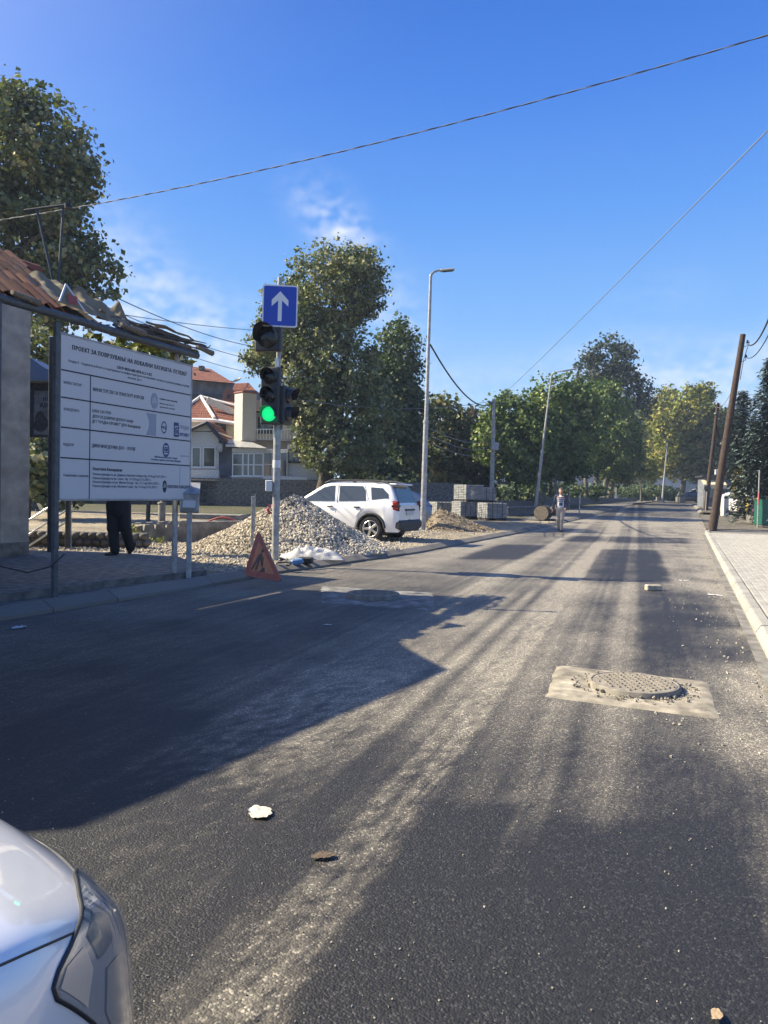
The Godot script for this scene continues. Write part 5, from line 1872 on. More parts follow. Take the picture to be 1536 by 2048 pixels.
	single("gate_pier", "pale gate pier beside the white car on the right", "pier", s2, M.stucco_white, Vector3(21.380, 0.485, -47.400), 0.1)
	var s3 := MB.new()
	s3.box(Vector3(0, 0.2, 0), Vector3(0.45, 0.5, 0.35), 0.02)
	single("concrete_block", "small pale block at the foot of the far lamp", "block", s3, M.concrete, Vector3(34.430, 1.165, -95.000))
	# footbridge railing
	var fb := thing("footbridge", "low arched footbridge with pale steel railing at the street end", "footbridge")
	var deck := MB.new()
	var up := []
	var lo := []
	for q in 13:
		var u := q / 12.0
		var at := Vector3(33.330, 1.089, -100.000).lerp(Vector3(38.232, 1.060, -100.000), u)
		up.append(at + Vector3(0, 1.0 + 0.28 * sin(u * PI), 0))
		lo.append(at + Vector3(0, 0.1 + 0.28 * sin(u * PI), 0))
		var s := MB.new()
		s.tube([lo[-1], up[-1]], [0.03], 6)
		part("baluster", s, M.galv, fb)
	for l in [up, lo]:
		var s := MB.new()
		s.tube(l, [0.045], 6)
		part("rail", s, M.galv, fb)
	deck.grid(13, 2, func(i, j): return lo[i] + Vector3(0, -0.05, 0.05 - 1.4 * j))
	part("deck", deck, M.concrete, fb)
	# low wall along the river, behind lot and pallets
	var lw := thing("river_wall", "low dark river wall behind the pallets and street trees", "wall")
	for e in [[Vector3(2.097, 0.416, -44.000), Vector3(11.304, 0.606, -54.400), 0.5], [Vector3(6.416, 0.339, -40.000), Vector3(9.238, 0.481, -45.000), 0.35], [Vector3(11.634, 0.656, -56.000), Vector3(30.547, 0.933, -92.000), 0.5]]:
		var dd: Vector3 = e[1] - e[0]
		var xx := Vector3(dd.x, 0, dd.z).normalized()
		var s := MB.new()
		s.box((e[0] + e[1]) * 0.5 + Vector3(0, e[2] * 0.5 - 0.15, 0), Vector3(dd.length(), e[2] + 0.3, 0.4), 0.03, Basis(xx, Vector3.UP, xx.cross(Vector3.UP)))
		part("wall_section", s, M.concrete_dark, lw)
		var t := MB.new()
		t.box((e[0] + e[1]) * 0.5 + Vector3(0, e[2] + 0.03, 0), Vector3(dd.length(), 0.07, 0.5), 0.02, Basis(xx, Vector3.UP, xx.cross(Vector3.UP)))
		part("coping", t, M.concrete, lw)


# ------------------------------------------------------------------ trees
var gap := FastNoiseLite.new()


func foliage_leaves(b: MB, lobes: Array, clumps: int, per: int, clump_r: float, leaf: float, cols: Array, seed_: int, gap_at := -0.22) -> void:
	var r := RandomNumberGenerator.new()
	r.seed = seed_
	gap.seed = seed_
	gap.frequency = 0.45 / maxf(clump_r, 0.1) * 0.6
	var wts := []
	var total := 0.0
	for l in lobes:
		total += l[1].x * l[1].y + l[1].y * l[1].z
		wts.append(total)
	for i in clumps:
		var q := r.randf() * total
		var k := 0
		while wts[k] < q:
			k += 1
		var lb: Array = lobes[k]
		var dir := Vector3(r.randfn(), r.randfn(), r.randfn()).normalized()
		var dd := lerpf(0.35, 1.02, sqrt(r.randf()))
		var small := 1.0
		if r.randf() < 0.16:
			dd = r.randf_range(1.0, 1.26)
			small = 0.55
		var c: Vector3 = lb[0] + dir * lb[1] * dd
		if gap.get_noise_3dv(c) < gap_at:
			continue
		var tone: float = r.randf()
		var cc: Color
		if cols.size() == 3:
			cc = cols[0].lerp(cols[1], tone) if r.randf() < 0.78 else cols[1].lerp(cols[2], tone)
		else:
			cc = cols[0]
		var cr := clump_r * r.randf_range(0.6, 1.35) * small
		for n in int(per * small):
			var off := Vector3(r.randfn(), r.randfn() * 0.7, r.randfn()) * cr * 0.55
			var p := c + off
			var nn := (dir * 0.45 + Vector3(0, 0.35, 0) + Vector3(r.randfn(), r.randfn(), r.randfn()) * 0.6).normalized()
			var t := nn.cross(Vector3(r.randfn(), r.randfn() - 0.5, r.randfn())).normalized()
			var s := nn.cross(t)
			var sz := leaf * r.randf_range(0.5, 1.45)
			var col := cc * r.randf_range(0.62, 1.3)
			col.a = 1.0
			var f := b.v.size()
			b.v.append_array([p - t * sz * 0.5, p + s * sz * 0.42 + nn * sz * 0.12, p + t * sz * 0.55, p - s * sz * 0.42 + nn * sz * 0.12])
			var n1 := (nn - s * 0.25).normalized()
			b.n.append_array([nn, n1, nn, (nn + s * 0.25).normalized()])
			b.uv.append_array([Vector2.ZERO, Vector2.ZERO, Vector2.ZERO, Vector2.ZERO])
			b.c.append_array([col, col, col, col])
			b.ix.append_array([f, f + 1, f + 2, f, f + 2, f + 3])


func tree(called: String, label: String, at: Vector3, lobes: Array, clumps: int, per: int, clump_r: float, leaf: float, cols: Array, trunk_r: float, seed_: int, bark: Material, gap_at := -0.22) -> void:
	var o := thing(called, label, "tree", at)
	var r := RandomNumberGenerator.new()
	r.seed = seed_
	var top: Vector3 = lobes[0][0]
	var ht := 0.0
	for l in lobes:
		if l[0].y + l[1].y * 0.5 > ht:
			ht = l[0].y + l[1].y * 0.5
			top = l[0] + Vector3(0, l[1].y * 0.4, 0)
	var t := MB.new()
	var d := top - at
	var bend := Vector3(r.randf_range(-0.25, 0.25), 0, r.randf_range(-0.25, 0.25)) * trunk_r * 3.0
	t.tube([Vector3(0, -0.3, 0), Vector3(0, 0.15, 0), d * 0.25 + bend, d * 0.55 + bend * 0.6, d * 0.95], [trunk_r * 1.5, trunk_r * 1.1, trunk_r * 0.9, trunk_r * 0.55, trunk_r * 0.1], 12)
	var tr := part("trunk", t, bark, o)
	for k in lobes.size():
		var l: Array = lobes[k]
		for m in 3:
			var s: float = clampf((l[0].y - at.y - l[1].y * 0.7) / maxf(d.y, 0.1), 0.22, 0.7) + r.randf_range(-0.06, 0.06)
			var a := d * s + bend * 0.7
			var e: Vector3 = l[0] - at + Vector3(r.randf_range(-0.7, 0.7) * l[1].x, r.randf_range(-0.1, 0.75) * l[1].y, r.randf_range(-0.7, 0.7) * l[1].z)
			var mid := a.lerp(e, 0.5) + Vector3(0, absf(e.x - a.x) * 0.12, 0)
			var lm := MB.new()
			lm.tube([a, mid, e], [trunk_r * 0.38, trunk_r * 0.22, trunk_r * 0.05], 7)
			part("limb", lm, bark, o)
	var b := MB.new()
	var loc := []
	for l in lobes:
		loc.append([l[0] - at, l[1]])
	foliage_leaves(b, loc, clumps, per, clump_r, leaf, cols, seed_, gap_at)
	var c := part("crown", b, M.leaf, o)
	c.set_meta("kind", "stuff")


func spruce(label: String, at: Vector3, h: float, r0: float, seed_: int, tint: Color, low := 0.06) -> void:
	var o := thing("spruce", label, "tree", at)
	var r := RandomNumberGenerator.new()
	r.seed = seed_
	var t := MB.new()
	t.tube([Vector3(0, -0.3, 0), Vector3(0, h * 0.5, 0), Vector3(0, h, 0)], [r0 * 0.075, r0 * 0.05, 0.02], 10)
	part("trunk", t, M.bark, o)
	var b := MB.new()
	var y := h * low
	while y < h * 0.99:
		var rr := r0 * pow(1.0 - y / h, 0.8) * r.randf_range(0.8, 1.1) + 0.12
		var n := int(6 + rr * 2.6)
		for k in n:
			var a := TAU * (k + r.randf()) / n
			var ln := rr * r.randf_range(0.65, 1.12)
			var out := Vector3(cos(a), 0, sin(a))
			var steps := int(4 + ln * 6.0)
			for s in steps:
				var u := (s + r.randf()) / steps
				var p := Vector3(0, y + ln * 0.12 * u - ln * 0.42 * u * u + 0.10 * sin(u * PI), 0) + out * ln * u
				for m in 7:
					var side := out.cross(Vector3.UP) * r.randf_range(-1, 1)
					var d := (out * 0.7 + side + Vector3(0, r.randf_range(-0.75, 0.15), 0)).normalized()
					var sz := r.randf_range(0.16, 0.34) * (0.6 + 0.2 * r0 * 0.5)
					var w := d.cross(Vector3(r.randfn(), r.randfn() + 1.0, r.randfn())).normalized() * sz * 0.11
					var col := tint * r.randf_range(0.6, 1.25) * (0.8 + 0.35 * u)
					col.a = 1.0
					var q := p + Vector3(r.randfn(), r.randfn(), r.randfn()) * 0.07
					var nn := d.cross(w).normalized()
					if nn.y < 0:
						nn = -nn
					var f := b.v.size()
					b.v.append_array([q, q + d * sz * 0.5 + w, q + d * sz, q + d * sz * 0.5 - w])
					b.n.append_array([nn, nn, nn, nn])
					b.uv.append_array([Vector2.ZERO, Vector2.ZERO, Vector2.ZERO, Vector2.ZERO])
					b.c.append_array([col, col, col, col])
					b.ix.append_array([f, f + 1, f + 2, f, f + 2, f + 3])
		y += 0.17 + 0.05 * rr
	var c := part("crown", b, M.needle, o)
	c.set_meta("kind", "stuff")


func make_trees() -> void:
	var plane := [Color(0.098, 0.130, 0.062), Color(0.20, 0.215, 0.105), Color(0.42, 0.38, 0.22)]
	var planed := [Color(0.065, 0.088, 0.045), Color(0.14, 0.155, 0.065), Color(0.27, 0.23, 0.10)]
	var dark := [Color(0.055, 0.088, 0.048), Color(0.105, 0.145, 0.068), Color(0.19, 0.195, 0.095)]
	var maple := [Color(0.055, 0.105, 0.036), Color(0.155, 0.215, 0.062), Color(0.31, 0.32, 0.11)]
	var gold := [Color(0.12, 0.155, 0.042), Color(0.27, 0.27, 0.07), Color(0.42, 0.34, 0.10)]
	tree("plane_tree", "big plane tree rising behind the tile porch roof", Vector3(-17.366, 0.490, -36.000), [[Vector3(-17.150, 16.764, -36.000), Vector3(2.98, 3.10, 2.94)], [Vector3(-18.183, 13.238, -36.000), Vector3(3.58, 2.86, 3.40)], [Vector3(-15.820, 13.287, -36.000), Vector3(1.91, 2.50, 2.36)], [Vector3(-16.974, 10.212, -36.000), Vector3(2.86, 2.03, 2.72)], [Vector3(-14.024, 11.214, -36.000), Vector3(1.07, 1.31, 1.25)], [Vector3(-15.132, 15.406, -36.000), Vector3(1.19, 1.43, 1.36)], [Vector3(-17.990, 18.609, -36.000), Vector3(1.67, 1.67, 1.59)]], 1900, 32, 0.66, 0.235, plane, 0.6, 101, M.bark_pale, -0.05)
	tree("plane_tree", "tall plane tree standing behind the traffic light", Vector3(-3.823, 0.625, -45.000), [[Vector3(-3.322, 13.362, -45.000), Vector3(2.68, 2.53, 2.55)], [Vector3(-7.105, 9.603, -45.000), Vector3(1.25, 1.49, 1.42)], [Vector3(-5.208, 11.264, -45.000), Vector3(2.38, 2.24, 2.26)], [Vector3(-6.372, 10.061, -45.000), Vector3(1.79, 1.64, 1.70)], [Vector3(-1.849, 13.687, -45.000), Vector3(1.64, 2.09, 1.98)], [Vector3(-3.677, 8.641, -45.000), Vector3(3.43, 2.68, 3.26)], [Vector3(-2.141, 6.010, -45.000), Vector3(2.98, 2.53, 2.83)], [Vector3(-4.385, 6.852, -45.000), Vector3(1.64, 2.09, 1.98)], [Vector3(-3.895, 4.491, -45.000), Vector3(1.34, 1.79, 1.66)], [Vector3(-2.097, 3.786, -45.000), Vector3(2.24, 1.49, 2.12)]], 2700, 32, 0.50, 0.18, plane, 0.42, 102, M.bark, -0.16)
	tree("broadleaf_tree", "dark bushy tree crowding the plane tree on its right", Vector3(0.951, 0.755, -54.000), [[Vector3(0.734, 10.895, -54.000), Vector3(1.50, 2.68, 1.85)], [Vector3(0.082, 8.044, -54.000), Vector3(2.15, 2.86, 2.65)], [Vector3(1.538, 6.653, -54.000), Vector3(1.43, 2.50, 1.77)], [Vector3(0.708, 3.786, -54.000), Vector3(2.15, 1.97, 2.04)], [Vector3(-1.077, 3.749, -54.000), Vector3(1.79, 1.79, 1.70)]], 1100, 26, 0.6, 0.24, dark, 0.3, 103, M.bark, -0.3)
	tree("broadleaf_tree", "dark tree behind the tall street lamp", Vector3(4.111, 0.941, -60.000), [[Vector3(4.491, 6.894, -60.000), Vector3(1.51, 2.38, 1.86)], [Vector3(3.554, 4.500, -60.000), Vector3(1.79, 2.38, 2.21)], [Vector3(5.150, 4.137, -60.000), Vector3(1.79, 2.19, 2.08)]], 560, 20, 0.8, 0.32, planed, 0.28, 104, M.bark, -0.3)
	tree("broadleaf_tree", "brownish tree left of the concrete utility pole", Vector3(7.069, 0.973, -63.000), [[Vector3(6.820, 6.172, -63.000), Vector3(1.46, 2.29, 1.80)], [Vector3(7.500, 3.899, -63.000), Vector3(1.88, 2.09, 1.98)], [Vector3(6.250, 3.873, -63.000), Vector3(1.25, 2.09, 1.55)]], 480, 20, 0.8, 0.32, [Color(0.06, 0.065, 0.03), Color(0.12, 0.11, 0.05), Color(0.20, 0.15, 0.08)], 0.25, 105, M.bark, -0.3)
	tree("maple_tree", "leftmost bright green street tree behind the leaning lamp", Vector3(10.112, 0.379, -57.000), [[Vector3(9.145, 7.287, -57.000), Vector3(1.70, 1.70, 1.61)], [Vector3(10.139, 5.241, -57.000), Vector3(2.64, 2.45, 2.51)], [Vector3(8.246, 5.577, -57.000), Vector3(1.51, 1.89, 1.79)], [Vector3(10.747, 3.560, -57.000), Vector3(1.89, 1.13, 1.79)], [Vector3(11.229, 6.767, -57.000), Vector3(1.32, 1.70, 1.61)]], 1300, 26, 0.58, 0.23, maple, 0.11, 106, M.bark, -0.16)
	tree("maple_tree", "tallest bright green street tree right of the leaning lamp", Vector3(13.223, 0.495, -60.000), [[Vector3(13.164, 8.655, -60.000), Vector3(1.99, 2.19, 2.08)], [Vector3(13.822, 6.298, -60.000), Vector3(2.78, 2.98, 2.83)], [Vector3(12.466, 5.082, -60.000), Vector3(1.79, 1.99, 1.89)], [Vector3(14.759, 8.293, -60.000), Vector3(1.79, 2.19, 2.08)], [Vector3(13.891, 3.725, -60.000), Vector3(2.19, 1.19, 2.08)]], 1500, 26, 0.6, 0.24, maple, 0.13, 107, M.bark, -0.16)
	tree("maple_tree", "wide bright green street tree with two stout trunks below", Vector3(21.363, 0.891, -76.000), [[Vector3(20.979, 9.165, -76.000), Vector3(2.77, 3.52, 3.35)], [Vector3(22.290, 7.189, -76.000), Vector3(3.02, 3.77, 3.59)], [Vector3(23.825, 6.219, -76.000), Vector3(1.76, 3.02, 2.18)], [Vector3(20.059, 6.140, -76.000), Vector3(2.01, 2.26, 2.15)], [Vector3(21.675, 11.181, -76.000), Vector3(1.76, 2.26, 2.15)]], 1200, 24, 0.66, 0.26, maple, 0.28, 108, M.bark_pale, -0.18)
	tree("maple_tree", "shaded street tree at the end of the green row", Vector3(23.649, 0.992, -80.000), [[Vector3(25.282, 8.584, -80.000), Vector3(1.59, 3.18, 1.96)], [Vector3(25.639, 5.425, -80.000), Vector3(1.59, 2.38, 1.96)], [Vector3(24.068, 4.864, -80.000), Vector3(2.12, 1.85, 2.01)]], 420, 22, 0.7, 0.28, dark, 0.28, 109, M.bark_pale, -0.3)
	tree("poplar_tree", "tall dark tree overtopping the green street trees", Vector3(30.019, 1.086, -100.000), [[Vector3(27.117, 17.182, -100.000), Vector3(2.12, 3.97, 2.62)], [Vector3(29.038, 19.191, -100.000), Vector3(2.38, 3.31, 2.94)], [Vector3(30.704, 18.569, -100.000), Vector3(2.25, 3.64, 2.78)], [Vector3(30.809, 14.959, -100.000), Vector3(2.98, 3.97, 3.68)], [Vector3(33.908, 15.023, -100.000), Vector3(1.19, 1.99, 1.47)], [Vector3(33.175, 13.035, -100.000), Vector3(1.85, 1.99, 1.89)], [Vector3(28.189, 14.247, -100.000), Vector3(2.65, 3.97, 3.27)]], 1100, 20, 0.8, 0.36, [Color(0.028, 0.045, 0.030), Color(0.055, 0.075, 0.045), Color(0.09, 0.10, 0.06)], 0.35, 110, M.bark, -0.12)
	tree("plane_tree", "golden green plane tree at the street end left of the far lamp", Vector3(42.213, 1.302, -120.000), [[Vector3(43.239, 14.634, -120.000), Vector3(2.38, 3.18, 2.94)], [Vector3(42.748, 9.878, -120.000), Vector3(3.02, 3.97, 3.73)], [Vector3(41.258, 6.679, -120.000), Vector3(2.38, 3.18, 2.94)], [Vector3(44.512, 17.029, -120.000), Vector3(1.59, 2.38, 1.96)]], 620, 20, 0.9, 0.40, gold, 0.32, 111, M.bark_pale, -0.2)
	tree("plane_tree", "largest golden green plane tree at the street end", Vector3(41.247, 1.341, -105.000), [[Vector3(42.443, 14.118, -105.000), Vector3(2.64, 3.13, 2.97)], [Vector3(41.523, 10.296, -105.000), Vector3(3.82, 3.82, 3.63)], [Vector3(40.243, 6.805, -105.000), Vector3(3.48, 2.43, 3.30)], [Vector3(43.972, 9.655, -105.000), Vector3(2.78, 4.17, 3.44)], [Vector3(43.428, 15.865, -105.000), Vector3(1.39, 1.74, 1.65)], [Vector3(38.707, 11.621, -105.000), Vector3(1.53, 2.09, 1.89)]], 1350, 20, 0.85, 0.38, gold, 0.36, 112, M.bark_pale, -0.2)
	tree("plane_tree", "green plane tree behind the wooden poles", Vector3(43.921, 1.245, -100.000), [[Vector3(43.508, 9.957, -100.000), Vector3(2.65, 3.64, 3.27)], [Vector3(44.936, 6.688, -100.000), Vector3(2.32, 2.98, 2.83)], [Vector3(41.663, 5.629, -100.000), Vector3(1.99, 1.99, 1.89)], [Vector3(45.115, 11.309, -100.000), Vector3(1.32, 1.66, 1.57)]], 700, 20, 0.85, 0.38, [Color(0.06, 0.085, 0.03), Color(0.13, 0.15, 0.045), Color(0.25, 0.2, 0.07)], 0.3, 113, M.bark_pale, -0.2)
	tree("young_tree", "thin young tree with yellow leaves by the footbridge", Vector3(30.591, 1.197, -90.000), [[Vector3(30.221, 5.654, -90.000), Vector3(1.31, 1.79, 1.62)], [Vector3(29.661, 4.453, -90.000), Vector3(0.95, 0.95, 0.91)], [Vector3(31.318, 4.785, -90.000), Vector3(0.95, 1.19, 1.13)]], 240, 16, 0.6, 0.30, gold, 0.10, 114, M.bark_pale, -0.1)
	# bare trunks under the row
	var stems := [[Vector3(12.262, 0.682, -53.400), Vector3(12.034, 2.586, -53.400), 0.14, "slender curved trunk behind the log under the green trees"], [Vector3(22.648, 0.892, -78.000), Vector3(22.837, 3.322, -78.000), 0.26, "stout pale trunk right of the two stout trunks"], [Vector3(18.707, 0.776, -70.000), Vector3(18.593, 3.229, -70.000), 0.2, "dark trunk right behind the person"], [Vector3(10.806, 0.599, -52.500), Vector3(10.986, 1.680, -52.500), 0.26, "leaning cut trunk stump beside the leaning lamp"]]
	for e in stems:
		var o := thing("tree_trunk", e[3], "tree trunk", e[0])
		var b := MB.new()
		var d: Vector3 = e[1] - e[0]
		b.tube([Vector3(0, -0.2, 0), d * 0.5 + Vector3(0.04, 0, 0), d], [e[2] * 1.2, e[2], e[2] * 0.85], 10)
		part("stem", b, M.bark_pale, o)
		var t := MB.new()
		t.tube([d * 0.85, d * 1.05 + Vector3(0.25, 0.5, 0)], [e[2] * 0.5, e[2] * 0.25], 8)
		part("limb", t, M.bark, o)
	spruce("tall blue green spruce at the right picture edge", Vector3(19.748, 0.314, -39.000), 8.4, 2.3, 201, Color(0.16, 0.225, 0.205))
	spruce("second blue green spruce behind the green cabinet", Vector3(22.573, 0.492, -48.000), 7.9, 2.1, 202, Color(0.15, 0.215, 0.19), 0.34)
	spruce("lower spruce just behind the picket fence", Vector3(21.571, 0.416, -44.000), 5.6, 2.0, 203, Color(0.15, 0.21, 0.165), 0.28)
	# drying little conifer in the verge
	var y := thing("dry_conifer", "small drooping conifer with dry yellow branches in the verge", "tree", Vector3(20.798, 0.413, -43.600))
	var tb := MB.new()
	tb.tube([Vector3(0, -0.2, 0), Vector3(0.02, 1.3, 0)], [0.13, 0.11], 8)
	part("trunk", tb, M.bark, y)
	var lv := MB.new()
	foliage_leaves(lv, [[Vector3(-0.1, 2.3, 0), Vector3(0.4, 0.6, 0.4)], [Vector3(-0.42, 1.9, 0.1), Vector3(0.28, 0.55, 0.25)], [Vector3(0.1, 1.9, 0), Vector3(0.3, 0.4, 0.3)]], 120, 14, 0.22, 0.20, [Color(0.16, 0.13, 0.06), Color(0.09, 0.09, 0.04), Color(0.30, 0.22, 0.10)], 205)
	part("crown", lv, M.leaf, y).set_meta("kind", "stuff")
	# hedges and bushes; two dark hedges stand in for tree shade
	for e in [[[[Vector3(-0.916, 1.431, -48.000), Vector3(2.86, 0.95, 2.72)]], "dark hedge behind the parked white car", 115], [[[Vector3(5.975, 1.787, -64.000), Vector3(3.39, 1.10, 3.22)]], "added dark hedge standing in for tree shade behind the paver pallets", 116], [[[Vector3(13.026, 1.723, -70.000), Vector3(3.25, 0.83, 3.08)], [Vector3(17.687, 1.821, -72.000), Vector3(3.34, 0.76, 3.17)]], "low added hedge standing in for tree shade beyond the street trees", 117], [[[Vector3(34.490, 2.173, -100.000), Vector3(3.97, 0.93, 3.77)]], "low hedge beyond the footbridge", 118], [[[Vector3(-14.125, 6.395, -30.000), Vector3(1.39, 1.39, 1.32)], [Vector3(-13.518, 5.028, -30.000), Vector3(1.19, 1.19, 1.13)], [Vector3(-14.093, 2.841, -30.000), Vector3(1.79, 1.59, 1.70)], [Vector3(-13.090, 1.672, -30.000), Vector3(1.19, 0.99, 1.13)]], "dark shrub behind the poster case", 119], [[[Vector3(-9.378, 6.454, -30.000), Vector3(0.89, 0.40, 0.85)], [Vector3(-10.266, 6.278, -30.000), Vector3(0.79, 0.60, 0.75)], [Vector3(-8.486, 6.355, -30.000), Vector3(0.40, 0.24, 0.38)]], "leafy crown showing over the board top", 120]]:
		var b := MB.new()
		var c: Vector3 = e[0][0][0]
		var loc := []
		for l in e[0]:
			loc.append([l[0] - c, l[1]])
		foliage_leaves(b, loc, 420, 18, 0.45, 0.26, dark if e[2] < 119 else plane, e[2], -0.4)
		var h := thing("bush" if e[2] > 118 else "hedge", e[1], "bush" if e[2] > 118 else "hedge", c)
		part("leaves", b, M.leaf, h).set_meta("kind", "stuff")
		var st := MB.new()
		st.tube([Vector3(0, -c.y + terrain(-c.z) - 0.1, 0), Vector3(0.1, 0, 0)], [0.09, 0.05], 8)
		part("stem", st, M.bark, h)


# ------------------------------------------------------------------ houses
func face_box(o: Node3D, called: String, mat: Material, tl: Vector3, br: Vector3, depth: float, bev := 0.0) -> MeshInstance3D:
	var b := MB.new()
	b.box(Vector3((tl.x + br.x) * 0.5, (tl.y + br.y) * 0.5, tl.z - depth * 0.5) - o.position, Vector3(absf(br.x - tl.x), absf(tl.y - br.y), depth), bev)
	return part(called, b, mat, o)


func window_at(o: Node3D, tl: Vector3, br: Vector3, nx: int, frame: Material, glass: Material, ny := 1) -> void:
	var w := br.x - tl.x
	var h := tl.y - br.y
	var c := Vector3((tl.x + br.x) * 0.5, (tl.y + br.y) * 0.5, tl.z) - o.position
	var t := 0.06
	var f := MB.new()
	for e in [[0.0, h / 2 - t / 2, w, t], [0.0, -h / 2 + t / 2, w, t], [-w / 2 + t / 2, 0.0, t, h - 2 * t], [w / 2 - t / 2, 0.0, t, h - 2 * t]]:
		f.box(c + Vector3(e[0], e[1], 0.02), Vector3(e[2], e[3], 0.09), 0.008)
	for k in range(1, nx):
		f.box(c + Vector3(-w / 2 + w * k / nx, 0, 0.018), Vector3(0.075, h - 2 * t, 0.07), 0.006)
	for k in range(1, ny):
		f.box(c + Vector3(0, -h / 2 + h * k / ny, 0.016), Vector3(w - 2 * t, 0.06, 0.065), 0.006)
	var wo := part("window", f, frame, o)
	for k in nx:
		var p := MB.new()
		p.box(c + Vector3(-w / 2 + w * (k + 0.5) / nx, 0, 0.005), Vector3(w / nx - 0.05, h - 0.06, 0.02))
		part("pane", p, glass, wo)
	var s := MB.new()
	s.box(c + Vector3(0, -h / 2 - 0.03, 0.07), Vector3(w + 0.14, 0.05, 0.18), 0.008)
	part("sill", s, frame, wo)


func tiled_slope(o: Node3D, called: String, el: Vector3, er: Vector3, rr: Vector3, rl: Vector3, cols: int, rows: int, mat: Material) -> void:
	var b := MB.new()
	var nn := (er - el).cross(rl - el).normalized()
	if (er - el).cross(rl - el).length() < 0.001:
		nn = (er - el).cross(rr - el).normalized()
	if nn.y < 0:
		nn = -nn
	b.grid(cols * 3 + 1, rows * 2, func(i, j): var u = i / (cols * 3.0); var v = ((j / 2) + (j % 2)) / float(rows); var p = el.lerp(er, u).lerp(rl.lerp(rr, u), v); return p + nn * (0.035 * absf(sin(i * PI / 3.0)) + (0.045 if j % 2 == 0 else 0.0)) - o.position, func(i, j, _p): return Color(0.36, 0.13, 0.085) * (0.8 + 0.4 * absf(nz.get_noise_2d((i / 3) * 7.3, (j / 2) * 5.1 + cols))))
	part(called, b, mat, o)
	var un := MB.new()
	var d := nn * -0.04 - o.position
	un.quado(el + d, er + d, rr + d, rl + d, nn)
	part("roof_board", un, M.wood_grey, o)


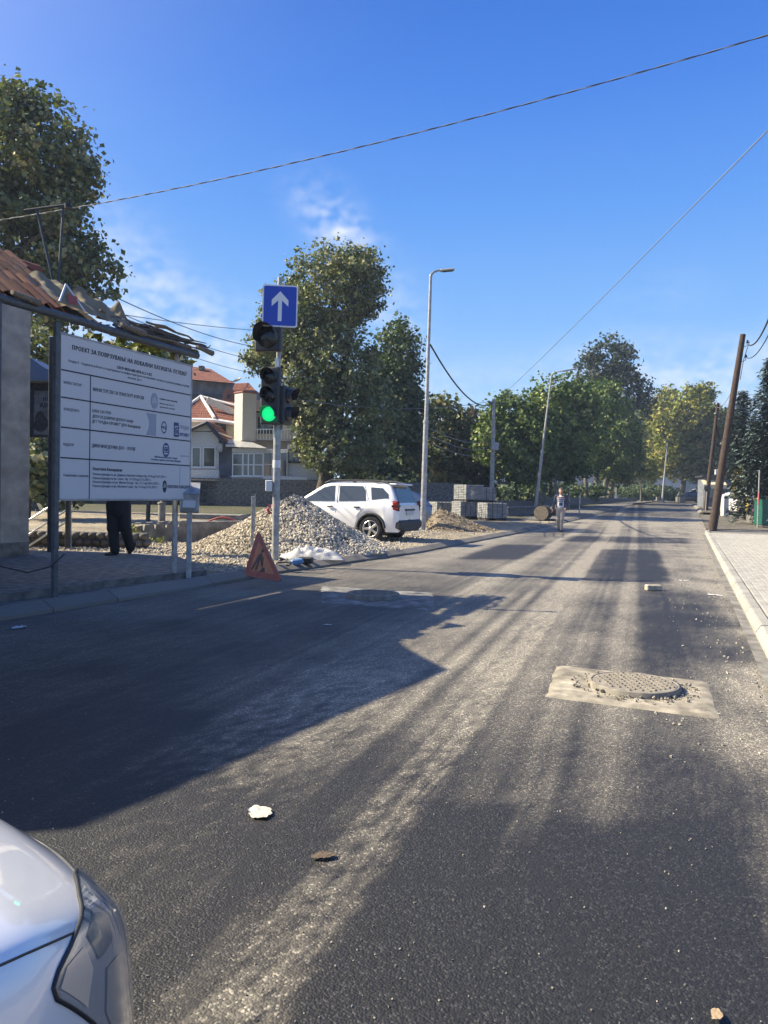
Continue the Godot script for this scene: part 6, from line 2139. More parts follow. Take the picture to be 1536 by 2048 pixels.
func make_houses() -> void:
	# river retaining wall under the houses
	rng.seed = 91
	var rw := thing("retaining_wall", "dark stone retaining wall below the white house", "wall")
	var core := MB.new()
	var a := Vector3(-24.133, -0.834, -44.000)
	var e := Vector3(2.557, 0.103, -47.000)
	var top := 1.90
	var dd := Vector3(e.x - a.x, 0, e.z - a.z)
	var fx := dd.normalized()
	var bs := Basis(fx, Vector3.UP, fx.cross(Vector3.UP))
	core.box(Vector3((a.x + e.x) * 0.5, top * 0.5 - 0.2, (a.z + e.z) * 0.5) - bs.z * 0.3, Vector3(dd.length(), top + 0.4, 0.6), 0.0, bs)
	part("core", core, M.mortar, rw)
	var st := MB.new()
	for row in 9:
		var x := -0.3 * rng.randf()
		while x < dd.length():
			var w := rng.randf_range(0.35, 0.8)
			st.col = Color(0.15, 0.145, 0.135) * rng.randf_range(0.6, 1.25)
			st.box(Vector3(a.x, 0.10 + row * 0.208, a.z) + fx * (x + w * 0.5) + bs.z * rng.randf_range(0.0, 0.03), Vector3(w - 0.03, 0.185, 0.12), 0.025, bs)
			x += w
	part("stonework", st, M.stone, rw).set_meta("kind", "stuff")
	var cp := MB.new()
	cp.box(Vector3((a.x + e.x) * 0.5, top + 0.04, (a.z + e.z) * 0.5) - bs.z * 0.25, Vector3(dd.length(), 0.1, 0.8), 0.02, bs)
	part("coping", cp, M.concrete_dark, rw)
	var tr := MB.new()
	tr.box(Vector3((a.x + e.x) * 0.5, 1.0, a.z - 14.0), Vector3(dd.length() + 4.0, 2.2, 25.0))
	struct("terrace", "raised terrace behind the stone retaining wall", tr, M.concrete_dark)
	# the white house
	var h := thing("white_house", "cream house with red tile roofs, stair tower and glazed porch", "house", Vector3(-9.306, 1.846, -47.000))
	face_box(h, "wall", M.stucco_white, Vector3(-13.559, 4.945, -46.500), Vector3(-10.238, 1.790, -46.500), 4.0)
	face_box(h, "parapet", M.stucco_white, Vector3(-13.469, 2.608, -46.300), Vector3(-10.163, 1.789, -46.300), 0.2, 0.02)
	window_at(h, Vector3(-11.880, 3.997, -46.480), Vector3(-11.309, 2.751, -46.480), 1, M.white_paint, M.glass_dark)
	window_at(h, Vector3(-11.189, 4.012, -46.480), Vector3(-10.417, 2.769, -46.480), 1, M.white_paint, M.glass_dark)
	var g := MB.new()
	g.tri(Vector3(-12.081, 4.975, -46.490) - h.position, Vector3(-10.285, 5.013, -46.490) - h.position, Vector3(-11.044, 5.487, -46.490) - h.position, Vector3.BACK)
	g.tri(Vector3(-12.081, 4.975, -46.490) - h.position, Vector3(-11.044, 5.487, -46.490) - h.position, Vector3(-13.556, 4.944, -46.490) - h.position, Vector3.BACK)
	part("gable", g, M.stucco_white, h)
	tiled_slope(h, "roof", Vector3(-13.435, 4.368, -46.100), Vector3(-13.435, 4.368, -46.100) + Vector3(0, 0, -4), Vector3(-10.923, 5.545, -46.100) + Vector3(0, 0, -4), Vector3(-10.923, 5.545, -46.100), 14, 8, M.tile)
	tiled_slope(h, "roof", Vector3(-9.807, 4.292, -46.100) + Vector3(0, 0, -4), Vector3(-9.807, 4.292, -46.100), Vector3(-10.923, 5.545, -46.100), Vector3(-10.923, 5.545, -46.100) + Vector3(0, 0, -4), 14, 6, M.tile)
	var vg := MB.new()
	vg.tube([Vector3(-10.910, 5.480, -46.050) - h.position, Vector3(-9.795, 4.228, -46.050) - h.position], [0.10], 4)
	vg.tube([Vector3(-10.910, 5.480, -46.050) - h.position, Vector3(-13.117, 4.432, -46.050) - h.position], [0.10], 4)
	part("verge_board", vg, M.steel_dark, h)
	# main block behind
	face_box(h, "wall", M.stucco_cream, Vector3(-13.734, 5.999, -50.500), Vector3(-6.995, 2.139, -50.500), 6.0)
	window_at(h, Vector3(-11.352, 5.844, -50.450), Vector3(-10.640, 5.061, -50.450), 1, M.steel_dark, M.glass_dark)
	var pk := Vector3(-12.967, 7.824, -53.000)
	tiled_slope(h, "roof", Vector3(-14.038, 5.991, -49.800), Vector3(-11.276, 6.049, -49.800), pk, pk + Vector3(-0.3, 0, 0), 18, 9, M.tile)
	tiled_slope(h, "roof", Vector3(-11.276, 6.049, -49.800), Vector3(-9.791, 5.817, -49.800), Vector3(-10.443, 7.493, -53.000), pk, 12, 9, M.tile)
	var hip := MB.new()
	hip.tube([pk - h.position + Vector3(0, 0.08, 0), Vector3(-11.265, 6.109, -49.750) - h.position], [0.13], 6)
	hip.tube([pk - h.position + Vector3(0, 0.08, 0), Vector3(-14.025, 6.052, -49.750) - h.position], [0.11], 6)
	hip.tube([pk - h.position + Vector3(0, 0.08, 0), Vector3(-10.243, 7.174, -52.000) - h.position], [0.10], 6)
	part("ridge_cap", hip, M.stucco_white, h)
	var fs := MB.new()
	fs.tube([Vector3(-12.729, 5.943, -49.700) - h.position, Vector3(-11.251, 5.941, -49.700) - h.position, Vector3(-9.771, 5.743, -49.700) - h.position], [0.13], 4)
	part("fascia", fs, M.white_paint, h)
	# light well parapet on the roof
	var lw := MB.new()
	var l0 := Vector3(-12.029, 7.372, -51.400) - h.position
	var l1 := Vector3(-10.026, 6.552, -50.600) - h.position
	lw.box((l0 + l1) * 0.5, Vector3(l0.distance_to(l1), 0.42, 0.2), 0.02, Basis(Vector3.BACK, -0.42))
	part("roof_parapet", lw, M.stucco_cream, h)
	# stair tower turned on its corner
	var tw := MB.new()
	var c := Vector3(-9.000, 6.079, -48.000) - h.position
	tw.xf = Transform3D(Basis(Vector3.UP, 0.72), c + Vector3(-0.05, 0, -0.72))
	tw.box(Vector3(0, 0.0, 0), Vector3(1.02, 3.05, 1.02), 0.01)
	part("stair_tower", tw, M.stucco_cream, h)
	var tc := MB.new()
	tc.xf = tw.xf
	tc.box(Vector3(0, 1.57, 0), Vector3(1.14, 0.1, 1.14), 0.03)
	part("tower_cap", tc, mt(Color(0.25, 0.09, 0.06), 0.8), h)
	# right wing with the balcony
	face_box(h, "wall", M.stucco_cream, Vector3(-8.925, 7.319, -49.600), Vector3(-4.734, 2.008, -49.600), 6.0)
	tiled_slope(h, "roof", Vector3(-8.580, 6.500, -49.200), Vector3(-4.617, 6.518, -49.200), Vector3(-4.896, 7.696, -52.000), Vector3(-8.671, 7.617, -52.000), 26, 6, M.tile)
	window_at(h, Vector3(-8.361, 6.218, -49.570), Vector3(-7.378, 5.193, -49.570), 2, M.steel_dark, M.glass_dark)
	face_box(h, "balcony_slab", M.stucco_white, Vector3(-8.479, 4.709, -48.600), Vector3(-5.491, 4.643, -48.600), 1.0, 0.02)
	var rl := MB.new()
	rl.tube([Vector3(-8.466, 5.338, -48.650) - h.position, Vector3(-5.510, 5.400, -48.650) - h.position], [0.035], 6)
	part("balcony_rail", rl, M.white_paint, h)
	for k in 16:
		var s := MB.new()
		var p0 := Vector3(-8.434, 5.323, -48.650).lerp(Vector3(-5.542, 5.383, -48.650), k / 15.0) - h.position
		s.tube([p0, p0 - Vector3(0, 0.62, 0)], [0.025], 5)
		part("baluster", s, M.white_paint, h)
	# sheet metal porch roof
	var sh := MB.new()
	var s0 := Vector3(-10.417, 4.693, -48.500) - h.position
	var s1 := Vector3(-8.684, 4.538, -48.500) - h.position
	var s2 := Vector3(-7.072, 3.955, -45.600) - h.position
	var s3 := Vector3(-9.606, 4.022, -45.600) - h.position
	sh.grid(31, 2, func(i, j): return s3.lerp(s2, i / 30.0).lerp(s0.lerp(s1, i / 30.0), j) + Vector3(0, 0.03 * (i % 2), 0))
	part("porch_roof", sh, M.sheet_metal, h)
	face_box(h, "side_wall", M.stucco_grey, Vector3(-10.282, 4.284, -46.600), Vector3(-9.352, 1.964, -46.600), 1.5)
	face_box(h, "porch_wall", M.stucco_white, Vector3(-9.324, 3.961, -46.000), Vector3(-7.404, 3.698, -46.000), 0.3, 0.01)
	face_box(h, "porch_wall", M.stucco_white, Vector3(-9.297, 2.230, -46.000), Vector3(-7.374, 1.935, -46.000), 0.3, 0.01)
	window_at(h, Vector3(-9.279, 3.656, -45.950), Vector3(-8.618, 2.243, -45.950), 1, M.white_paint, M.glass_dark, 2)
	window_at(h, Vector3(-8.641, 3.669, -45.950), Vector3(-7.949, 2.257, -45.950), 2, M.white_paint, M.glass_dark, 2)
	window_at(h, Vector3(-7.973, 3.683, -45.950), Vector3(-7.372, 2.269, -45.950), 1, M.white_paint, M.glass_dark, 2)
	face_box(h, "porch_wall", M.stucco_white, Vector3(-7.408, 3.941, -46.000), Vector3(-5.884, 3.790, -46.000), 0.3, 0.01)
	window_at(h, Vector3(-7.398, 3.756, -45.960), Vector3(-6.825, 2.250, -45.960), 1, M.stucco_white, M.glass_dark, 2)
	window_at(h, Vector3(-6.821, 3.769, -45.960), Vector3(-5.913, 2.269, -45.960), 2, M.stucco_white, M.glass_dark)
	face_box(h, "wall", M.stucco_white, Vector3(-5.979, 4.287, -46.200), Vector3(-3.954, 2.132, -46.200), 3.0)
	window_at(h, Vector3(-5.937, 3.980, -46.150), Vector3(-5.160, 3.173, -46.150), 2, M.steel_dark, M.glass_dark)
	face_box(h, "parapet", M.stucco_white, Vector3(-7.346, 2.292, -45.600), Vector3(-4.652, 1.866, -45.600), 0.25, 0.02)
	var bx := MB.new()
	bx.box(Vector3(-10.089, 3.993, -46.300) - h.position, Vector3(0.30, 0.55, 0.25), 0.03)
	part("air_unit", bx, M.sheet_metal, h)
	# grey block behind
	var g2 := thing("grey_house", "large blue grey house with a broad red tile roof behind", "house", Vector3(-16.232, 9.169, -66.000))
	face_box(g2, "wall", M.stucco_grey, Vector3(-20.611, 10.900, -66.000), Vector3(-13.511, 7.922, -66.000), 8.0)
	face_box(g2, "ledge", M.steel_dark, Vector3(-20.502, 9.648, -65.700), Vector3(-13.470, 9.233, -65.700), 0.3)
	tiled_slope(g2, "roof", Vector3(-20.537, 11.038, -65.200), Vector3(-13.045, 10.509, -65.200), Vector3(-16.334, 12.507, -70.000), Vector3(-22.066, 13.122, -70.000), 40, 10, M.tile)
	face_box(g2, "chimney", M.concrete_dark, Vector3(-17.027, 12.563, -68.500), Vector3(-16.569, 12.078, -68.500), 0.6, 0.02)
	var b1 := thing("brick_house", "small red brick gable between the grey house and the tower", "house", Vector3(-12.578, 8.512, -60.000))
	var bp := MB.new()
	bp.xf = Transform3D(Basis.IDENTITY, Vector3.ZERO)
	var pts := PackedVector2Array()
	for q in [Vector3(-12.971, 8.307, -60.000), Vector3(-12.100, 8.325, -60.000), Vector3(-12.113, 9.153, -60.000), Vector3(-12.475, 9.540, -60.000), Vector3(-12.983, 9.056, -60.000)]:
		pts.append(Vector2(q.x, q.y) - Vector2(b1.position.x, b1.position.y))
	bp.prism(pts, -3.0, 0.0)
	part("wall", bp, mt(Color(0.27, 0.12, 0.09), 0.9, 0, "blotch", 1.5), b1)
	window_at(b1, Vector3(-12.619, 8.981, -59.970), Vector3(-12.376, 8.631, -59.970), 1, M.steel_dark, M.glass_dark)
	var b2 := thing("gabled_house", "brown tiled gable house with a dish behind the stair tower", "house", Vector3(-11.752, 8.896, -63.000))
	face_box(b2, "wall", M.stucco_grey, Vector3(-12.597, 9.707, -63.000), Vector3(-10.827, 8.293, -63.000), 4.0)
	tiled_slope(b2, "roof", Vector3(-12.802, 9.401, -62.600), Vector3(-11.852, 9.421, -62.600), Vector3(-11.848, 10.591, -65.000), Vector3(-13.005, 10.524, -65.000), 12, 6, M.tile)
	tiled_slope(b2, "roof", Vector3(-11.852, 9.421, -62.600), Vector3(-10.613, 9.447, -62.600), Vector3(-11.848, 10.591, -65.000), Vector3(-11.870, 10.591, -65.000), 12, 6, M.tile)
	var ds := MB.new()
	ds.xf = Transform3D(Basis.from_euler(Vector3(0.6, -0.9, 0)), Vector3(-12.359, 10.457, -63.000) - b2.position)
	ds.lathe([Vector2(0, 0), Vector2(0.25, 0.05), Vector2(0.42, 0.16)], 16)
	ds.lathe([Vector2(0.42, 0.165), Vector2(0.25, 0.055), Vector2(0, 0.005)], 16)
	part("dish", ds, M.steel_dark, b2)
	# pale buildings glimpsed behind the street end
	for k in 4:
		var d: Array = [[Vector3(42.780, 9.485, -135.000), 20.0, 16.0, "pale apartment block glimpsed behind the golden plane trees"], [Vector3(27.815, 4.811, -120.000), 26.0, 6.0, "low pale building glimpsed under the street trees"], [Vector3(61.925, 10.611, -140.000), 24.0, 13.0, "pale building far behind the wooden poles"], [Vector3(12.419, 3.530, -110.000), 22.0, 6.0, "low whitish building behind the dark trees"]][k]
		var o := thing("far_building", d[3], "building", Vector3(d[0].x, 1.0, d[0].z))
		var w := MB.new()
		w.box(Vector3(0, d[2] / 2, -4), Vector3(d[1], d[2], 8))
		part("wall", w, M.stucco_white if k != 2 else M.stucco_cream, o)
		var rf := MB.new()
		rf.box(Vector3(0, d[2] + 0.2, -4), Vector3(d[1] + 0.8, 0.4, 8.8))
		part("roof", rf, M.concrete_dark, o)
		var floors := int(d[2] / 3.0)
		for i in int(d[1] / 3.0):
			for j in floors:
				var q := MB.new()
				q.box(Vector3(-d[1] / 2 + 1.5 + i * 3.0, 1.6 + j * 3.0, 0.02), Vector3(1.5, 1.5, 0.1))
				part("window", q, M.glass_dark, o)


# ------------------------------------------------------------------ cars: +x is forward, z to the right
func curve(t: Array, x: float) -> float:
	if x <= t[0][0]:
		return t[0][1]
	for i in t.size() - 1:
		if x <= t[i + 1][0]:
			var u: float = (x - t[i][0]) / (t[i + 1][0] - t[i][0])
			var p0: float = t[maxi(i - 1, 0)][1]
			var p3: float = t[mini(i + 2, t.size() - 1)][1]
			return clampf(cubic_interpolate(t[i][1], t[i + 1][1], p0, p3, u), minf(t[i][1], t[i + 1][1]) - 0.02, maxf(t[i][1], t[i + 1][1]) + 0.02)
	return t[-1][1]


func body_ring(c: Dictionary, x: float) -> Array:
	var w := curve(c.w, x)
	var top := curve(c.belt, x)
	var b: float = c.sill
	for xw in c.wheels:
		var dx := absf(x - xw)
		if dx < c.arch:
			b = maxf(b, c.r + sqrt(c.arch * c.arch - dx * dx))
	b = minf(b, top - 0.10)
	var h := top - b
	var cr: float = c.get("crown", 0.02)
	var bu: float = c.get("bulge", 0.0) * smoothstep(2.12, 1.9, x)
	var half := [Vector2(w * 0.95, b), Vector2(w * 0.975, b + 0.15 * h), Vector2(w, b + 0.42 * h), Vector2(w * 0.995, b + 0.62 * h), Vector2(w * 0.975, b + 0.82 * h), Vector2(w * 0.94, b + 0.94 * h), Vector2(w * 0.87, top), Vector2(w * 0.66, top + cr * 0.75), Vector2(w * 0.35, top + cr * 1.1 + bu), Vector2(0, top + cr * 1.2 + bu)]
	var out := []
	for p in half:
		out.append(Vector3(x, p.y, p.x))
	for k in range(8, -1, -1):
		out.append(Vector3(x, half[k].y, -half[k].x))
	return out


func body_point(c: Dictionary, x: float, s: float) -> Vector3:
	var r := body_ring(c, x)
	var q := clampf(s, 0.0, 0.9999) * 18.0
	var i := int(q)
	var u := q - i
	var p0: Vector3 = r[maxi(i - 1, 0)]
	var p1: Vector3 = r[i]
	var p2: Vector3 = r[i + 1]
	var p3: Vector3 = r[mini(i + 2, 18)]
	return p1.cubic_interpolate(p2, p0, p3, u)


func roof_half(c: Dictionary, x: float, y: float) -> float:
	var wb := curve(c.w, x) * 0.885
	var bt := curve(c.belt, x)
	return lerpf(wb, wb * c.tumble, clampf((y - bt) / (c.high - bt), 0.0, 1.0))


func car_body(c: Dictionary, o: Node3D, fine: int) -> void:
	var xs := []
	for i in fine:
		xs.append(lerpf(c.front, c.rear, i / (fine - 1.0)))
	var b := MB.new()
	var ns: int = 18 * int(c.get("smooth", 1)) + 1
	b.grid(ns, xs.size(), func(i, j): return body_point(c, xs[j], i / (ns - 1.0)))
	for e in [0, xs.size() - 1]:
		var ctr := Vector3(xs[e], (curve(c.belt, xs[e]) + c.sill) * 0.5, 0)
		for i in 18:
			b.tri(ctr, body_point(c, xs[e], i / 18.0), body_point(c, xs[e], (i + 1) / 18.0), Vector3(1 if e == 0 else -1, 0, 0))
	var gx := []
	for i in 34:
		gx.append(lerpf(c.roof[-1][0], c.roof[0][0], i / 33.0))
	b.grid(13, gx.size(), func(i, j): var x = gx[j]; var tp = curve(c.roof, x); var bt = curve(c.belt, x) - 0.03; var k = i if i <= 6 else 12 - i; var sg = 1.0 if i <= 6 else -1.0; var f = [0.0, 0.35, 0.7, 0.93, 0.985, 1.0, 1.0][k]; var y = lerpf(bt, maxf(tp, bt), f) + (0.015 if k == 6 else 0.0); var z = roof_half(c, x, y) * [1.0, 1.0, 1.0, 0.985, 0.93, 0.6, 0.0][k]; return Vector3(x, y, z * sg))
	part("body", b, c.paint, o)
	var ub := MB.new()
	ub.box(Vector3((c.front + c.rear) * 0.5, c.sill + 0.17, 0), Vector3(c.front - c.rear - c.get("trim", 0.25), 0.30, curve(c.w, 0.0) * 1.72), 0.03)
	for xw in c.wheels:
		ub.box(Vector3(xw, c.r + 0.12, 0), Vector3(c.arch * 2.0, c.arch * 1.5, curve(c.w, 0.0) * 1.55), 0.05)
	part("underbody", ub, M.black, o)
	# glass
	for poly in c.side_glass:
		for sg in [1.0, -1.0]:
			var q := PackedVector2Array(poly)
			var t := Geometry2D.triangulate_polygon(q)
			var g := MB.new()
			for k in range(0, t.size(), 3):
				var p := []
				for m in 3:
					var v := q[t[k + m]]
					p.append(Vector3(v.x, v.y, sg * (roof_half(c, v.x, v.y) + 0.007)))
				g.tri(p[0], p[1], p[2], Vector3(0, 0.2, sg))
			part("side_window", g, M.glass_dark, o)
	for e in c.end_glass:
		var g := MB.new()
		g.grid(9, 9, func(i, j): var x = lerpf(e[0], e[1], j / 8.0); var y = curve(c.roof, x); var sl = (curve(c.roof, x + 0.01) - curve(c.roof, x - 0.01)) / 0.02; var n = Vector3(-sl, 1, 0).normalized(); return Vector3(x, y, 0) + n * 0.022 + Vector3(0, 0, (i / 4.0 - 1.0) * -e[2] * roof_half(c, x, y)) * (1.0 if e[0] < e[1] else -1.0))
		part(e[3], g, M.glass_dark, o)
	# wheels
	for xw in c.wheels:
		for sg in [1.0, -1.0]:
			var r: float = c.r
			var zz: float = sg * (curve(c.w, 0.0) - 0.10)
			var tb := Transform3D(Basis(Vector3.RIGHT, sg * PI / 2), Vector3(xw, r, zz))
			var ty := MB.new()
			ty.xf = tb
			ty.lathe([Vector2(r * 0.62, -0.10), Vector2(r * 0.93, -0.105), Vector2(r, -0.075), Vector2(r, 0.075), Vector2(r * 0.94, 0.105), Vector2(r * 0.68, 0.10), Vector2(r * 0.63, 0.085)], 28)
			var w := part("wheel", ty, M.rubber, o)
			var rim := MB.new()
			rim.xf = tb
			rim.lathe([Vector2(r * 0.68, 0.06), Vector2(r * 0.67, 0.10), Vector2(r * 0.62, 0.098), Vector2(r * 0.59, 0.06)], 28)
			for k in 5:
				var a := TAU * k / 5.0
				rim.box(Vector3(cos(a) * r * 0.36, 0.075, sin(a) * r * 0.36), Vector3(r * 0.56, 0.03, r * 0.20), 0.01, Basis(Vector3.UP, -a))
			rim.lathe([Vector2(r * 0.16, 0.07), Vector2(r * 0.15, 0.10), Vector2(0, 0.105)], 14)
			part("rim", rim, M.steel_bright, w)
			var dk := MB.new()
			dk.xf = tb
			dk.lathe([Vector2(r * 0.66, 0.03), Vector2(0, 0.032)], 20)
			part("hub", dk, M.black, w)
			if c.get("flare", false):
				var fl := MB.new()
				var pts := []
				for k in 15:
					var a := PI * (0.02 + 0.96 * k / 14.0)
					var px: float = xw + cos(a) * (c.arch + 0.015)
					pts.append(Vector3(px, r + sin(a) * (c.arch + 0.015), sg * (curve(c.w, px) * 0.985)))
				fl.tube(pts, [0.036], 6)
				part("wheel_arch", fl, M.plastic, o)


func seam(c: Dictionary, o: Node3D, pts: Array, sg: float, r := 0.006) -> void:
	var b := MB.new()
	var ln := []
	for p in pts:
		var bt := curve(c.belt, p.x)
		var z := roof_half(c, p.x, p.y)
		if p.y < bt:
			var best := 0.0
			var bd := 9.0
			for k in 40:
				var q := body_point(c, p.x, k / 80.0)
				if absf(q.y - p.y) < bd:
					bd = absf(q.y - p.y)
					best = q.z
			z = best
		ln.append(Vector3(p.x, p.y, sg * (z + 0.001)))
	b.tube(ln, [r], 4)
	part("door_seam", b, M.black, o)


func suv_shape(paint: Material) -> Dictionary:
	return {
		"paint": paint, "front": 2.17, "rear": -2.15, "sill": 0.27, "r": 0.348, "arch": 0.41, "wheels": [1.32, -1.35], "high": 1.64, "tumble": 0.80, "flare": true,
		"w": [[-2.15, 0.80], [-2.05, 0.86], [-1.7, 0.90], [0.0, 0.90], [1.4, 0.90], [1.85, 0.86], [2.05, 0.78], [2.17, 0.66]],
		"belt": [[-2.15, 1.00], [-1.9, 1.08], [-0.5, 1.05], [0.9, 1.02], [1.2, 1.04], [1.75, 0.99], [2.02, 0.92], [2.17, 0.74]],
		"roof": [[-2.12, 1.02], [-2.05, 1.16], [-1.86, 1.52], [-1.70, 1.60], [-1.2, 1.635], [-0.3, 1.65], [0.18, 1.60], [0.75, 1.27], [1.18, 1.03]],
		"side_glass": [[Vector2(0.86, 1.075), Vector2(0.80, 1.13), Vector2(0.22, 1.48), Vector2(-0.02, 1.53), Vector2(-0.12, 1.53), Vector2(-0.16, 1.09)], [Vector2(-0.30, 1.09), Vector2(-0.27, 1.53), Vector2(-1.00, 1.53), Vector2(-1.10, 1.40), Vector2(-1.14, 1.12)], [Vector2(-1.32, 1.15), Vector2(-1.25, 1.50), Vector2(-1.62, 1.48), Vector2(-1.80, 1.32), Vector2(-1.83, 1.20)]],
		"end_glass": [[1.12, 0.22, 0.86, "windshield"], [-2.08, -1.86, 0.86, "rear_window"]],
	}


func hatch_shape(paint: Material) -> Dictionary:
	var c := suv_shape(paint)
	c.flare = false
	c.sill = 0.20
	c.r = 0.31
	c.arch = 0.35
	c.high = 1.44
	c.belt = [[-2.15, 0.86], [-1.9, 0.94], [-0.5, 0.92], [0.9, 0.90], [1.2, 0.92], [1.75, 0.84], [2.02, 0.76], [2.17, 0.60]]
	c.roof = [[-2.1, 0.92], [-1.95, 1.08], [-1.7, 1.30], [-1.4, 1.39], [-0.8, 1.45], [-0.2, 1.45], [0.15, 1.38], [0.75, 1.10], [1.18, 0.90]]
	c.side_glass = [[Vector2(0.80, 0.95), Vector2(0.74, 1.0), Vector2(0.16, 1.31), Vector2(-0.12, 1.36), Vector2(-0.16, 0.96)], [Vector2(-0.28, 0.96), Vector2(-0.25, 1.36), Vector2(-0.90, 1.34), Vector2(-1.45, 1.12), Vector2(-1.3, 1.0)]]
	c.end_glass = [[1.12, 0.22, 0.86, "windshield"], [-2.0, -1.5, 0.86, "rear_window"]]
	return c


func simple_car(called: String, label: String, at: Vector3, yaw: float, paint: Material, tall := false) -> void:
	var o := thing(called, label, "car", at, yaw)
	var c := suv_shape(paint) if tall else hatch_shape(paint)
	car_body(c, o, 60)
	for sg in [1.0, -1.0]:
		var l := MB.new()
		l.ball(Vector3(c.front - 0.08, c.belt[6][1] - 0.08, sg * 0.58), Vector3(0.10, 0.08, 0.16), 10, 8)
		part("headlight", l, M.steel_bright, o)
		var t := MB.new()
		t.box(Vector3(c.rear + 0.02, c.belt[0][1] - 0.08, sg * 0.66), Vector3(0.08, 0.18, 0.2), 0.02)
		part("tail_light", t, M.red_lens, o)


func make_white_car() -> void:
	var o := thing("white_car", "white off road car parked behind the gravel heap, seen from its left rear", "car", Vector3(-1.24, 0.09, -22.28), deg_to_rad(156.0))
	var c := suv_shape(M.car_white)
	car_body(c, o, 96)
	for sg in [1.0, -1.0]:
		# seams, handles, trim
		seam(c, o, [Vector2(0.90, 0.98), Vector2(0.95, 0.75), Vector2(0.90, 0.36)], sg)
		seam(c, o, [Vector2(-0.23, 1.55), Vector2(-0.24, 1.05), Vector2(-0.25, 0.8), Vector2(-0.26, 0.36)], sg)
		seam(c, o, [Vector2(-1.06, 1.54), Vector2(-1.2, 1.2), Vector2(-1.22, 1.0), Vector2(-1.05, 0.85), Vector2(-0.93, 0.7), Vector2(-0.86, 0.36)], sg)
		seam(c, o, [Vector2(0.90, 0.36), Vector2(-0.86, 0.36)], sg)
		for x in [-0.08, -0.92]:
			var b := MB.new()
			b.box(Vector3(x, 0.935, sg * 0.905), Vector3(0.19, 0.045, 0.035), 0.015)
			part("door_handle", b, M.plastic, o)
		var sk := MB.new()
		sk.box(Vector3(0.0, 0.30, sg * 0.865), Vector3(1.95, 0.12, 0.08), 0.02)
		part("side_skirt", sk, M.plastic, o)
		var rl := MB.new()
		rl.tube([Vector3(0.25, 1.60, sg * 0.62), Vector3(0.05, 1.68, sg * 0.63), Vector3(-1.4, 1.69, sg * 0.62), Vector3(-1.75, 1.62, sg * 0.60)], [0.022], 8)
		for x in [0.02, -0.7, -1.42]:
			rl.box(Vector3(x, 1.655, sg * 0.625), Vector3(0.10, 0.05, 0.04), 0.01)
		part("roof_rail", rl, M.plastic, o)
		var mr := MB.new()
		mr.ball(Vector3(0.78, 1.12, sg * 1.00), Vector3(0.09, 0.085, 0.12), 12, 8)
		mr.box(Vector3(0.80, 1.06, sg * 0.88), Vector3(0.06, 0.04, 0.12), 0.01)
		part("mirror", mr, M.plastic, o)
		var tl := MB.new()
		tl.box(Vector3(-2.055, 0.99, sg * 0.775), Vector3(0.20, 0.27, 0.17), 0.05)
		var tp := part("tail_light", tl, M.red_lens, o)
		var tx := MB.new()
		tx.box(Vector3(-2.06, 0.99, sg * 0.775), Vector3(0.206, 0.05, 0.176), 0.01)
		tx.box(Vector3(-2.06, 0.99, sg * 0.775), Vector3(0.206, 0.28, 0.05), 0.01)
		part("trim", tx, M.black_gloss, tp)
		var hl := MB.new()
		hl.ball(Vector3(2.02, 0.84, sg * 0.62), Vector3(0.12, 0.09, 0.18), 12, 8)
		part("headlight", hl, M.steel_bright, o)
		var rf := MB.new()
		rf.box(Vector3(-2.16, 0.53, sg * 0.62), Vector3(0.05, 0.06, 0.2), 0.01)
		part("reflector", rf, M.red_lens, o)
	var bp := MB.new()
	bp.box(Vector3(-2.08, 0.47, 0), Vector3(0.30, 0.26, 1.66), 0.06)
	bp.box(Vector3(-2.16, 0.36, 0), Vector3(0.12, 0.16, 1.2), 0.03)
	part("rear_bumper", bp, M.plastic, o)
	var fb := MB.new()
	fb.box(Vector3(2.06, 0.42, 0), Vector3(0.34, 0.24, 1.5), 0.06)
	part("front_bumper", fb, M.plastic, o)
	var gr := MB.new()
	gr.box(Vector3(2.15, 0.76, 0), Vector3(0.07, 0.16, 1.0), 0.02)
	part("grille", gr, M.black, o)
	var pl := MB.new()
	pl.box(Vector3(-2.175, 0.80, 0), Vector3(0.02, 0.12, 0.52), 0.004)
	part("number_plate", pl, M.white_print, o)
	var tr := MB.new()
	tr.box(Vector3(-2.17, 0.885, 0), Vector3(0.04, 0.05, 0.7), 0.015)
	part("tailgate_trim", tr, M.plastic, o)
	var sp2 := MB.new()
	sp2.box(Vector3(-1.86, 1.595, 0), Vector3(0.26, 0.045, 1.22), 0.02)
	part("spoiler", sp2, M.car_white, o)
	# square stamp shaped emblem on the left front door
	var em := MB.new()
	for k in 6:
		for s in [-1.0, 1.0]:
			em.box(Vector3(0.42 + (k - 2.5) * 0.045, 0.80 + s * 0.125, -0.908), Vector3(0.024, 0.03, 0.004))
			em.box(Vector3(0.42 + s * 0.145, 0.80 + (k - 2.5) * 0.04, -0.908), Vector3(0.03, 0.022, 0.004))
	em.box(Vector3(0.42, 0.80, -0.907), Vector3(0.24, 0.012, 0.004))
	for s in [-0.10, 0.10]:
		em.box(Vector3(0.42, 0.80 + s, -0.907), Vector3(0.26, 0.012, 0.004))
	part("door_emblem", em, M.ink_blue, o)


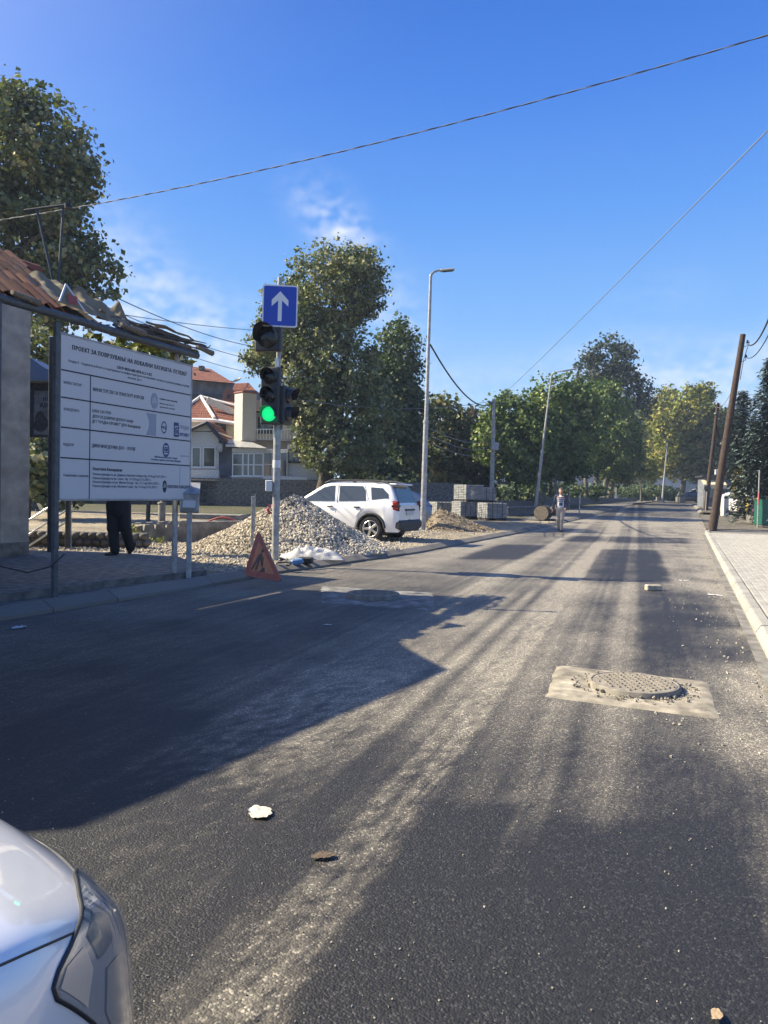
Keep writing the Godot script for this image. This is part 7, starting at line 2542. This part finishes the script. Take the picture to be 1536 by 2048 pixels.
func param_patch(c: Dictionary, poly: Array, lift: float, step: float) -> MB:
	# a piece of the skin, its outline given as (distance along the car, place round the ring)
	var q := PackedVector2Array(poly)
	var b := MB.new()
	var lo := q[0]
	var hi := q[0]
	for p in q:
		lo = lo.min(p)
		hi = hi.max(p)
	var nx := int(ceil((hi.x - lo.x) / step))
	var ny := int(ceil((hi.y - lo.y) / (step * 0.3)))
	for i in nx:
		for j in ny:
			var cell := PackedVector2Array([lo + Vector2(i, j * 0.3) * step, lo + Vector2(i + 1, j * 0.3) * step, lo + Vector2(i + 1, (j + 1) * 0.3) * step, lo + Vector2(i, (j + 1) * 0.3) * step])
			for piece in Geometry2D.intersect_polygons(cell, q):
				var t := Geometry2D.triangulate_polygon(piece)
				var id := []
				for p in piece:
					var e := 0.004
					var n := (body_point(c, p.x, p.y + e) - body_point(c, p.x, p.y - e)).cross(body_point(c, p.x - e, p.y) - body_point(c, p.x + e, p.y)).normalized()
					id.append(b.pt(body_point(c, p.x, p.y) + n * lift, n))
				for k in range(0, t.size(), 3):
					var a: int = id[t[k]]
					var m: int = id[t[k + 1]]
					var r: int = id[t[k + 2]]
					if (b.v[m] - b.v[a]).cross(b.v[r] - b.v[a]).dot(b.n[a]) > 0.0:
						b.ix.append_array([a, r, m])
					else:
						b.ix.append_array([a, m, r])
	return b


func skin_line(c: Dictionary, pts: Array, r: float, lift := 0.0) -> MB:
	var b := MB.new()
	var ln := []
	for i in pts.size() - 1:
		for k in 8:
			var p: Vector2 = pts[i].lerp(pts[i + 1], k / 8.0)
			ln.append(body_point(c, p.x, p.y) + Vector3(0, lift, 0))
	var p: Vector2 = pts[-1]
	ln.append(body_point(c, p.x, p.y) + Vector3(0, lift, 0))
	b.tube(ln, [r], 6)
	return b


func make_near_car() -> void:
	var o := thing("silver_car", "front corner of a silver car with clear headlight in the lower left", "car", Vector3(NEAR_X, 0, NEAR_Z), deg_to_rad(54.0))
	var c := hatch_shape(M.car_silver)
	c.smooth = 4
	c.trim = 1.1
	c.crown = 0.035
	c.front = 2.16
	c.w = [[-2.15, 0.76], [-2.0, 0.84], [-1.6, 0.88], [0.0, 0.885], [1.0, 0.885], [1.35, 0.865], [1.6, 0.82], [1.8, 0.75], [1.95, 0.66], [2.07, 0.54], [2.16, 0.34]]
	c.bulge = 0.022
	c.belt = [[-2.15, 0.89], [-1.9, 0.97], [-0.5, 0.95], [0.9, 0.96], [1.15, 0.955], [1.5, 0.895], [1.8, 0.815], [2.0, 0.73], [2.10, 0.65], [2.16, 0.55]]
	car_body(c, o, 150)
	for sg in [0, 1]:
		var mp := func(a: Array) -> Array:
			if sg == 0:
				return a
			var r := []
			for p in a:
				r.append(Vector2(p.x, 1.0 - p.y))
			r.reverse()
			return r
		var out: Array = mp.call([Vector2(1.99, 0.13), Vector2(1.905, 0.198), Vector2(1.822, 0.236), Vector2(1.818, 0.247), Vector2(1.834, 0.260), Vector2(1.877, 0.282), Vector2(1.908, 0.304), Vector2(1.962, 0.343), Vector2(2.015, 0.370), Vector2(2.05, 0.380), Vector2(2.062, 0.34), Vector2(2.068, 0.29), Vector2(2.07, 0.24), Vector2(2.068, 0.18), Vector2(2.05, 0.135)])
		var hl := part("headlight", param_patch(c, out, 0.003, 0.015), mt(Color(0.55, 0.56, 0.57), 0.18, 0.85), o)
		for k in 5:
			var u := 1.925 + k * 0.022
			var v := 0.318 + k * 0.010
			part("reflector_rib", skin_line(c, mp.call([Vector2(u, v), Vector2(u + 0.035, v - 0.045), Vector2(u + 0.04, v - 0.10)]), 0.0025, 0.004), M.steel_dark, hl)
		var inner: Array = mp.call([Vector2(1.915, 0.285), Vector2(1.955, 0.318), Vector2(1.995, 0.30), Vector2(1.985, 0.258), Vector2(1.93, 0.25)])
		part("bowl", param_patch(c, inner, 0.005, 0.015), mt(Color(0.10, 0.11, 0.09), 0.12, 0.4), hl)
		var rest: Array = mp.call([Vector2(1.95, 0.235), Vector2(2.03, 0.235), Vector2(2.03, 0.15), Vector2(1.99, 0.15), Vector2(1.935, 0.20)])
		part("reflector", param_patch(c, rest, 0.005, 0.015), M.chrome, hl)
		var amb: Array = mp.call([Vector2(1.828, 0.245), Vector2(1.85, 0.262), Vector2(1.90, 0.275), Vector2(1.91, 0.245), Vector2(1.885, 0.215)])
		part("indicator", param_patch(c, amb, 0.005, 0.015), M.amber, hl)
		part("lens", param_patch(c, out, 0.009, 0.015), M.glass_clear, hl)
		var ring := out.duplicate()
		ring.append(out[0])
		part("gasket", skin_line(c, ring, 0.004, 0.002), M.black, hl)
		part("bonnet_gap", skin_line(c, mp.call([Vector2(1.90, 0.300), Vector2(1.806, 0.297), Vector2(1.5, 0.297), Vector2(0.95, 0.305)]), 0.002), M.black, o)
	part("bonnet_gap", skin_line(c, [Vector2(2.04, 0.375), Vector2(2.10, 0.43), Vector2(2.11, 0.5), Vector2(2.10, 0.57), Vector2(2.04, 0.625)], 0.004), M.black, o)
	var lp := MB.new()
	lp.box(Vector3(2.185, 0.40, 0), Vector3(0.02, 0.11, 0.5), 0.004)
	part("number_plate", lp, M.white_print, o)
	var gr := MB.new()
	gr.box(Vector3(2.155, 0.52, 0), Vector3(0.03, 0.10, 0.62), 0.01)
	part("grille", gr, M.black, o)


func make_cars() -> void:
	make_near_car()
	make_white_car()
	simple_car("blue_car", "small blue grey car half hidden behind the white car", on_ground(-0.25, 30.5, 0.1), deg_to_rad(178.0), M.car_blue)
	simple_car("white_car", "white car parked beyond the wooden pole near the picket fence", on_ground(24.2, 50.0, 0.08), deg_to_rad(-72.0), M.car_white)
	simple_car("white_car", "white pickup sized car far off under the golden plane trees", on_ground(Vector3(44.252, 2.377, -108.000).x, 108.0, 0.3), deg_to_rad(170.0), M.car_white, true)
	simple_car("dark_car", "dark car far off in front of the white pickup sized car", on_ground(Vector3(40.180, 2.292, -100.000).x, 100.0, 0.0), deg_to_rad(170.0), mt(Color(0.03, 0.032, 0.036), 0.3))


# ------------------------------------------------------------------ people: tapered bones joined into one skin
func skin_mesh(bones: Array, cell: float, k: float) -> MB:
	# bones: [a, b, ra, rb]
	var lo := Vector3.ONE * 99.0
	var hi := Vector3.ONE * -99.0
	for b in bones:
		var r: float = maxf(b[2], b[3]) + k + cell * 2.0
		lo = lo.min(b[0].min(b[1]) - Vector3.ONE * r)
		hi = hi.max(b[0].max(b[1]) + Vector3.ONE * r)
	var n := Vector3i(((hi - lo) / cell).ceil()) + Vector3i.ONE
	var f := PackedFloat32Array()
	f.resize(n.x * n.y * n.z)
	f.fill(1.0)
	for b in bones:
		var a: Vector3 = b[0]
		var d: Vector3 = b[1] - b[0]
		var dl := maxf(d.length_squared(), 1e-9)
		var r: float = maxf(b[2], b[3]) + k + cell * 1.5
		var p0 := Vector3i(((a.min(b[1]) - Vector3.ONE * r - lo) / cell).floor()).clamp(Vector3i.ZERO, n - Vector3i.ONE)
		var p1 := Vector3i(((a.max(b[1]) + Vector3.ONE * r - lo) / cell).ceil()).clamp(Vector3i.ZERO, n - Vector3i.ONE)
		for z in range(p0.z, p1.z + 1):
			for y in range(p0.y, p1.y + 1):
				var row := (z * n.y + y) * n.x
				for x in range(p0.x, p1.x + 1):
					var p := lo + Vector3(x, y, z) * cell
					var t := clampf((p - a).dot(d) / dl, 0.0, 1.0)
					var q := (p - a - d * t).length() - lerpf(b[2], b[3], t)
					var g := f[row + x]
					var h := maxf(k - absf(q - g), 0.0) / k
					f[row + x] = minf(q, g) - h * h * k * 0.25
	var m := MB.new()
	var id := {}
	var corner := [Vector3i(0, 0, 0), Vector3i(1, 0, 0), Vector3i(0, 1, 0), Vector3i(1, 1, 0), Vector3i(0, 0, 1), Vector3i(1, 0, 1), Vector3i(0, 1, 1), Vector3i(1, 1, 1)]
	var edges := [[0, 1], [2, 3], [4, 5], [6, 7], [0, 2], [1, 3], [4, 6], [5, 7], [0, 4], [1, 5], [2, 6], [3, 7]]
	for z in n.z - 1:
		for y in n.y - 1:
			for x in n.x - 1:
				var i0 := (z * n.y + y) * n.x + x
				var inside := 0
				var v := []
				for c in corner:
					var w := f[i0 + (c.z * n.y + c.y) * n.x + c.x]
					v.append(w)
					if w < 0.0:
						inside += 1
				if inside == 0 or inside == 8:
					continue
				var s := Vector3.ZERO
				var cnt := 0
				for e in edges:
					if (v[e[0]] < 0.0) != (v[e[1]] < 0.0):
						var t: float = v[e[0]] / (v[e[0]] - v[e[1]])
						s += Vector3(corner[e[0]]).lerp(Vector3(corner[e[1]]), t)
						cnt += 1
				var nn := Vector3(v[1] + v[3] + v[5] + v[7] - v[0] - v[2] - v[4] - v[6], v[2] + v[3] + v[6] + v[7] - v[0] - v[1] - v[4] - v[5], v[4] + v[5] + v[6] + v[7] - v[0] - v[1] - v[2] - v[3])
				id[i0] = m.pt(lo + (Vector3(x, y, z) + s / cnt) * cell, nn)
	var st := [1, n.x, n.x * n.y]
	for i0 in id:
		for ax in 3:
			var i1: int = i0 + st[ax]
			if i1 >= f.size() or (f[i0] < 0.0) == (f[i1] < 0.0):
				continue
			var u: int = st[(ax + 1) % 3]
			var w: int = st[(ax + 2) % 3]
			var q := [i0, i0 - u, i0 - u - w, i0 - w]
			if not (id.has(q[1]) and id.has(q[2]) and id.has(q[3])):
				continue
			if f[i0] < 0.0:
				for j in [0, 2, 1, 0, 3, 2]:
					m.ix.append(id[q[j]])
			else:
				for j in [0, 1, 2, 0, 2, 3]:
					m.ix.append(id[q[j]])
	return m


func hand_bones(w: Vector3, d: Vector3, side: Vector3, palm: Vector3) -> Array:
	var o := []
	var k := w + d * 0.085
	o.append([w, w + d * 0.04, 0.026, 0.030])
	for i in 4:
		var s := side * (0.030 - i * 0.020)
		o.append([w + d * 0.02 + s * 0.6, k + s, 0.015, 0.013])
		var ln: float = [0.072, 0.082, 0.076, 0.058][i]
		var a := k + s
		var b := a + (d * 0.9 + palm * 0.25).normalized() * ln * 0.5
		var c := b + (d * 0.6 + palm * 0.75).normalized() * ln * 0.5
		o.append([a, b, 0.0095, 0.0088])
		o.append([b, c, 0.0088, 0.0075])
	var t0 := w + d * 0.03 + side * 0.028
	var t1 := t0 + (d * 0.6 + side * 0.75).normalized() * 0.045
	o.append([t0, t1, 0.014, 0.0115])
	o.append([t1, t1 + (d + side * 0.2 + palm * 0.3).normalized() * 0.035, 0.0115, 0.009])
	return o


func make_person(called: String, label: String, at: Vector3, turn: float, j: Dictionary, coat: bool) -> void:
	var o := thing(called, label, "person", at, turn)
	var body := [[j.pelvis, j.waist, 0.125, 0.12], [j.waist, j.chest, 0.12, 0.135], [j.chest + Vector3(-0.09, 0.06, 0), j.chest + Vector3(0.09, 0.06, 0), 0.10, 0.10], [j.chest, j.neck, 0.10, 0.055], [j.neck, j.head - Vector3(0, 0.06, 0), 0.052, 0.055]]
	for s in ["l", "r"]:
		body.append([j["hip_" + s], j["knee_" + s], 0.085, 0.055])
		body.append([j["knee_" + s], j["ankle_" + s], 0.055, 0.038])
		body.append([j["sh_" + s], j["el_" + s], 0.05, 0.038])
		body.append([j["el_" + s], j["wr_" + s], 0.038, 0.026])
	var bm := skin_mesh(body, 0.022, 0.04)
	# head with a face
	var h: Vector3 = j.head
	var fw: Vector3 = j.face
	var rt := Vector3.UP.cross(fw).normalized()
	var hb := [[h + Vector3(0, 0.035, 0) - fw * 0.015, h + Vector3(0, 0.0, 0) + fw * 0.005, 0.082, 0.078], [h + Vector3(0, -0.05, 0) + fw * 0.025, h + Vector3(0, -0.085, 0) + fw * 0.04, 0.058, 0.034], [h + Vector3(0, 0.0, 0) + fw * 0.085, h + Vector3(0, -0.03, 0) + fw * 0.102, 0.010, 0.014], [h + rt * 0.08 + Vector3(0, 0.015, 0), h + rt * 0.082 - Vector3(0, 0.03, 0), 0.014, 0.010], [h - rt * 0.08 + Vector3(0, 0.015, 0), h - rt * 0.082 - Vector3(0, 0.03, 0), 0.014, 0.010], [h + fw * 0.078 - rt * 0.02 - Vector3(0, 0.062, 0), h + fw * 0.078 + rt * 0.02 - Vector3(0, 0.062, 0), 0.009, 0.009], [h - Vector3(0, 0.07, 0), j.neck, 0.052, 0.052]]
	bm.add(skin_mesh(hb, 0.011, 0.02), Transform3D.IDENTITY)
	for s in ["l", "r"]:
		var d: Vector3 = (j["wr_" + s] - j["el_" + s]).normalized()
		d = (d * 0.7 + Vector3(0, -0.3, 0)).normalized()
		var side := fw
		var palm := (rt if s == "l" else -rt)
		bm.add(skin_mesh(hand_bones(j["wr_" + s], d, side, palm), 0.006, 0.008), Transform3D.IDENTITY)
	var bo := part("body", bm, M.skin, o)
	for s in [-1.0, 1.0]:
		var e := MB.new()
		e.ball(h + fw * 0.078 + rt * 0.031 * s + Vector3(0, 0.004, 0), Vector3.ONE * 0.011, 8, 6)
		part("eye", e, M.black, bo)
	var hair := skin_mesh([[h + Vector3(0, 0.055, 0) - fw * 0.022, h + Vector3(0, 0.03, 0) - fw * 0.03, 0.084, 0.082]], 0.013, 0.02)
	part("hair", hair, M.hair, o)
	var tr := [[j.pelvis + Vector3(0, 0.03, 0), j.pelvis - Vector3(0, 0.03, 0), 0.14, 0.145]]
	for s in ["l", "r"]:
		tr.append([j["hip_" + s], j["knee_" + s], 0.10 if not coat else 0.125, 0.076 if not coat else 0.10])
		tr.append([j["knee_" + s], j["ankle_" + s] + Vector3(0, 0.01, 0), 0.074 if not coat else 0.10, 0.062 if not coat else 0.085])
	part("trousers", skin_mesh(tr, 0.022, 0.04), M.cloth_black if coat else M.trousers, o)
	for s in ["l", "r"]:
		var a: Vector3 = j["ankle_" + s]
		var fd: Vector3 = j.get("toe_" + s, fw)
		part("shoe", skin_mesh([[a - Vector3(0, 0.045, 0) - fd * 0.03, a - Vector3(0, 0.048, 0) + fd * 0.15, 0.042, 0.036], [a, a - Vector3(0, 0.04, 0), 0.048, 0.045]], 0.014, 0.02), M.black, o)
	if not coat:
		part("shirt", skin_mesh([[j.pelvis + Vector3(0, 0.06, 0), j.waist, 0.142, 0.135], [j.waist, j.chest, 0.135, 0.148], [j.chest, j.neck - Vector3(0, 0.04, 0), 0.12, 0.07]], 0.022, 0.05), M.shirt_white, o)
		for k in 3:
			var y: float = j.chest.y + 0.09 - k * 0.075
			var st := MB.new()
			st.grid(13, 2, func(i, q): var an = -0.75 + 1.5 * i / 12.0; return Vector3(j.chest.x, y - 0.018 + q * 0.036, j.chest.z) + (rt * sin(an) * -1.0 + fw * cos(an)) * 0.160)
			part("stripe", st, M.shirt_navy, o)
		var pt2 := MB.new()
		pt2.grid(9, 5, func(i, q): var an = -0.5 + 1.0 * i / 8.0; return Vector3(j.waist.x, j.waist.y - 0.02 + q * 0.03, j.waist.z) + (rt * sin(an) * -1.0 + fw * cos(an)) * 0.151)
		part("print", pt2, M.shirt_navy, o)
	var jk := []
	for s in ["l", "r"]:
		var off: Vector3 = (rt * (-1.0 if s == "r" else 1.0)) * 0.085
		jk.append([j.pelvis + off - fw * 0.03, j.chest + off * 1.1 - fw * 0.02, 0.095, 0.105])
		jk.append([j["sh_" + s], j["el_" + s], 0.072, 0.062])
		jk.append([j["el_" + s], j["el_" + s].lerp(j["wr_" + s], 0.9), 0.062, 0.046])
	jk.append([j.pelvis - fw * 0.05, j.chest - fw * 0.05, 0.12, 0.13])
	jk.append([j.sh_l, j.sh_r, 0.07, 0.07])
	if coat:
		jk.append([j.pelvis + Vector3(0, -0.12, 0), j.chest, 0.19, 0.16])
	part("jacket", skin_mesh(jk, 0.022, 0.03), M.cloth_black if coat else M.jacket, o)


func make_people() -> void:
	# walking towards the camera on the road edge
	var w := {
		"pelvis": Vector3(0, 0.93, 0), "waist": Vector3(0, 1.08, 0), "chest": Vector3(0, 1.30, 0), "neck": Vector3(0, 1.49, 0.0), "head": Vector3(0, 1.635, 0.03), "face": Vector3(0.1, -0.05, 1).normalized(),
		"hip_l": Vector3(0.09, 0.90, 0), "knee_l": Vector3(0.085, 0.50, 0.14), "ankle_l": Vector3(0.06, 0.09, 0.10), "hip_r": Vector3(-0.09, 0.90, 0), "knee_r": Vector3(-0.09, 0.49, 0.02), "ankle_r": Vector3(-0.07, 0.12, -0.22),
		"sh_l": Vector3(0.19, 1.42, 0), "el_l": Vector3(0.29, 1.15, -0.03), "wr_l": Vector3(0.20, 0.95, 0.10), "sh_r": Vector3(-0.19, 1.42, 0), "el_r": Vector3(-0.27, 1.14, -0.02), "wr_r": Vector3(-0.30, 0.90, 0.08),
	}
	make_person("person", "person in dark open jacket, striped shirt and pale trousers walking on the road", Vector3(7.159, 0.018, -30.620), -0.35, w, false)
	# standing behind the board, only the legs show below it
	var b := {
		"pelvis": Vector3(0, 0.95, 0), "waist": Vector3(0, 1.10, 0), "chest": Vector3(0, 1.34, 0), "neck": Vector3(0, 1.55, 0), "head": Vector3(0, 1.71, 0.03), "face": Vector3(-0.6, 0, 0.8).normalized(),
		"hip_l": Vector3(0.10, 0.92, 0), "knee_l": Vector3(0.14, 0.50, 0.05), "ankle_l": Vector3(0.20, 0.12, -0.10), "hip_r": Vector3(-0.10, 0.92, 0), "knee_r": Vector3(-0.08, 0.50, 0.06), "ankle_r": Vector3(-0.03, 0.09, 0.10),
		"toe_l": Vector3(0.35, 0.55, 0.1).normalized(), "toe_r": Vector3(-0.9, -0.15, 0.4).normalized(),
		"sh_l": Vector3(0.21, 1.47, 0), "el_l": Vector3(0.27, 1.20, -0.02), "wr_l": Vector3(0.13, 1.24, 0.2), "sh_r": Vector3(-0.21, 1.47, 0), "el_r": Vector3(-0.27, 1.20, -0.02), "wr_r": Vector3(-0.10, 1.22, 0.22),
	}
	make_person("person", "person in black standing behind the notice board, legs visible below it", Vector3(-4.872, 0.200, -13.850), 0.1, b, true)


const NEAR_X := -2.10
const NEAR_Z := 0.0


func _ready() -> void:
	camera_and_light()
	make_materials()
	make_ground()
	make_kerbs()
	make_pavement()
	make_platform()
	make_houses()
	make_corner_house()
	make_trees()
	make_porch()
	make_board()
	make_left_things()
	make_gravel_heap("gravel_heap", "large heap of pale crushed stone with a grey top beside the traffic light", Vector3(-2.0, 0.08, -17.5), 2.3, 1.95, 1.28, 51, 17000, 0.044, [Color(0.74, 0.65, 0.49), Color(0.68, 0.62, 0.51), Color(0.38, 0.37, 0.35)], -0.1)
	make_gravel_heap("sand_heap", "low heap of tan sand behind the tall street lamp", Vector3(2.85, 0.06, -28.2), 1.55, 1.4, 0.88, 56, 1200, 0.035, [Color(0.50, 0.40, 0.27), Color(0.48, 0.39, 0.28)], -0.75)
	make_traffic_light()
	make_roadwork_sign()
	make_poles_and_cables()
	make_manholes()
	make_pallets()
	make_right_side()
	make_cars()
	make_people()
	make_loose_stones()
	make_litter()
